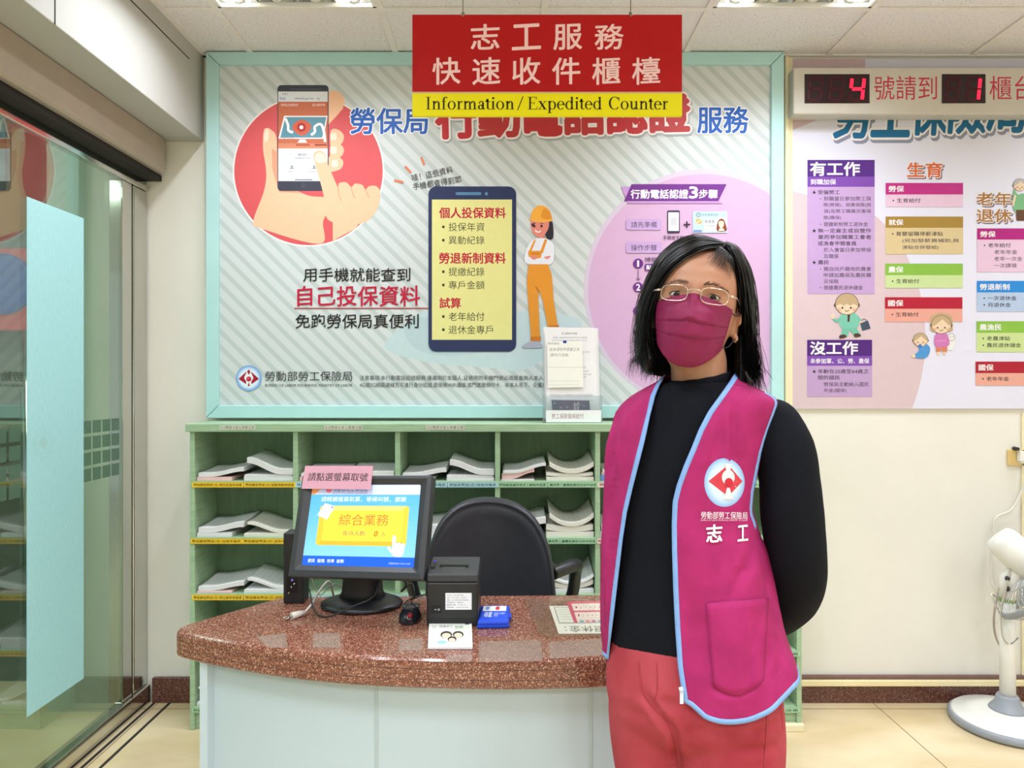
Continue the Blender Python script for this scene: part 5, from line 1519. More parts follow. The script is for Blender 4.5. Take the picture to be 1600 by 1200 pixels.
# ------------------------------------------------------------------ office chair behind the counter
def chair():
    D = 2.22
    t = thing('office_chair', 'black office chair with a tall rounded back behind the counter', 'chair', (wx(768, D), 2.42, 0))
    M_l = mat('black_vinyl', (44, 46, 52), rough=0.36, noise=0.06, scale=30, bump=0.12, bscale=400)
    cx = wx(767, D)
    def outline(k):
        o = []
        for (px, py) in ((668, 960), (667, 900), (670, 865), (680, 828), (698, 802), (725, 786), (762, 781), (800, 787), (830, 804), (850, 832), (861, 866), (866, 905), (868, 960), (850, 1010), (800, 1030), (740, 1030), (690, 1010)):
            o.append((px, py))
        c0, c1 = 767, 910
        return [((p[0] - c0) * k + c0, (p[1] - c1) * k + c1) for p in sc2(o, 4)]
    b = MB(); rings = []
    for k, dy in ((.02, -.006), (.25, -.006), (.5, -.008), (.68, -.010), (.80, -.012), (.90, -.016), (.945, -.010), (.955, -.014), (.985, -.004), (1.0, .02), (.99, .045), (.93, .06), (.6, .062), (.2, .062)):
        rings.append([(wx(u, D), D + dy + .055 * ((u - 767) / 100) ** 2 * -1 + .06 * ((960 - v) / 180) * .6, wz(v, D)) for u, v in outline(k)])
    b.loft(rings, cap=True); b.build('backrest', [M_l], t)
    b = MB(); b.loft([[(cx + .24 * math.cos(q) , 2.50 + .23 * math.sin(q), z) for q in np.linspace(0, 2 * PI, 28, endpoint=False)] for z in (.42, .44, .48, .505)]); b.build('seat', [M_l], t)
    for s_ in (1, -1):
        x = cx + .225 * s_
        b = MB(); b.tube(smooth_curve([(x - .03 * s_, 2.26, .735), (x + .03 * s_, 2.31, .745), (x + .055 * s_, 2.36, .735), (x + .06 * s_, 2.45, .69), (x + .05 * s_, 2.52, .58), (x - .02 * s_, 2.52, .45)], 6), .021, 12); b.build('armrest', [M_blk], t)
    b = MB(); b.tube([(cx, 2.50, .08), (cx, 2.50, .43)], .028, 14); b.build('column', [M_steel], t)
    for k in range(5):
        a = 2 * PI * k / 5 + .3; e = Vector((cx + .27 * math.cos(a), 2.50 + .2 * math.sin(a), .065))
        b = MB(); b.tube([(cx, 2.50, .10), e], [.026, .017], 10); lg = b.build('leg', [M_blk], t)
        b = MB(); b.lathe([(.022, -.012), (.026, -.006), (.026, .006), (.022, .012)], 16, (math.sin(a), -math.cos(a), 0), (e.x, e.y, .027)); b.build('caster', [M_blk2], lg)
    b = MB(); b.box(cx - .03, cx + .03, 2.27, 2.30, .46, .70); b.box(cx - .03, cx + .03, 2.27, 2.5, .40, .42); b.build('back_bracket', [M_blk], t, bevel=.004)
chair()

# ------------------------------------------------------------------ pedestal fan and wall socket at the right
def fan():
    cx, cy = 1.943, 2.785
    t = thing('pedestal_fan', 'white pedestal fan with grey trim against the right wall', 'fan', (cx, cy, 0))
    Wt = mat('fan_white', (236, 236, 230), rough=0.35, noise=0.02); G = mat('fan_grey', (150, 156, 164), rough=0.4, noise=0.03)
    b = MB(); b.lathe([(.198, .004), (.203, .012), (.202, .028), (.194, .034)], 56, (0, 0, 1), (cx, cy, 0)); b.build('base_rim', [G], t)
    b = MB(); b.lathe([(.196, .030), (.186, .040), (.15, .046), (.148, .049), (.10, .060), (.06, .064)], 56, (0, 0, 1), (cx, cy, 0)); b.build('base', [Wt], t)
    b = MB(); b.lathe([(.066, .062), (.062, .07), (.045, .09), (.040, .112), (.034, .122)], 32, (0, 0, 1), (cx, cy, 0)); b.build('base_collar', [G], t)
    b = MB(); b.tube([(cx, cy, .10), (cx, cy, .50)], .0275, 24); p = b.build('pole', [Wt], t)
    b = MB(); b.tube([(cx, cy, .485), (cx, cy, .535)], .0285, 24); o = b.build('green_sticker', [mat('green_sticker', (140, 190, 70), rough=0.4, noise=0.1, scale=80)], p); o['label'] = 'green sticker round the pole'
    b = MB(); b.tube([(cx - .006, cy - .0285, .33), (cx + .028, cy - .02, .35)], .003, 6); b.build('pole_mark', [G], p)
    # head: leans over, looking right, down and towards the room
    ax = Vector((.62, -.36, -.70)).normalized()
    gc = P(1636, 908, 2.72)
    mc = gc - ax * .075
    hub = mc
    b = MB(); b.tube([(cx, cy, .50), (cx + .005, cy - .005, .58), tuple(mc - ax * .03 + Vector((0, .0, -.02)))], [.03, .034, .028], 16); nk = b.build('neck', [Wt], t)
    for z in (.545, .585):
        b = MB(); b.lathe([(.009, 0), (.009, .012), (.006, .014)], 14, (-.6, -.8, 0), (cx - .02, cy - .028, z)); b.build('knob', [M_blk2], nk)
    b = MB(); b.lathe([(.03, -.150), (.050, -.146), (.060, -.128), (.064, -.07), (.062, .0), (.05, .012)], 36, ax, mc); b.build('motor_housing', [Wt], t)
    Gw = mat('grille_wire', (196, 198, 200), rough=0.25, metal=0.7, noise=0.03)
    x_ = ax.cross(Vector((0, 0, 1))).normalized(); y_ = ax.cross(x_)
    def circ(r, h, n=44): return [gc + ax * h + (x_ * math.cos(2 * PI * k / n) + y_ * math.sin(2 * PI * k / n)) * r for k in range(n)]
    b = MB()
    for s_ in (-1, 1):
        for k in range(56):
            a = 2 * PI * k / 56; e = x_ * math.cos(a) + y_ * math.sin(a)
            b.tube([gc + e * .055 + ax * s_ * .062, gc + e * .13 + ax * s_ * .056, gc + e * .185 + ax * s_ * .034, gc + e * .205 + ax * s_ * .004], .0011, 5, cap=False)
        for r, h in ((.06, .062), (.13, .057), (.175, .040)): b.tube(circ(r, h * s_), .0014, 6, closed=True)
    b.build('grille', [Gw], t)
    b = MB(); b.loft([circ(.203, -.013), circ(.211, -.010), circ(.212, .010), circ(.203, .013), circ(.203, -.013)], cap=False); b.build('grille_band', [G], t)
    b = MB(); b.lathe([(.056, .060), (.054, .068), (.03, .072)], 30, ax, gc); b.build('front_badge', [G], t)
    for k in range(3):
        b = MB(); a0 = 2 * PI * k / 3; g = []
        for i in range(9):
            row = []
            for j in range(7):
                r = .035 + .145 * i / 8; a = a0 + (-.45 + .95 * j / 6) * (.7 + .3 * math.sin(PI * i / 8))
                row.append(gc + (x_ * math.cos(a) + y_ * math.sin(a)) * r + ax * (.026 - .052 * j / 6))
            g.append(row)
        i0 = b.addv([p_ for r in g for p_ in r])
        for i in range(8):
            for j in range(6): b.face([i0 + i * 7 + j, i0 + i * 7 + j + 1, i0 + (i + 1) * 7 + j + 1, i0 + (i + 1) * 7 + j], True)
        o = b.build('blade', [mat('blade_grey', (206, 210, 212), rough=0.3, noise=0.03)], t)
        md = o.modifiers.new('thick', 'SOLIDIFY'); md.thickness = .003
    b = MB(); b.lathe([(.036, -.03), (.04, -.01), (.036, .03), (.01, .036)], 24, ax, gc); b.build('hub', [Wt], t)
    b = MB(); b.tube(smooth_curve([(cx - .01, cy - .03, .62), (cx - .035, cy - .04, .55), (cx - .05, cy - .035, .45), (cx - .04, cy - .03, .36), (cx - .02, cy - .03, .33)], 6), .0035, 8); b.build('control_lead', [mat('lead_grey', (190, 184, 168), rough=0.5, noise=0.03)], t)
    s = thing('wall_socket', 'cream wall socket with a black and a white plug above the fan', 'socket', (wx(1598), WALL, wz(714)))
    b = MB(); b.box(wx(1573), wx(1622), WALL - .008, WALL - .0005, wz(727.5), wz(702)); b.build('plate', [mat('socket_cream', (226, 198, 130), rough=0.4, noise=0.03)], s, bevel=.002)
    b = MB(); b.box(wx(1588), wx(1612), WALL - .011, WALL - .006, wz(724), wz(706)); b.build('outlet', [Wt], s, bevel=.001)
    b = MB(); b.tube([(wx(1583), WALL - .006, wz(700.5)), (wx(1583), WALL - .03, wz(700.5))], [.009, .007], 12); b.build('black_plug', [M_blk], s)
    k = thing('power_cord', 'white power cord running down the wall from the socket to the fan', 'cord', (wx(1592), WALL - .03, wz(712)))
    y = WALL - .02
    path = [(wx(1590), y - .01, wz(712)), (wx(1597), y - .01, wz(735)), (wx(1592), y, wz(765)), (wx(1575), y, wz(795)), (wx(1553), y, wz(806)), (wx(1547), y, wz(825)), (wx(1543), y, wz(870)), (wx(1541), y - .02, wz(910)), (wx(1549), y - .06, wz(936)), (1.915, 2.835, .50), (1.935, 2.835, .44)]
    b = MB(); b.tube(smooth_curve(path, 7), .0042, 8); b.build('cord', [mat('cord_white', (226, 222, 208), rough=0.45, noise=0.03)], k)
    b = MB(); b.box(wx(1590) - .012, wx(1590) + .012, WALL - .034, WALL - .0115, wz(720), wz(704)); b.build('plug', [Wt], k, bevel=.003)
    k2 = thing('mains_cord', 'grey cord trailing down behind the fan base at the right', 'cord', (2.0, 2.93, .3))
    b = MB(); b.tube(smooth_curve([(2.02, 2.94, .50), (1.99, 2.93, .40), (2.0, 2.94, .30), (2.05, 2.95, .20), (2.07, 2.95, .10), (2.10, 2.94, .008), (2.3, 2.93, .006)], 7), .0042, 8); b.build('cord', [mat('cord_greyish', (176, 166, 156), rough=0.5, noise=0.04)], k2)
fan()

# ------------------------------------------------------------------ the volunteer standing at the right
def gather(*pairs):
    return np.array(pairs, float)

BX_D = 1.30                                   # distance of the body's own axis
PX2M = BX_D / F
YAW = math.radians(-25)
CY, SY_ = math.cos(YAW), math.sin(YAW)
def ptab(rows):
    """rows (py, xl, xr, depth/width) -> smooth functions of py"""
    r = np.array(rows, float)
    yy = np.arange(r[0, 0], r[-1, 0] + 0.5, 2.0)
    cols = []
    k = np.exp(-0.5 * (np.arange(-6, 7) / 2.6) ** 2); k /= k.sum()
    for c in range(1, r.shape[1]):
        v = np.interp(yy, r[:, 0], r[:, c])
        v = np.convolve(np.pad(v, 6, mode='edge'), k, mode='valid')
        cols.append(v)
    return lambda py: [float(np.interp(py, yy, c)) for c in cols]

_FIT = {}
def fitted(tab, py):
    """centre and half width of the shell whose seen outline spans the table's xl..xr"""
    key = (id(tab), round(py * 2))
    if key in _FIT: return _FIT[key]
    xl, xr, ratio = tab(py)
    cx = ((xl + xr) / 2 - 800) * PX2M; W = (xr - xl) / 2 * PX2M
    for it in range(4):
        a = W / math.sqrt(CY * CY + (ratio * SY_) ** 2); q = np.linspace(0, 2 * PI, 72)
        e = 2 / 2.35
        x = a * np.sign(np.sin(q)) * np.abs(np.sin(q)) ** e; y = -a * ratio * np.sign(np.cos(q)) * np.abs(np.cos(q)) ** e
        X = cx + x * CY - y * SY_; Y = BX_D + x * SY_ + y * CY
        u = 800 + F * X / Y
        l, r = u.min(), u.max()
        W *= (xr - xl) / (r - l)
        cx += ((xl + xr) / 2 - (l + r) / 2) * PX2M
    _FIT[key] = (cx, W, ratio)
    return _FIT[key]

def torso_point(tab, th, py, grow=0.0, fold=None, n_=2.35):
    """point on a body-shaped shell: th = angle round the body from her front, towards her left"""
    cx, W, ratio = fitted(tab, py)
    a = W / math.sqrt(CY * CY + (ratio * SY_) ** 2) + grow
    bq = a * ratio + grow * 0.3
    s_, c_ = math.sin(th), math.cos(th)
    e = 2.0 / n_
    x = a * math.copysign(abs(s_) ** e, s_)
    y = -bq * math.copysign(abs(c_) ** e, c_)
    if c_ < 0: y *= 0.92
    if fold:
        k = fold(th, py)
        L = math.hypot(x, y) or 1
        x += x / L * k; y += y / L * k
    return Vector((cx + x * CY - y * SY_, BX_D + x * SY_ + y * CY, CAMZ - (py - 600) * PX2M))

SWT = ptab([(586, 1049, 1138, .95), (594, 1044, 1146, .92), (602, 1026, 1160, .80), (612, 1004, 1182, .70), (626, 985, 1196, .62), (650, 972, 1186, .61), (690, 962, 1172, .63), (740, 958, 1164, .68), (800, 957, 1160, .68), (870, 956, 1176, .66), (930, 952, 1206, .66), (1000, 949, 1216, .66), (1050, 949, 1220, .64)])
VST = ptab([(584, 1040, 1149, .98), (592, 1034, 1156, .95), (600, 1020, 1170, .82), (610, 1000, 1190, .73), (622, 982, 1218, .66), (640, 966, 1212, .65), (670, 955, 1200, .67), (700, 949, 1191, .70), (730, 948, 1185, .72), (760, 947, 1179, .73), (790, 945, 1177, .73), (808, 944, 1184, .72), (860, 938, 1200, .70), (930, 936, 1214, .69), (990, 939, 1231, .69), (1030, 942, 1248, .69), (1060, 944, 1258, .68), (1135, 944, 1268, .66)])
JNS = ptab([(985, 953, 1212, .68), (1040, 947, 1220, .68), (1080, 946, 1226, .68), (1110, 949, 1227, .68), (1150, 953, 1226, .66)])

def fold_vest(th, py):
    g = min(max((py - 640) / 300, 0), 1)
    return g * (0.0035 * math.sin(5.2 * th + 0.011 * py) + 0.0022 * math.sin(9 * th - 0.018 * py + 1.3)) + 0.002 * math.sin(7 * th + .03 * py) * g \
        + (0.003 * math.sin(16 * th + .02 * py) * sst(606, 640, py) * (1 - sst(700, 780, py)) if th < 0 else 0)

def new_obj_from(me, name, mats, parent, smooth=True):
    me.materials.clear()
    for m in mats: me.materials.append(m)
    me.polygons.foreach_set('use_smooth', [smooth] * len(me.polygons))
    me.update()
    me.name = name
    return link(name, me, parent)

def fuse(mb, voxel, smooth_it=6, factor=0.5):
    """melt the closed pieces of a builder into one continuous surface"""
    me = mb.mesh([])
    bm = bmesh.new(); bm.from_mesh(me); bmesh.ops.recalc_face_normals(bm, faces=bm.faces); bm.to_mesh(me); bm.free()
    o = bpy.data.objects.new('tmp', me); COL.objects.link(o)
    md = o.modifiers.new('r', 'REMESH'); md.mode = 'VOXEL'; md.voxel_size = voxel; md.adaptivity = 0
    if smooth_it:
        m2 = o.modifiers.new('s', 'SMOOTH'); m2.factor = factor; m2.iterations = smooth_it
    dg = bpy.context.evaluated_depsgraph_get(); dg.update()
    out = bpy.data.meshes.new_from_object(o.evaluated_get(dg))
    bpy.data.objects.remove(o); bpy.data.meshes.remove(me)
    return out

def crease(me, pts, width, depth):
    """press a furrow into cloth along a seen line; only the near side is touched"""
    L = np.array([(p.x, p.y) for p in smooth_curve([(a, b, 0) for a, b in pts], 6)])
    n = len(me.vertices)
    co = np.empty(n * 3); me.vertices.foreach_get('co', co); co = co.reshape(-1, 3)
    no = np.empty(n * 3); me.vertex_normals.foreach_get('vector', no); no = no.reshape(-1, 3)
    u = 800 + F * co[:, 0] / co[:, 1]; v = 600 + F * (CAMZ - co[:, 2]) / co[:, 1]
    near = (co[:, 1] < 1.36) & (u > L[:, 0].min() - 40) & (u < L[:, 0].max() + 40) & (v > L[:, 1].min() - 40) & (v < L[:, 1].max() + 40)
    for i in np.nonzero(near)[0]:
        d = np.hypot(L[:, 0] - u[i], L[:, 1] - v[i]); k = int(d.argmin())
        t = k / (len(L) - 1); e = min(1, 5 * t + .15, 5 * (1 - t) + .15)
        g = math.exp(-0.5 * (d[k] / width) ** 2) - .45 * math.exp(-0.5 * ((d[k] - 2.4 * width) / width) ** 2)
        s_ = 1 if no[i][1] < 0 else -1
        co[i] -= s_ * no[i] * depth * e * g
    me.vertices.foreach_set('co', co.ravel()); me.update()

def bvh_of(*objs):
    V, Fc = [], []
    for o in objs:
        i = len(V)
        V += [tuple(v.co) for v in o.data.vertices]
        Fc += [tuple(i + k for k in p.vertices) for p in o.data.polygons]
    return BVHTree.FromPolygons(V, Fc)

def cast(bvh, px, py, lift=0.001):
    o = Vector((0, 0, CAMZ)); d = Vector(((px - 800) / F, 1, -(py - 600) / F)).normalized()
    loc, nrm, idx, dist = bvh.ray_cast(o, d)
    if loc is None:
        return None
    return loc - d * lift

def cast_line(bvh, pts, lift=0.001, step=3.0):
    """run a line of pixels over a surface; misses are bridged at the neighbours' depth"""
    P2 = []
    pts = [(p.x, p.y) for p in smooth_curve([(a, b, 0) for a, b in pts], 6)]
    last = None
    raw = []
    for (x, y) in pts:
        q = cast(bvh, x, y, lift)
        raw.append((x, y, q))
    ok = [i for i, r in enumerate(raw) if r[2] is not None]
    for i, (x, y, q) in enumerate(raw):
        if q is None and ok:
            j = min(ok, key=lambda k: abs(k - i)); q = P(x, y, raw[j][2].y)
        P2.append(q)
    return P2

def ribbon(mb, path, w, th, bvh=None, normal=None):
    """flat tape along a path, facing the viewer side of the cloth"""
    n = len(path)
    rings = []
    for k in range(n):
        t = (path[min(k + 1, n - 1)] - path[max(k - 1, 0)]).normalized()
        nr = Vector((0, -1, 0))
        if bvh:
            loc, nn, i, d = bvh.find_nearest(path[k])
            if nn is not None:
                nr = nn if nn.dot(path[k] - Vector((0, 0, CAMZ))) < 0 else -nn
        s_ = t.cross(nr).normalized(); nr = s_.cross(t).normalized()
        p = path[k]
        rings.append([p - s_ * w / 2 - nr * th, p - s_ * w / 2 * .9 + nr * th * .6, p + nr * th, p + s_ * w / 2 * .9 + nr * th * .6, p + s_ * w / 2 - nr * th])
    mb.loft(rings, cap=True, smooth=True)

# ---- the head's own frame: u to her left, v up, w out of the face
HY, HR, HP = math.radians(16), math.radians(8), math.radians(0)
HC = P(1087, 472.5, 1.28)
_w = Vector((-math.sin(HY), -math.cos(HY), 0)); _u = Vector((math.cos(HY), -math.sin(HY), 0)); _v = Vector((0, 0, 1))
_roll = Matrix.Rotation(HR, 3, Vector((0, 1, 0)))
U_, V_, W__ = _roll @ _u, _roll @ _v, _roll @ _w
def H(u, v, w): return HC + U_ * u + V_ * v + W__ * w
def Hd(u, v, w): return U_ * u + V_ * v + W__ * w

HEAD = np.array([(-.121, .006, .052, -.01), (-.116, .022, .066, .03), (-.108, .036, .0735, .043), (-.095, .047, .0785, .050), (-.075, .0585, .0815, .060), (-.05, .0655, .084, .074), (-.025, .0695, .0855, .086), (0, .071, .0865, .093), (.02, .072, .088, .096), (.04, .0712, .0875, .095), (.06, .066, .081, .089), (.078, .056, .067, .075), (.09, .043, .050, .057), (.098, .024, .028, .032), (.1, .004, .005, .005)])
def head_ring(v):
    return [float(np.interp(v, HEAD[:, 0], HEAD[:, k])) for k in (1, 2, 3)]
def g2(x, y, sx, sy): return math.exp(-0.5 * ((x / sx) ** 2 + (y / sy) ** 2))
def head_pt(phi, v):
    a, bf, bb = head_ring(v)
    s_, c_ = math.sin(phi), math.cos(phi)
    n_ = 2.25
    u = a * math.copysign(abs(s_) ** (2 / n_), s_)
    w = (bf if c_ > 0 else bb) * math.copysign(abs(c_) ** (2 / n_), c_)
    if c_ > 0:
        au = abs(u)
        d = 0.0
        d += 0.0035 * g2(au - .030, v - .019, .016, .007)          # brow
        d -= 0.0085 * g2(au - .031, v + .001, .0125, .0085)        # socket
        d += 0.0050 * g2(u, v - .004, .0075, .016)                 # root of the nose
        nz = min(max((.008 - v) / .050, 0), 1) if v > -.042 else max(0, 1 - (-.042 - v) / .012)
        d += 0.019 * nz * math.exp(-0.5 * (u / (.0065 + .004 * nz)) ** 2)
        d += 0.0035 * g2(au - .040, v + .030, .015, .013)          # cheek
        d += 0.0045 * g2(u, v + .069, .018, .006) + .003 * g2(u, v + .100, .016, .010)
        d -= 0.0025 * g2(u, v + .082, .02, .004)
        w += d
    return u, v, w

M_skin = mat('skin', (186, 139, 112), rough=0.46, spec=0.35, noise=0.03, scale=18, color2=(176, 125, 98))
M_skin.node_tree.nodes['Principled BSDF'].inputs['Subsurface Weight'].default_value = 0.08
M_skin.node_tree.nodes['Principled BSDF'].inputs['Subsurface Radius'].default_value = (0.012, 0.005, 0.003)
M_hair = mat('black_hair', (26, 23, 24), rough=0.36, spec=0.5, noise=0.15, scale=120)
M_vest = mat('magenta_vest', (172, 42, 104), rough=0.75, spec=0.2, noise=0.05, scale=22, bump=0.25, bscale=900, color2=(158, 36, 94))
M_trim = mat('blue_piping', (128, 168, 224), rough=0.6, noise=0.04, scale=60, bump=0.2, bscale=900)
M_knit = mat('black_knit', (17, 19, 26), rough=0.85, spec=0.15, noise=0.1, scale=300, bump=0.3, bscale=700)
M_jean = mat('coral_denim', (180, 76, 86), rough=0.8, spec=0.15, noise=0.06, scale=9, bump=0.25, bscale=800, color2=(156, 52, 62), stretch=(1, 1, .5), lo=.3, hi=.7)
M_mask = mat('wine_mask', (134, 32, 76), rough=0.55, spec=0.25, noise=0.04, scale=30, bump=0.12, bscale=900)

# arms: (point, radius) chains in the room
AL = [(P(1206, 668, 1.275), .053), (P(1224, 704, 1.262), .054), (P(1233, 748, 1.255), .0515), (P(1237, 800, 1.255), .054), (P(1243, 860, 1.265), .0525), (P(1247, 902, 1.285), .049), (P(1239, 935, 1.33), .046), (P(1216, 962, 1.39), .039), (P(1180, 985, 1.445), .034), (P(1150, 998, 1.475), .031)]
AR = [(P(1003, 664, 1.375), .050), (P(991, 705, 1.40), .048), (P(987, 760, 1.425), .046), (P(990, 820, 1.45), .043), (P(1000, 880, 1.475), .042), (P(1020, 925, 1.50), .038), (P(1052, 962, 1.505), .035), (P(1085, 985, 1.50), .031), (P(1100, 992, 1.495), .029)]
def chain(mb, ch, k=1.0, n=16, sub=4, grow=0.0):
    pts = smooth_curve([c[0] for c in ch], sub)
    rs = np.interp(np.linspace(0, len(ch) - 1, len(pts)), range(len(ch)), [c[1] * k + grow for c in ch])
    mb.tube(pts, list(rs), n)
    mb.ball(pts[0], rs[0], 14, 10); mb.ball(pts[-1], rs[-1], 14, 10)

LEGL = [(P(1138, 1070, 1.285), .090), (P(1139, 1110, 1.280), .0955), (P(1141, 1150, 1.275), .0955), (P(1141, 1200, 1.265), .0925), (Vector((.390, 1.265, .62)), .080), (Vector((.392, 1.265, .55)), .071), (Vector((.395, 1.265, .46)), .064), (Vector((.398, 1.285, .36)), .065), (Vector((.40, 1.295, .22)), .055), (Vector((.402, 1.29, .09)), .048)]
LEGR = [(P(1028, 1070, 1.335), .088), (P(1026, 1110, 1.34), .092), (P(1026, 1150, 1.345), .088), (P(1030, 1200, 1.345), .083), (Vector((.284, 1.35, .62)), .075), (Vector((.286, 1.35, .55)), .068), (Vector((.288, 1.35, .46)), .062), (Vector((.29, 1.37, .36)), .063), (Vector((.29, 1.38, .22)), .054), (Vector((.288, 1.375, .09)), .047)]

def build_person():
    # ------------------------------------------------ body, one continuous surface
    b = MB()
    rings = []
    vsq = np.concatenate([np.linspace(-.121, -.1, 8), np.linspace(-.096, .06, 60), np.linspace(.064, .1, 14)])
    for v in vsq:
        rings.append([H(*head_pt(2 * PI * k / 96, float(v))) for k in range(96)])
    b.loft(rings)
    for s_ in (-1, 1):                           # ears
        R = Matrix((U_, V_, W__)).transposed() @ Matrix.Rotation(s_ * math.radians(-22), 3, 'Y')
        b.ball(H(s_ * .0745, -.028, -.012), (.006, .031, .017), 18, 14, R)
        rim = [H(s_ * (.078 + .002 * math.sin(q)), -.026 + .030 * math.cos(q), -.012 + .0165 * math.sin(q)) for q in np.linspace(-2.6, 1.9, 22)]
        b.tube(rim, .0034, 8); b.ball(H(s_ * .077, -.057, -.007), (.0055, .008, .007), 12, 8, Matrix((U_, V_, W__)).transposed())
    nk = [(H(0, -.075, -.012), .050), (P(1090, 560, 1.295), .050), (P(1092, 585, 1.30), .050), (P(1094, 612, 1.305), .056)]
    chain(b, nk, n=24)
    rings = []
    for py in (600, 612, 626, 650, 690, 740, 800, 870, 930, 1000, 1050, 1090, 1105):
        tab = SWT if py < 1000 else JNS
        rings.append([torso_point(tab, 2 * PI * k / 40, min(py, 1112), grow=-.022 - (.02 if py > 1060 else 0)) for k in range(40)])
    b.loft(rings)
    for ch in (AL, AR): chain(b, ch, .62)
    for ch in (LEGL, LEGR): chain(b, ch, .74)
    # hands, her right wrist held in her left hand behind her back
    def hand(wr, dirn, side, nrm):
        d = dirn.normalized(); n = nrm.normalized(); s_ = d.cross(n).normalized() * side
        b.tube([wr, wr + d * .03, wr + d * .065, wr + d * .085], [.021, .026, .029, .024], 12)
        for k, (off, L) in enumerate(((-.027, .062), (-.009, .072), (.009, .068), (.026, .054))):
            p0 = wr + d * .072 + s_ * off
            p1 = p0 + d * L * .42 + n * .006; p2 = p1 + d * L * .22 + n * L * .28; p3 = p2 - d * L * .02 + n * L * .32
            b.tube([p0, p1, p2, p3], [.0088, .0085, .0078, .0068], 8); b.ball(p3, .0068, 8, 6); b.ball(p1, .0086, 8, 6); b.ball(p2, .0079, 8, 6)
        q0 = wr + d * .03 + s_ * -.022; q1 = q0 + d * .028 - s_ * .022 + n * .010; q2 = q1 + d * .026 - s_ * .006 + n * .014
        b.tube([q0, q1, q2], [.0115, .010, .008], 8); b.ball(q2, .008, 8, 6); b.ball(q1, .010, 8, 6)
    hand(P(1150, 998, 1.478), Vector((-.9, .12, -.28)), 1, Vector((0, 1, .15)))
    hand(P(1100, 992, 1.497), Vector((.85, .30, -.42)), -1, Vector((0, 1, .1)))
    me = fuse(b, .0034, 3, .5)
    body = new_obj_from(me, 'person', [M_skin], None)
    tag(body, 'standing person with black bob, glasses, wine mask, magenta vest and coral trousers, hands behind back', 'person')

    # ------------------------------------------------ eyes
    M_eyew = mat('eye_white', (226, 214, 206), rough=0.2, noise=0.02)
    M_iris = mat('iris_brown', (46, 28, 20), rough=0.12, noise=0.1, scale=300)
    M_pup = mat('pupil', (8, 6, 6), rough=0.08, noise=0.02)
    M_lash = mat('lash', (30, 20, 18), rough=0.6, noise=0.05)
    R3 = Matrix((U_, V_, W__)).transposed()
    for s_ in (-1, 1):
        ec = H(s_ * .0306, .0, .0655)
        look = (Vector((0.0, .02, CAMZ)) - ec).normalized()
        eb = MB(); eb.ball(ec, .0122, 24, 16); eye = eb.build('eyeball', [M_eyew], body)
        x_ = look.cross(V_).normalized(); y_ = x_.cross(look)
        def capd(r0, dist, name, m):
            mb = MB(); rr = []
            for k in range(6):
                r = max(r0 * k / 5, 1e-5); h = math.sqrt(max(dist ** 2 - r * r, 0))
                rr.append([ec + look * h + (x_ * math.cos(q) + y_ * math.sin(q)) * r for q in np.linspace(0, 2 * PI, 24, endpoint=False)])
            mb.loft(rr, cap=False); return mb.build(name, [m], eye)
        capd(.0058, .01235, 'iris', M_iris); capd(.0024, .01250, 'pupil', M_pup)
        def open_up(t): return math.radians(20.5) * max(1 - t * t, 0) ** .62 + math.radians(2 - 3 * s_ * t)
        def open_lo(t): return -math.radians(15) * max(1 - t * t, 0) ** .70 + math.radians(2 - 3 * s_ * t)
        def sph(az, el, r): return ec + R3 @ Vector((math.sin(az) * math.cos(el), math.sin(el), math.cos(az) * math.cos(el))) * r
        AZ = math.radians(62)
        for nm, fn, lim in (('upper_eyelid', open_up, math.radians(66)), ('lower_eyelid', open_lo, -math.radians(60))):
            mb = MB(); g = []
            for i in range(25):
                t = -1 + 2 * i / 24; az = t * AZ
                e0 = fn(max(min(t * 1.08, 1), -1))
                g.append([sph(az, e0 + (lim - e0) * k / 8, .0131 + .0010 * math.sin(PI * min(k / 3, 1)) - (.0006 if k == 0 else 0) - .0003 * k) for k in range(9)])
            mb.loft(g, cap=False, closed=False)
            lid = mb.build(nm, [M_skin], body)
            ed = [sph((-1 + 2 * i / 24) * AZ, fn(max(min((-1 + 2 * i / 24) * 1.08, 1), -1)), .0133) for i in range(25)]
            mb = MB(); mb.tube(ed, [.00085 if nm[0] == 'u' else .00035] * 25, 6); mb.build('lash_line', [M_lash], lid)
        # crease over the lid and a soft eyebrow of fine hairs
        mb = MB()
        for k in range(200):
            t = RNG.random(); u = s_ * (.012 + .040 * t); v = .0180 + .0045 * math.sin(PI * min(t * 1.15, 1)) - .004 * t + RNG.normal() * .0017
            phi = math.asin(max(min(u / .073, 1), -1)); uu, vv, ww = head_pt(phi * 1.03, v)
            p = H(u, v, ww + .0006)
            e = Hd(s_ * (.0048), .0022 * (1 - 1.6 * t), -.0010)
            mb.tube([p, p + e * .5, p + e], [.00026, .00024, .00008], 3, cap=False)
        mb.build('eyebrow', [mat('brow_hair', (112, 86, 72), rough=0.7, noise=0.1)], body)
    eb = MB(); eb.ball(H(.0785, -.058, -.002), .0022, 12, 8); eb.build('ear_stud', [mat('stud_gold', (226, 206, 160), rough=0.15, metal=1, noise=0.02)], body)

    # ------------------------------------------------ face mask with pleats
    def wc(v):
        return float(np.interp(v, [-.128, -.122, -.112, -.10, -.085, -.065, -.045, -.03, -.015, -.004, .002], [.062, .076, .088, .0955, .1005, .105, .1065, .1045, .0985, .0925, .0895]))
    def skin_w(u, v):
        a, bf, bb = head_ring(v)
        k = min(abs(u) / a, .9995)
        phi = math.asin(k ** (2.25 / 2)) * (1 if u >= 0 else -1)
        return head_pt(phi, v)[2]
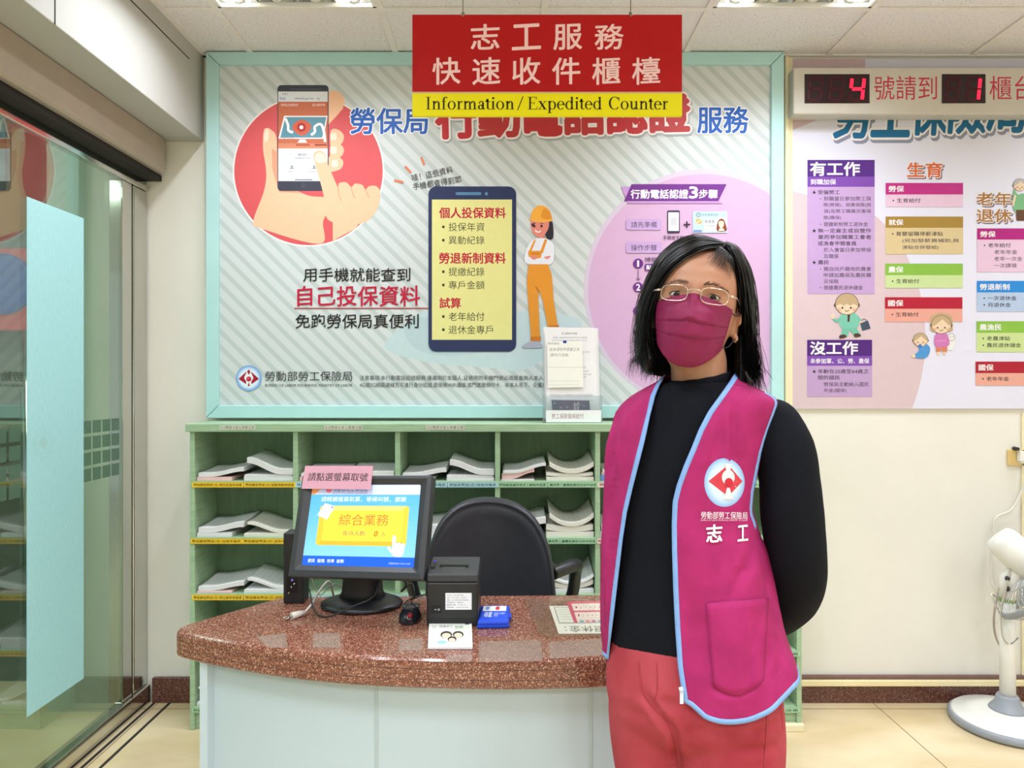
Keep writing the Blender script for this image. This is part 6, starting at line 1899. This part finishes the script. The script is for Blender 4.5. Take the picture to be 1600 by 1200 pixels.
    def mask_pt(s_, t, lift=0.0):
        """s -1..1 across, t 0..1 from bridge to chin"""
        um = .0640 - .010 * t ** 1.5
        u = um * s_
        vt = -.0005 - .0135 * abs(s_) ** 1.25
        vb = -.1215 + .038 * abs(s_) ** 2.4
        v = vt + (vb - vt) * t
        ple = 0.0
        for t0, hgt in ((.40, .0038), (.62, .0034)):
            tt = t0 - .055 * (1 - s_ * s_) + .02
            if t < tt: ple += hgt * max(0, 1 - (tt - t) / .20) * (1 - .5 * abs(s_))
            else: ple -= .0012 * max(0, 1 - (t - tt) / .05)
        nose = .004 * math.exp(-0.5 * (u / .010) ** 2) * math.exp(-0.5 * ((v + .03) / .03) ** 2)
        side_w = .044 - .008 * t
        w = wc(v) - (wc(v) - side_w) * abs(s_) ** 2.4
        w = max(w, skin_w(u, v) + .0022 + .003 * (1 - abs(s_))) + ple + nose + lift
        w += .0016 * math.sin(14 * s_ + 9 * t) * (1 - abs(s_)) * .5
        return H(u, v, w)
    mb = MB()
    N, Mv = 44, 60
    g = [[mask_pt(-1 + 2 * i / N, j / Mv) for i in range(N + 1)] for j in range(Mv + 1)]
    mb.loft(g, cap=False, closed=False)
    mask = mb.build('face_mask', [M_mask], body)
    md = mask.modifiers.new('thick', 'SOLIDIFY'); md.thickness = .0012
    mb = MB(); mb.tube([mask_pt(-1 + 2 * i / N, .0, .0004) for i in range(N + 1)], .0011, 6); mb.tube([mask_pt(-1 + 2 * i / N, .045, .0009) for i in range(N + 1)], .0005, 5); mb.build('top_hem', [M_mask], mask)
    for s_ in (-1, 1):
        mb = MB(); mb.tube([mask_pt(s_ * .985, j / 20, .0005) for j in range(21)], .0014, 6); mb.build('side_hem', [M_mask], mask)
        mb = MB()
        mb.tube(smooth_curve([mask_pt(s_ * .99, .06, .0), H(s_ * .074, -.020, .022), H(s_ * .0795, -.004, .002), H(s_ * .079, .002, -.014)], 6), .0010, 6)
        mb.tube(smooth_curve([mask_pt(s_ * .99, .92, .0), H(s_ * .066, -.075, .020), H(s_ * .076, -.055, -.004), H(s_ * .078, -.04, -.024)], 6), .0010, 6)
        mb.build('ear_loop', [mat('loop_dark', (40, 22, 30), rough=0.6, noise=0.05)], mask)

    # ------------------------------------------------ glasses
    M_gold = mat('glasses_wire', (226, 206, 192), rough=0.2, metal=0.85, noise=0.03)
    M_lens = glassy('lens', tint=(253, 253, 252), ior=1.25, boost=0.8)
    glasses = None
    def rim(s_, k=1.0):
        pts = []
        for q in np.linspace(0, 2 * PI, 40, endpoint=False):
            c_, n_ = math.cos(q), math.sin(q)
            e = 2 / 3.0
            uu = .0222 * math.copysign(abs(c_) ** e, c_) * k; vv = .0132 * math.copysign(abs(n_) ** e, n_) * k
            u = s_ * .0330 + uu
            pts.append(H(u, -.0012 + vv, .1020 - 5.2 * (abs(u) ** 2) + .05 * vv))
        return pts
    mb = MB()
    mb.tube(smooth_curve([H(-.0115, .0035, .1015), H(-.005, .0062, .1035), H(.005, .0062, .1035), H(.0115, .0035, .1015)], 6), .0008, 6)
    glasses = mb.build('glasses', [M_gold], body)
    glasses['label'] = 'thin metal-rimmed glasses'
    for s_ in (-1, 1):
        r = rim(s_)
        mb = MB(); mb.tube(r, .00085, 6, closed=True); mb.build('rim', [M_gold], glasses)
        mb = MB(); mb.poly(rim(s_, .98)); mb.build('lens', [M_lens], glasses)
        hx = H(s_ * .0555, .0035, .0862)
        mb = MB(); mb.tube(smooth_curve([hx, H(s_ * .061, .0035, .0815), H(s_ * .069, .0035, .069), H(s_ * .0755, .001, .02), H(s_ * .0765, -.002, -.012), H(s_ * .0755, -.022, -.026)], 6), .0009, 6)
        mb.tube([H(s_ * .0585, .0035, .0842), H(s_ * .0685, .003, .0712)], .0019, 6)
        mb.build('temple', [M_gold], glasses)
        mb = MB(); mb.tube(smooth_curve([H(s_ * .0115, -.002, .1008), H(s_ * .009, -.004, .0935), H(s_ * .0085, -.008, .0925)], 4), .0006, 5); mb.build('nose_pad', [M_gold], glasses)

    # ------------------------------------------------ hair: guides laid over the skull, a body of hair and loose strands
    R_ = [[(.033, .094, .052), (-.004, .079, .081), (-.040, .050, .0825), (-.0655, .012, .062), (-.076, -.035, .046), (-.074, -.080, .036), (-.062, -.116, .036)],
          [(.032, .100, .034), (-.016, .104, .046), (-.060, .074, .042), (-.084, .015, .022), (-.0885, -.040, .012), (-.084, -.086, .006), (-.068, -.128, .010)],
          [(.027, .105, .004), (-.02, .109, .002), (-.066, .078, -.018), (-.089, .012, -.036), (-.092, -.044, -.042), (-.088, -.09, -.042), (-.074, -.136, -.038)],
          [(.020, .104, -.03), (-.015, .106, -.05), (-.05, .074, -.084), (-.065, .012, -.101), (-.069, -.045, -.101), (-.07, -.09, -.098), (-.063, -.140, -.09)],
          [(.015, .096, -.055), (.0, .091, -.08), (0, .062, -.109), (0, .01, -.122), (0, -.045, -.118), (0, -.09, -.112), (0, -.142, -.10)]]
    L_ = [[(.038, .094, .052), (.0505, .083, .058), (.064, .056, .050), (.0755, .018, .030), (.086, -.030, -.012), (.094, -.085, -.006), (.101, -.140, .004)],
          [(.038, .100, .034), (.058, .091, .030), (.079, .058, .018), (.093, .012, -.006), (.102, -.042, -.026), (.114, -.088, -.028), (.126, -.145, -.018)],
          [(.032, .105, .004), (.056, .096, -.01), (.080, .062, -.03), (.0945, .012, -.05), (.099, -.044, -.06), (.105, -.09, -.06), (.108, -.148, -.055)],
          [(.026, .104, -.03), (.045, .095, -.055), (.06, .063, -.084), (.068, .012, -.101), (.071, -.045, -.101), (.072, -.09, -.099), (.066, -.147, -.09)],
          [(.015, .096, -.055), (.002, .091, -.08), (0.001, .062, -.109), (0, .01, -.122), (0, -.045, -.118), (0, -.09, -.112), (0, -.142, -.10)]]
    def guide(G, s_):
        x = s_ * (len(G) - 1); i = min(int(x), len(G) - 2); t = x - i
        A, B = np.array(G[i]), np.array(G[i + 1])
        C0 = np.array(G[max(i - 1, 0)]); C3 = np.array(G[min(i + 2, len(G) - 1)])
        return .5 * (2 * A + (B - C0) * t + (2 * C0 - 5 * A + 4 * B - C3) * t * t + (3 * A - C0 - 3 * B + C3) * t ** 3)
    mb = MB()
    for G in (R_, L_):
        rows = []
        for k in range(41):
            g_ = guide(G, k / 40)
            c = np.array([0, .0, -.012])
            g_ = c + (g_ - c) * np.array([.955, .965, .955])
            rows.append([H(*p) for p in smooth_curve([tuple(q) for q in g_], 5)])
        mb.loft(rows, cap=False, closed=False)
    hair = mb.build('hair', [M_hair], body, fix=False)
    md = hair.modifiers.new('thick', 'SOLIDIFY'); md.thickness = .006; md.offset = -1
    SV, SF = [], []
    def strand(pts, r0, jit=.0):
        n = len(pts)
        i0 = len(SV)
        for k, p in enumerate(pts):
            t = (pts[min(k + 1, n - 1)] - pts[max(k - 1, 0)])
            t = t.normalized() if t.length > 1e-9 else V_
            out = (p - HC).normalized(); x = t.cross(out).normalized()
            r = r0 * (1 - .75 * (k / (n - 1)) ** 3)
            SV.extend([tuple(p + x * r), tuple(p + out * r * .7), tuple(p - x * r)])
        for k in range(n - 1):
            a = i0 + 3 * k
            SF.extend([(a, a + 1, a + 4, a + 3), (a + 1, a + 2, a + 5, a + 4)])
    for G, cnt in ((R_, 1500), (L_, 1300)):
        for k in range(cnt):
            s_ = RNG.random() ** 1.15
            g_ = guide(G, s_)
            ln = .80 + .22 * RNG.random()
            ofs = np.array([RNG.normal() * .0012, RNG.normal() * .0012, RNG.normal() * .0012])
            layer = (RNG.random() - .35) * .006
            c = np.array([0, 0, -.012])
            ctrl = []
            amp = RNG.normal() * .0035
            for q in range(7):
                w_ = q / 6
                p = g_[q] + ofs * (1 + 3 * w_)
                d = p - c; d = d / (np.linalg.norm(d) + 1e-9)
                p = p + d * (layer + .004 * w_ * RNG.normal() * .6)
                p = p + np.array([amp * w_ * w_ * 2, 0, RNG.normal() * .0025 * w_])
                ctrl.append(p)
            if ln < 1:
                ctrl[6] = ctrl[5] + (ctrl[6] - ctrl[5]) * ((ln - .80) / .2 * .7 + .3)
            if RNG.random() < .16: ctrl[6] = ctrl[6] + np.array([.012 * RNG.normal(), -.008, .010 * RNG.normal()])
            strand([H(*p) for p in smooth_curve([tuple(q) for q in ctrl], 3)], .00085)
    # loose fringe on her left temple and stray ends over the shoulders
    for k in range(90):
        t = RNG.random(); q_ = RNG.random()
        p0 = np.array([.030 + .014 * t, .092 - .012 * t, .055]); e = np.array([.012 + .050 * q_, .058 - .026 * q_ + .010 * RNG.random(), .0865 - .024 * q_ * q_])
        m_ = (p0 + e) / 2 + np.array([.004, .008, .010])
        strand([H(*p) for p in smooth_curve([tuple(p0), tuple(m_), tuple(e)], 4)], .00035)
    for k in range(110):
        sgn = 1 if RNG.random() < .6 else -1
        b0 = np.array([.100, -.115, -.01 + .03 * RNG.normal()]) if sgn > 0 else np.array([-.085, -.105, .015 + .02 * RNG.normal()])
        e = b0 + np.array([sgn * .016 * RNG.random() + .006 * RNG.normal(), -.030 - .018 * RNG.random(), .012 * RNG.normal()])
        m_ = (b0 + e) / 2 + np.array([sgn * .006, 0, 0])
        strand([H(*p) for p in smooth_curve([tuple(b0), tuple(m_), tuple(e)], 4)], .0004)
    me = bpy.data.meshes.new('strands'); me.from_pydata(SV, [], SF); me.materials.append(M_hair); me.polygons.foreach_set('use_smooth', [True] * len(me.polygons)); me.update()
    so = link('hair_strands', me, hair); so['kind'] = 'stuff'

    # ------------------------------------------------ black turtleneck
    b = MB()
    rings = []
    def hem(th): return 1024 + 15 * math.sin(th) + 3 * math.sin(9 * th)
    pys = [598, 604, 612, 626, 650, 690, 740, 800, 870, 930, 985, 1010]
    for py in pys: rings.append([torso_point(SWT, 2 * PI * k / 48, py) for k in range(48)])
    rings.append([torso_point(SWT, 2 * PI * k / 48, hem(2 * PI * k / 48)) for k in range(48)])
    b.loft(rings)
    chain(b, AL, 1.0, 20); chain(b, AR, 1.0, 20)
    me = fuse(b, .0055, 8, .5)
    sw = new_obj_from(me, 'turtleneck', [M_knit], body)
    sw['label'] = 'black long-sleeved turtleneck'
    b = MB()
    col = []
    for k, (r, dz) in enumerate(((.060, -.030), (.0565, -.016), (.0545, -.002), (.0550, .006), (.0525, .008), (.0505, .002), (.0505, -.02))):
        c0 = P(1093, 592, 1.300)
        col.append([Vector((c0.x + r * math.cos(q) * 1.0, c0.y + r * math.sin(q) * .98, c0.z + dz + .006 * math.sin(q) + .010 * math.cos(q) + .0004 * math.sin(11 * q))) for q in np.linspace(0, 2 * PI, 48, endpoint=False)])
    b.loft(col, cap=False); b.build('collar', [M_knit], sw)
    b = MB()
    for ch in (AL, AR):
        p = smooth_curve([c[0] for c in ch], 4)
        b2 = MB(); b2.tube(p[-3:], [ch[-1][1] + .002, ch[-1][1] + .002, ch[-1][1] - .003], 18); b2.build('cuff', [M_knit], sw)

    # ------------------------------------------------ coral trousers and shoes
    b = MB()
    b.loft([[torso_point(JNS, 2 * PI * k / 48, py) for k in range(48)] for py in (990, 1020, 1050, 1075, 1095)] + [[torso_point(JNS, 2 * PI * k / 48, py, grow=g_) for k in range(48)] for py, g_ in ((1120, -.006), (1140, -.018), (1150, -.034))])
    for ch in (LEGL, LEGR): chain(b, ch, 1.0, 24)
    me = fuse(b, .0055, 34, .5)
    for pts, w_, d_ in (([(1004, 1080), (1020, 1104), (1038, 1126), (1052, 1146), (1056, 1170), (1060, 1199)], 5, .007), ([(1026, 1096), (1050, 1100), (1090, 1112)], 6, .003), ([(962, 1100), (985, 1112), (1015, 1124)], 7, .003),
                        ([(1215, 1125), (1195, 1140), (1165, 1150)], 5, .003), ([(1218, 1165), (1190, 1172), (1150, 1172)], 6, .003), ([(1070, 1150), (1100, 1142), (1140, 1146)], 7, .0025)):
        crease(me, pts, w_, d_)
    jn = new_obj_from(me, 'trousers', [M_jean], body)
    jn['label'] = 'faded coral trousers'
    jb = bvh_of(jn)
    M_seam = mat('denim_seam', (170, 52, 62), rough=0.85, noise=0.06)
    def seam(name, pts, w, m=M_seam, lift=.0008):
        mb = MB(); mb.tube(cast_line(jb, pts, lift), w, 5); mb.build(name, [m], jn)
    seam('fly_seam', [(998, 1032), (1000, 1060), (1006, 1085), (1020, 1105), (1038, 1124), (1046, 1138), (1052, 1160)], .0011)
    seam('fly_stitch', [(1026, 1036), (1027, 1064), (1026, 1084), (1020, 1096)], .0007)
    seam('inner_seam', [(1050, 1150), (1054, 1172), (1058, 1199)], .0012)
    seam('side_seam', [(1198, 1118), (1197, 1150), (1195, 1180), (1194, 1199)], .0010)
    seam('pocket_edge', [(1219, 1098), (1222, 1120), (1223, 1140)], .0012)
    for sgn, ch in ((1, LEGL), (-1, LEGR)):
        a = ch[-1][0]
        mb = MB(); fr = Vector((-.42, -.9, 0)).normalized(); sd = Vector((fr.y, -fr.x, 0))
        rr = []
        for k in range(13):
            s_ = k / 12; c = Vector((a.x, a.y, 0)) - fr * .065 + fr * .245 * s_
            wd = .042 * math.sin(PI * min(max(s_ * .94 + .06, 0), .985)) ** .45; h = .075 - .045 * sst(.25, .75, s_)
            rr.append([c + sd * wd * math.cos(q) + Vector((0, 0, max(.002, (.002 + h * max(math.sin(q), 0))))) for q in np.linspace(0, 2 * PI, 20, endpoint=False)])
        mb.loft(rr); mb.build('shoe', [mat('shoe_dark', (60, 56, 58), rough=0.5, noise=0.05)], body)

    # ------------------------------------------------ magenta vest
    tl = [(1040, 584), (1028, 600), (1020, 618), (1011, 655), (1003, 690), (994, 725), (984, 765), (976, 800), (970, 840), (965, 880), (959, 930), (953, 985), (951, 1008), (949, 1030)]
    tr = [(1152, 584), (1146, 594), (1130, 617), (1110, 645), (1096, 672), (1084, 702), (1072, 730), (1061, 760), (1055, 785), (1053.5, 820), (1054, 860), (1056, 920), (1059, 980), (1063, 1040), (1068, 1074), (1071, 1090), (1074, 1110)]
    def xat(line, py):
        l = np.array(sorted(line, key=lambda q: q[1])); return float(np.interp(py, l[:, 1], l[:, 0]))
    def edge_theta(line, py, lo, hi):
        best, bt = 1e9, lo
        def err(th):
            x, y = project(torso_point(VST, th, py, fold=fold_vest))
            return abs(x - xat(line, y))
        for th in np.linspace(lo, hi, 60):
            e = err(th)
            if e < best: best, bt = e, th
        st = (hi - lo) / 60
        for it in range(14):
            for th in (bt - st, bt + st):
                e = err(th)
                if e < best: best, bt = e, th
            st *= .6
        return bt
    def hem_l(th):      # hem height by angle: tail at the back, shallow curve in front
        return 1120 - 24 * math.cos(th) if False else 0
    # left-hand panel (her left, right in the picture) with back; right-hand panel joins at the back
    TB = PI
    def zrow(py_top, py_hem, t): return py_top + (py_hem - py_top) * t
    def hemR(s_):   # her right panel, s 0 at the front edge .. 1 at back centre
        return 1022 - 14 * (1 - s_) * 0 + 45 * sst(.0, 1.0, s_)
    hem_px = [(1090, 1113), (1112, 1124), (1140, 1129), (1172, 1125), (1204, 1110), (1228, 1086), (1247, 1064), (1257, 1054)]
    NI, NJ = 110, 120
    def panel(line, lo, hi, hemf, side):
        rows = []
        for j in range(NJ + 1):
            t = j / NJ
            te = bt_ if j else .0
            for it in range(3):
                base = 586 + (hemf(te) - 586) * t
                te = edge_theta(line, base, lo, hi)
            bt_ = te
            row = []
            for i in range(NI + 1):
                s_ = i / NI
                th = te + ((TB if side > 0 else -TB) - te) * s_
                py = 586 + (hemf(th) - 586) * t
                row.append((th, py))
            rows.append(row)
        return rows
    # hem heights in the shell's own py: solve so that the seen hem follows the photograph
    hem_seen = [(1060, 1040), (1067, 1072), (1076, 1098), (1090, 1114), (1112, 1125), (1140, 1129), (1172, 1125), (1204, 1110), (1228, 1086), (1247, 1064), (1262, 1046)]
    hem_seen2 = [(930, 1014), (940, 1018), (948, 1027), (956, 1020)]
    def solve_hem(th, seen, start):
        l = np.array(seen); py = start
        for it in range(25):
            x, y = project(torso_point(VST, th, py, fold=fold_vest))
            py += .6 * (float(np.interp(x, l[:, 0], l[:, 1])) - y)
        return py
    HL, HRt = {}, {}
    ths = np.linspace(.0, 1.35, 40)
    hl = np.array([solve_hem(t_, hem_seen, 1060) for t_ in ths])
    hr_ = np.array([solve_hem(-t_, hem_seen2, 990) for t_ in np.linspace(.0, 1.5, 30)])
    hl = np.convolve(np.pad(hl, 2, mode='edge'), np.ones(5) / 5, mode='valid')
    def hem_left(th):
        return float(np.interp(abs(th), list(ths) + [1.8, 2.4, PI], list(hl) + [hl[-1] - 2, 1060, 1066]))
    def hem_right(th):
        return float(np.interp(abs(th), list(np.linspace(.0, 1.5, 30)) + [1.9, 2.5, PI], list(hr_) + [hr_[-1] + 12, 1050, 1066]))
    mb = MB()
    edges = []
    for line, lo, hi, hf, side in ((tr, -.5, 1.6, hem_left, 1), (tl, -1.6, .6, hem_right, -1)):
        rows = panel(line, lo, hi, hf, side)
        pts = [[torso_point(VST, th, py, fold=fold_vest) for th, py in r] for r in rows]
        mb.loft(pts, cap=False, closed=False)
        edges.append(([r[0] for r in pts], pts[-1]))
    vest = mb.build('vest', [M_vest], body)
    vb0 = bvh_of(vest)
    for (e, hm) in edges:
        path = e + hm[1:]
        mb = MB(); ribbon(mb, path, .0092, .0012, vb0); mb.build('piping', [M_trim], vest)
    for pts, w_, d_ in (([(1151, 622), (1147, 660), (1146, 700), (1149, 720)], 4.5, .004), ([(1149, 715), (1150, 745), (1154, 790)], 5, .002), ([(1130, 665), (1119, 705), (1106, 750)], 6, .003), ([(990, 640), (973, 680), (962, 730), (957, 790)], 4.5, .0035), ([(966, 640), (958, 690), (954, 740)], 4, .003), ([(962, 820), (953, 880), (947, 930)], 4, .002),
                        ([(1168, 885), (1150, 915), (1142, 945)], 6, .003), ([(1186, 955), (1176, 1000), (1170, 1050), (1172, 1080)], 6, .0045), ([(1212, 990), (1222, 1025), (1217, 1060)], 6, .004), ([(1110, 1074), (1140, 1082), (1180, 1072)], 5, .003), ([(1184, 830), (1174, 870), (1158, 900)], 7, .003)):
        crease(vest.data, pts, w_, d_)
    vest['label'] = 'magenta sleeveless vest with pale blue piping'
    md = vest.modifiers.new('thick', 'SOLIDIFY'); md.thickness = .0016; md.offset = -1
    vb = bvh_of(vest)
    mb = MB()
    ah = []
    for py in np.linspace(613, 812, 42):
        best = None
        for th in np.linspace(.5, 2.2, 120):
            q = torso_point(VST, th, float(py), fold=fold_vest); u = project(q)[0]
            if best is None or u > best[0]: best = (u, th)
        q = torso_point(VST, best[1] - .20, float(py), fold=fold_vest)
        ah.append(q + (Vector((0, 0, CAMZ)) - q).normalized() * .0012)
    ribbon(mb, ah, .0125, .0012, vb); mb.build('armhole_piping', [M_trim], vest)
    mb = MB()
    for k, pts in enumerate(([(1143, 600), (1165, 604), (1190, 611), (1206, 618)],)):
        mb.tube(cast_line(vb, pts, .0004), .0006, 5)
    mb.build('shoulder_seam', [mat('vest_seam', (140, 30, 84), rough=0.8, noise=0.05)], vest)
    def vline(name, pts, r, m):
        mb = MB(); mb.tube(cast_line(vb, pts, .0004), r, 5); mb.build(name, [m], vest)
    Ms = mat('vest_seam', (140, 30, 84))
    # pocket patch lying on the vest
    pk = [(1103, 943), (1150, 940), (1200, 935), (1204, 960), (1203, 1000), (1196, 1050), (1170, 1082), (1133, 1092), (1117, 1070), (1108, 1010)]
    mb = MB(); G = []
    for j in range(13):
        t = j / 12; row = []
        for i in range(15):
            s_ = i / 14
            x = (1103 + 12 * t) * (1 - s_) + (1201 - 8 * t) * s_; y = (943 + 130 * t) * (1 - s_) + (935 + 128 * t) * s_ + 18 * t * math.sin(PI * s_)
            q = cast(vb, x, y, .0016)
            row.append(q if q is not None else P(x, y, 1.17))
        G.append(row)
    mb.loft(G, cap=False, closed=False); pock = mb.build('pocket', [M_vest], vest)
    md = pock.modifiers.new('thick', 'SOLIDIFY'); md.thickness = .0012
    mb = MB(); mb.tube(G[0], .0010, 6); mb.tube([r[0] for r in G] + G[-1][1:], .0007, 5)
    mb.tube([G[2][i] + Vector((0, -.0004, 0)) for i in range(0, 14)], .0006, 5); mb.build('pocket_stitch', [Ms], pock)
    vline('side_pocket_edge', [(937, 906), (944, 907), (945, 940), (946, 980)], .0007, Ms)
    # zip pull
    z0 = cast(vb, 1068, 1077, .002) or P(1068, 1077, 1.17)
    zc = P(1065, 1080, z0.y - .003); ze = P(1068.5, 1100, z0.y - .004)
    mb = MB(); mb.tube([P(1063.5, 1074, z0.y - .002), zc], [.0035, .004], 8); mb.box(zc.x - .0028, zc.x + .0028, zc.y - .001, zc.y + .001, ze.z, zc.z); mb.build('zip_pull', [mat('zip_white', (206, 220, 236), rough=0.35, noise=0.03)], vest)
    vline('zip_line', [(981, 782), (978, 812), (972, 850), (966, 890), (961, 930)], .0013, M_trim)
    # printed emblem and lettering on the chest
    cache = {}
    def on_vest(u, v, hh):
        q = cast(vb, u, v, .0004 + hh)
        if q is None: q = P(u, v, 1.17)
        return q
    a = Art(on_vest, eps=.00005)
    cx, cy, r = 1132, 754, 36
    def fine_disc(cx, cy, rx, ry, c, nr=14):
        pts, fs = [(cx, cy)], []
        for k in range(1, nr + 1):
            for q in range(36): pts.append((cx + rx * k / nr * math.cos(2 * PI * q / 36), cy + ry * k / nr * math.sin(2 * PI * q / 36)))
        for q in range(36): fs.append((0, 1 + q, 1 + (q + 1) % 36))
        for k in range(nr - 1):
            for q in range(36):
                fs.append((1 + k * 36 + q, 1 + (k + 1) * 36 + q, 1 + (k + 1) * 36 + (q + 1) % 36, 1 + k * 36 + (q + 1) % 36))
        a.add(pts, fs, c); a.up(5)
    for k, c in enumerate(((150, 186, 230), (168, 200, 236), (186, 214, 240), (200, 222, 240), (208, 226, 238))): fine_disc(cx, cy, 31.5 - 2.6 * k, 38 - 3 * k, c)
    def fine_tri(pts3, c, n=14):
        A, B, C = pts3; P_, idx = [], {}
        for i in range(n + 1):
            for j in range(n + 1 - i):
                idx[(i, j)] = len(P_); P_.append((A[0] + (B[0] - A[0]) * i / n + (C[0] - A[0]) * j / n, A[1] + (B[1] - A[1]) * i / n + (C[1] - A[1]) * j / n))
        f = []
        for i in range(n):
            for j in range(n - i):
                f.append((idx[(i, j)], idx[(i + 1, j)], idx[(i, j + 1)]))
                if j < n - i - 1: f.append((idx[(i + 1, j)], idx[(i + 1, j + 1)], idx[(i, j + 1)]))
        a.add(P_, f, c)
    RD = (206, 62, 76)
    fine_tri([(1107, 752), (1138, 726), (1138, 776)], RD); fine_tri([(1160, 752), (1138, 726), (1138, 776)], RD); a.up(5)
    fine_disc(1138, 746, 10, 12, (216, 222, 228)); 
    fine_tri([(1132, 724), (1144, 724), (1138, 748)], (216, 222, 228)); fine_tri([(1131, 780), (1146, 780), (1138, 756)], (216, 222, 228)); a.up(5)
    fine_disc(1139, 754.5, 6.6, 7.6, (196, 40, 62))
    a.text('勞動部勞工保險局', 1095.5, 799.5, 1168, 811, (238, 226, 234), bold=.0, rot=0.5)
    a.text('BUREAU OF LABOR INSURANCE, MINISTRY OF LABOR', 1095, 811.5, 1168, 814.5, (232, 190, 206))
    a.text('志', 1104, 820, 1128, 847, (242, 236, 240), bold=.03, kai=.06); a.text('工', 1153, 821, 1168.5, 845, (242, 236, 240), bold=.03, kai=.06)
    a.build('chest_print', vest)
    return body
person = build_person()
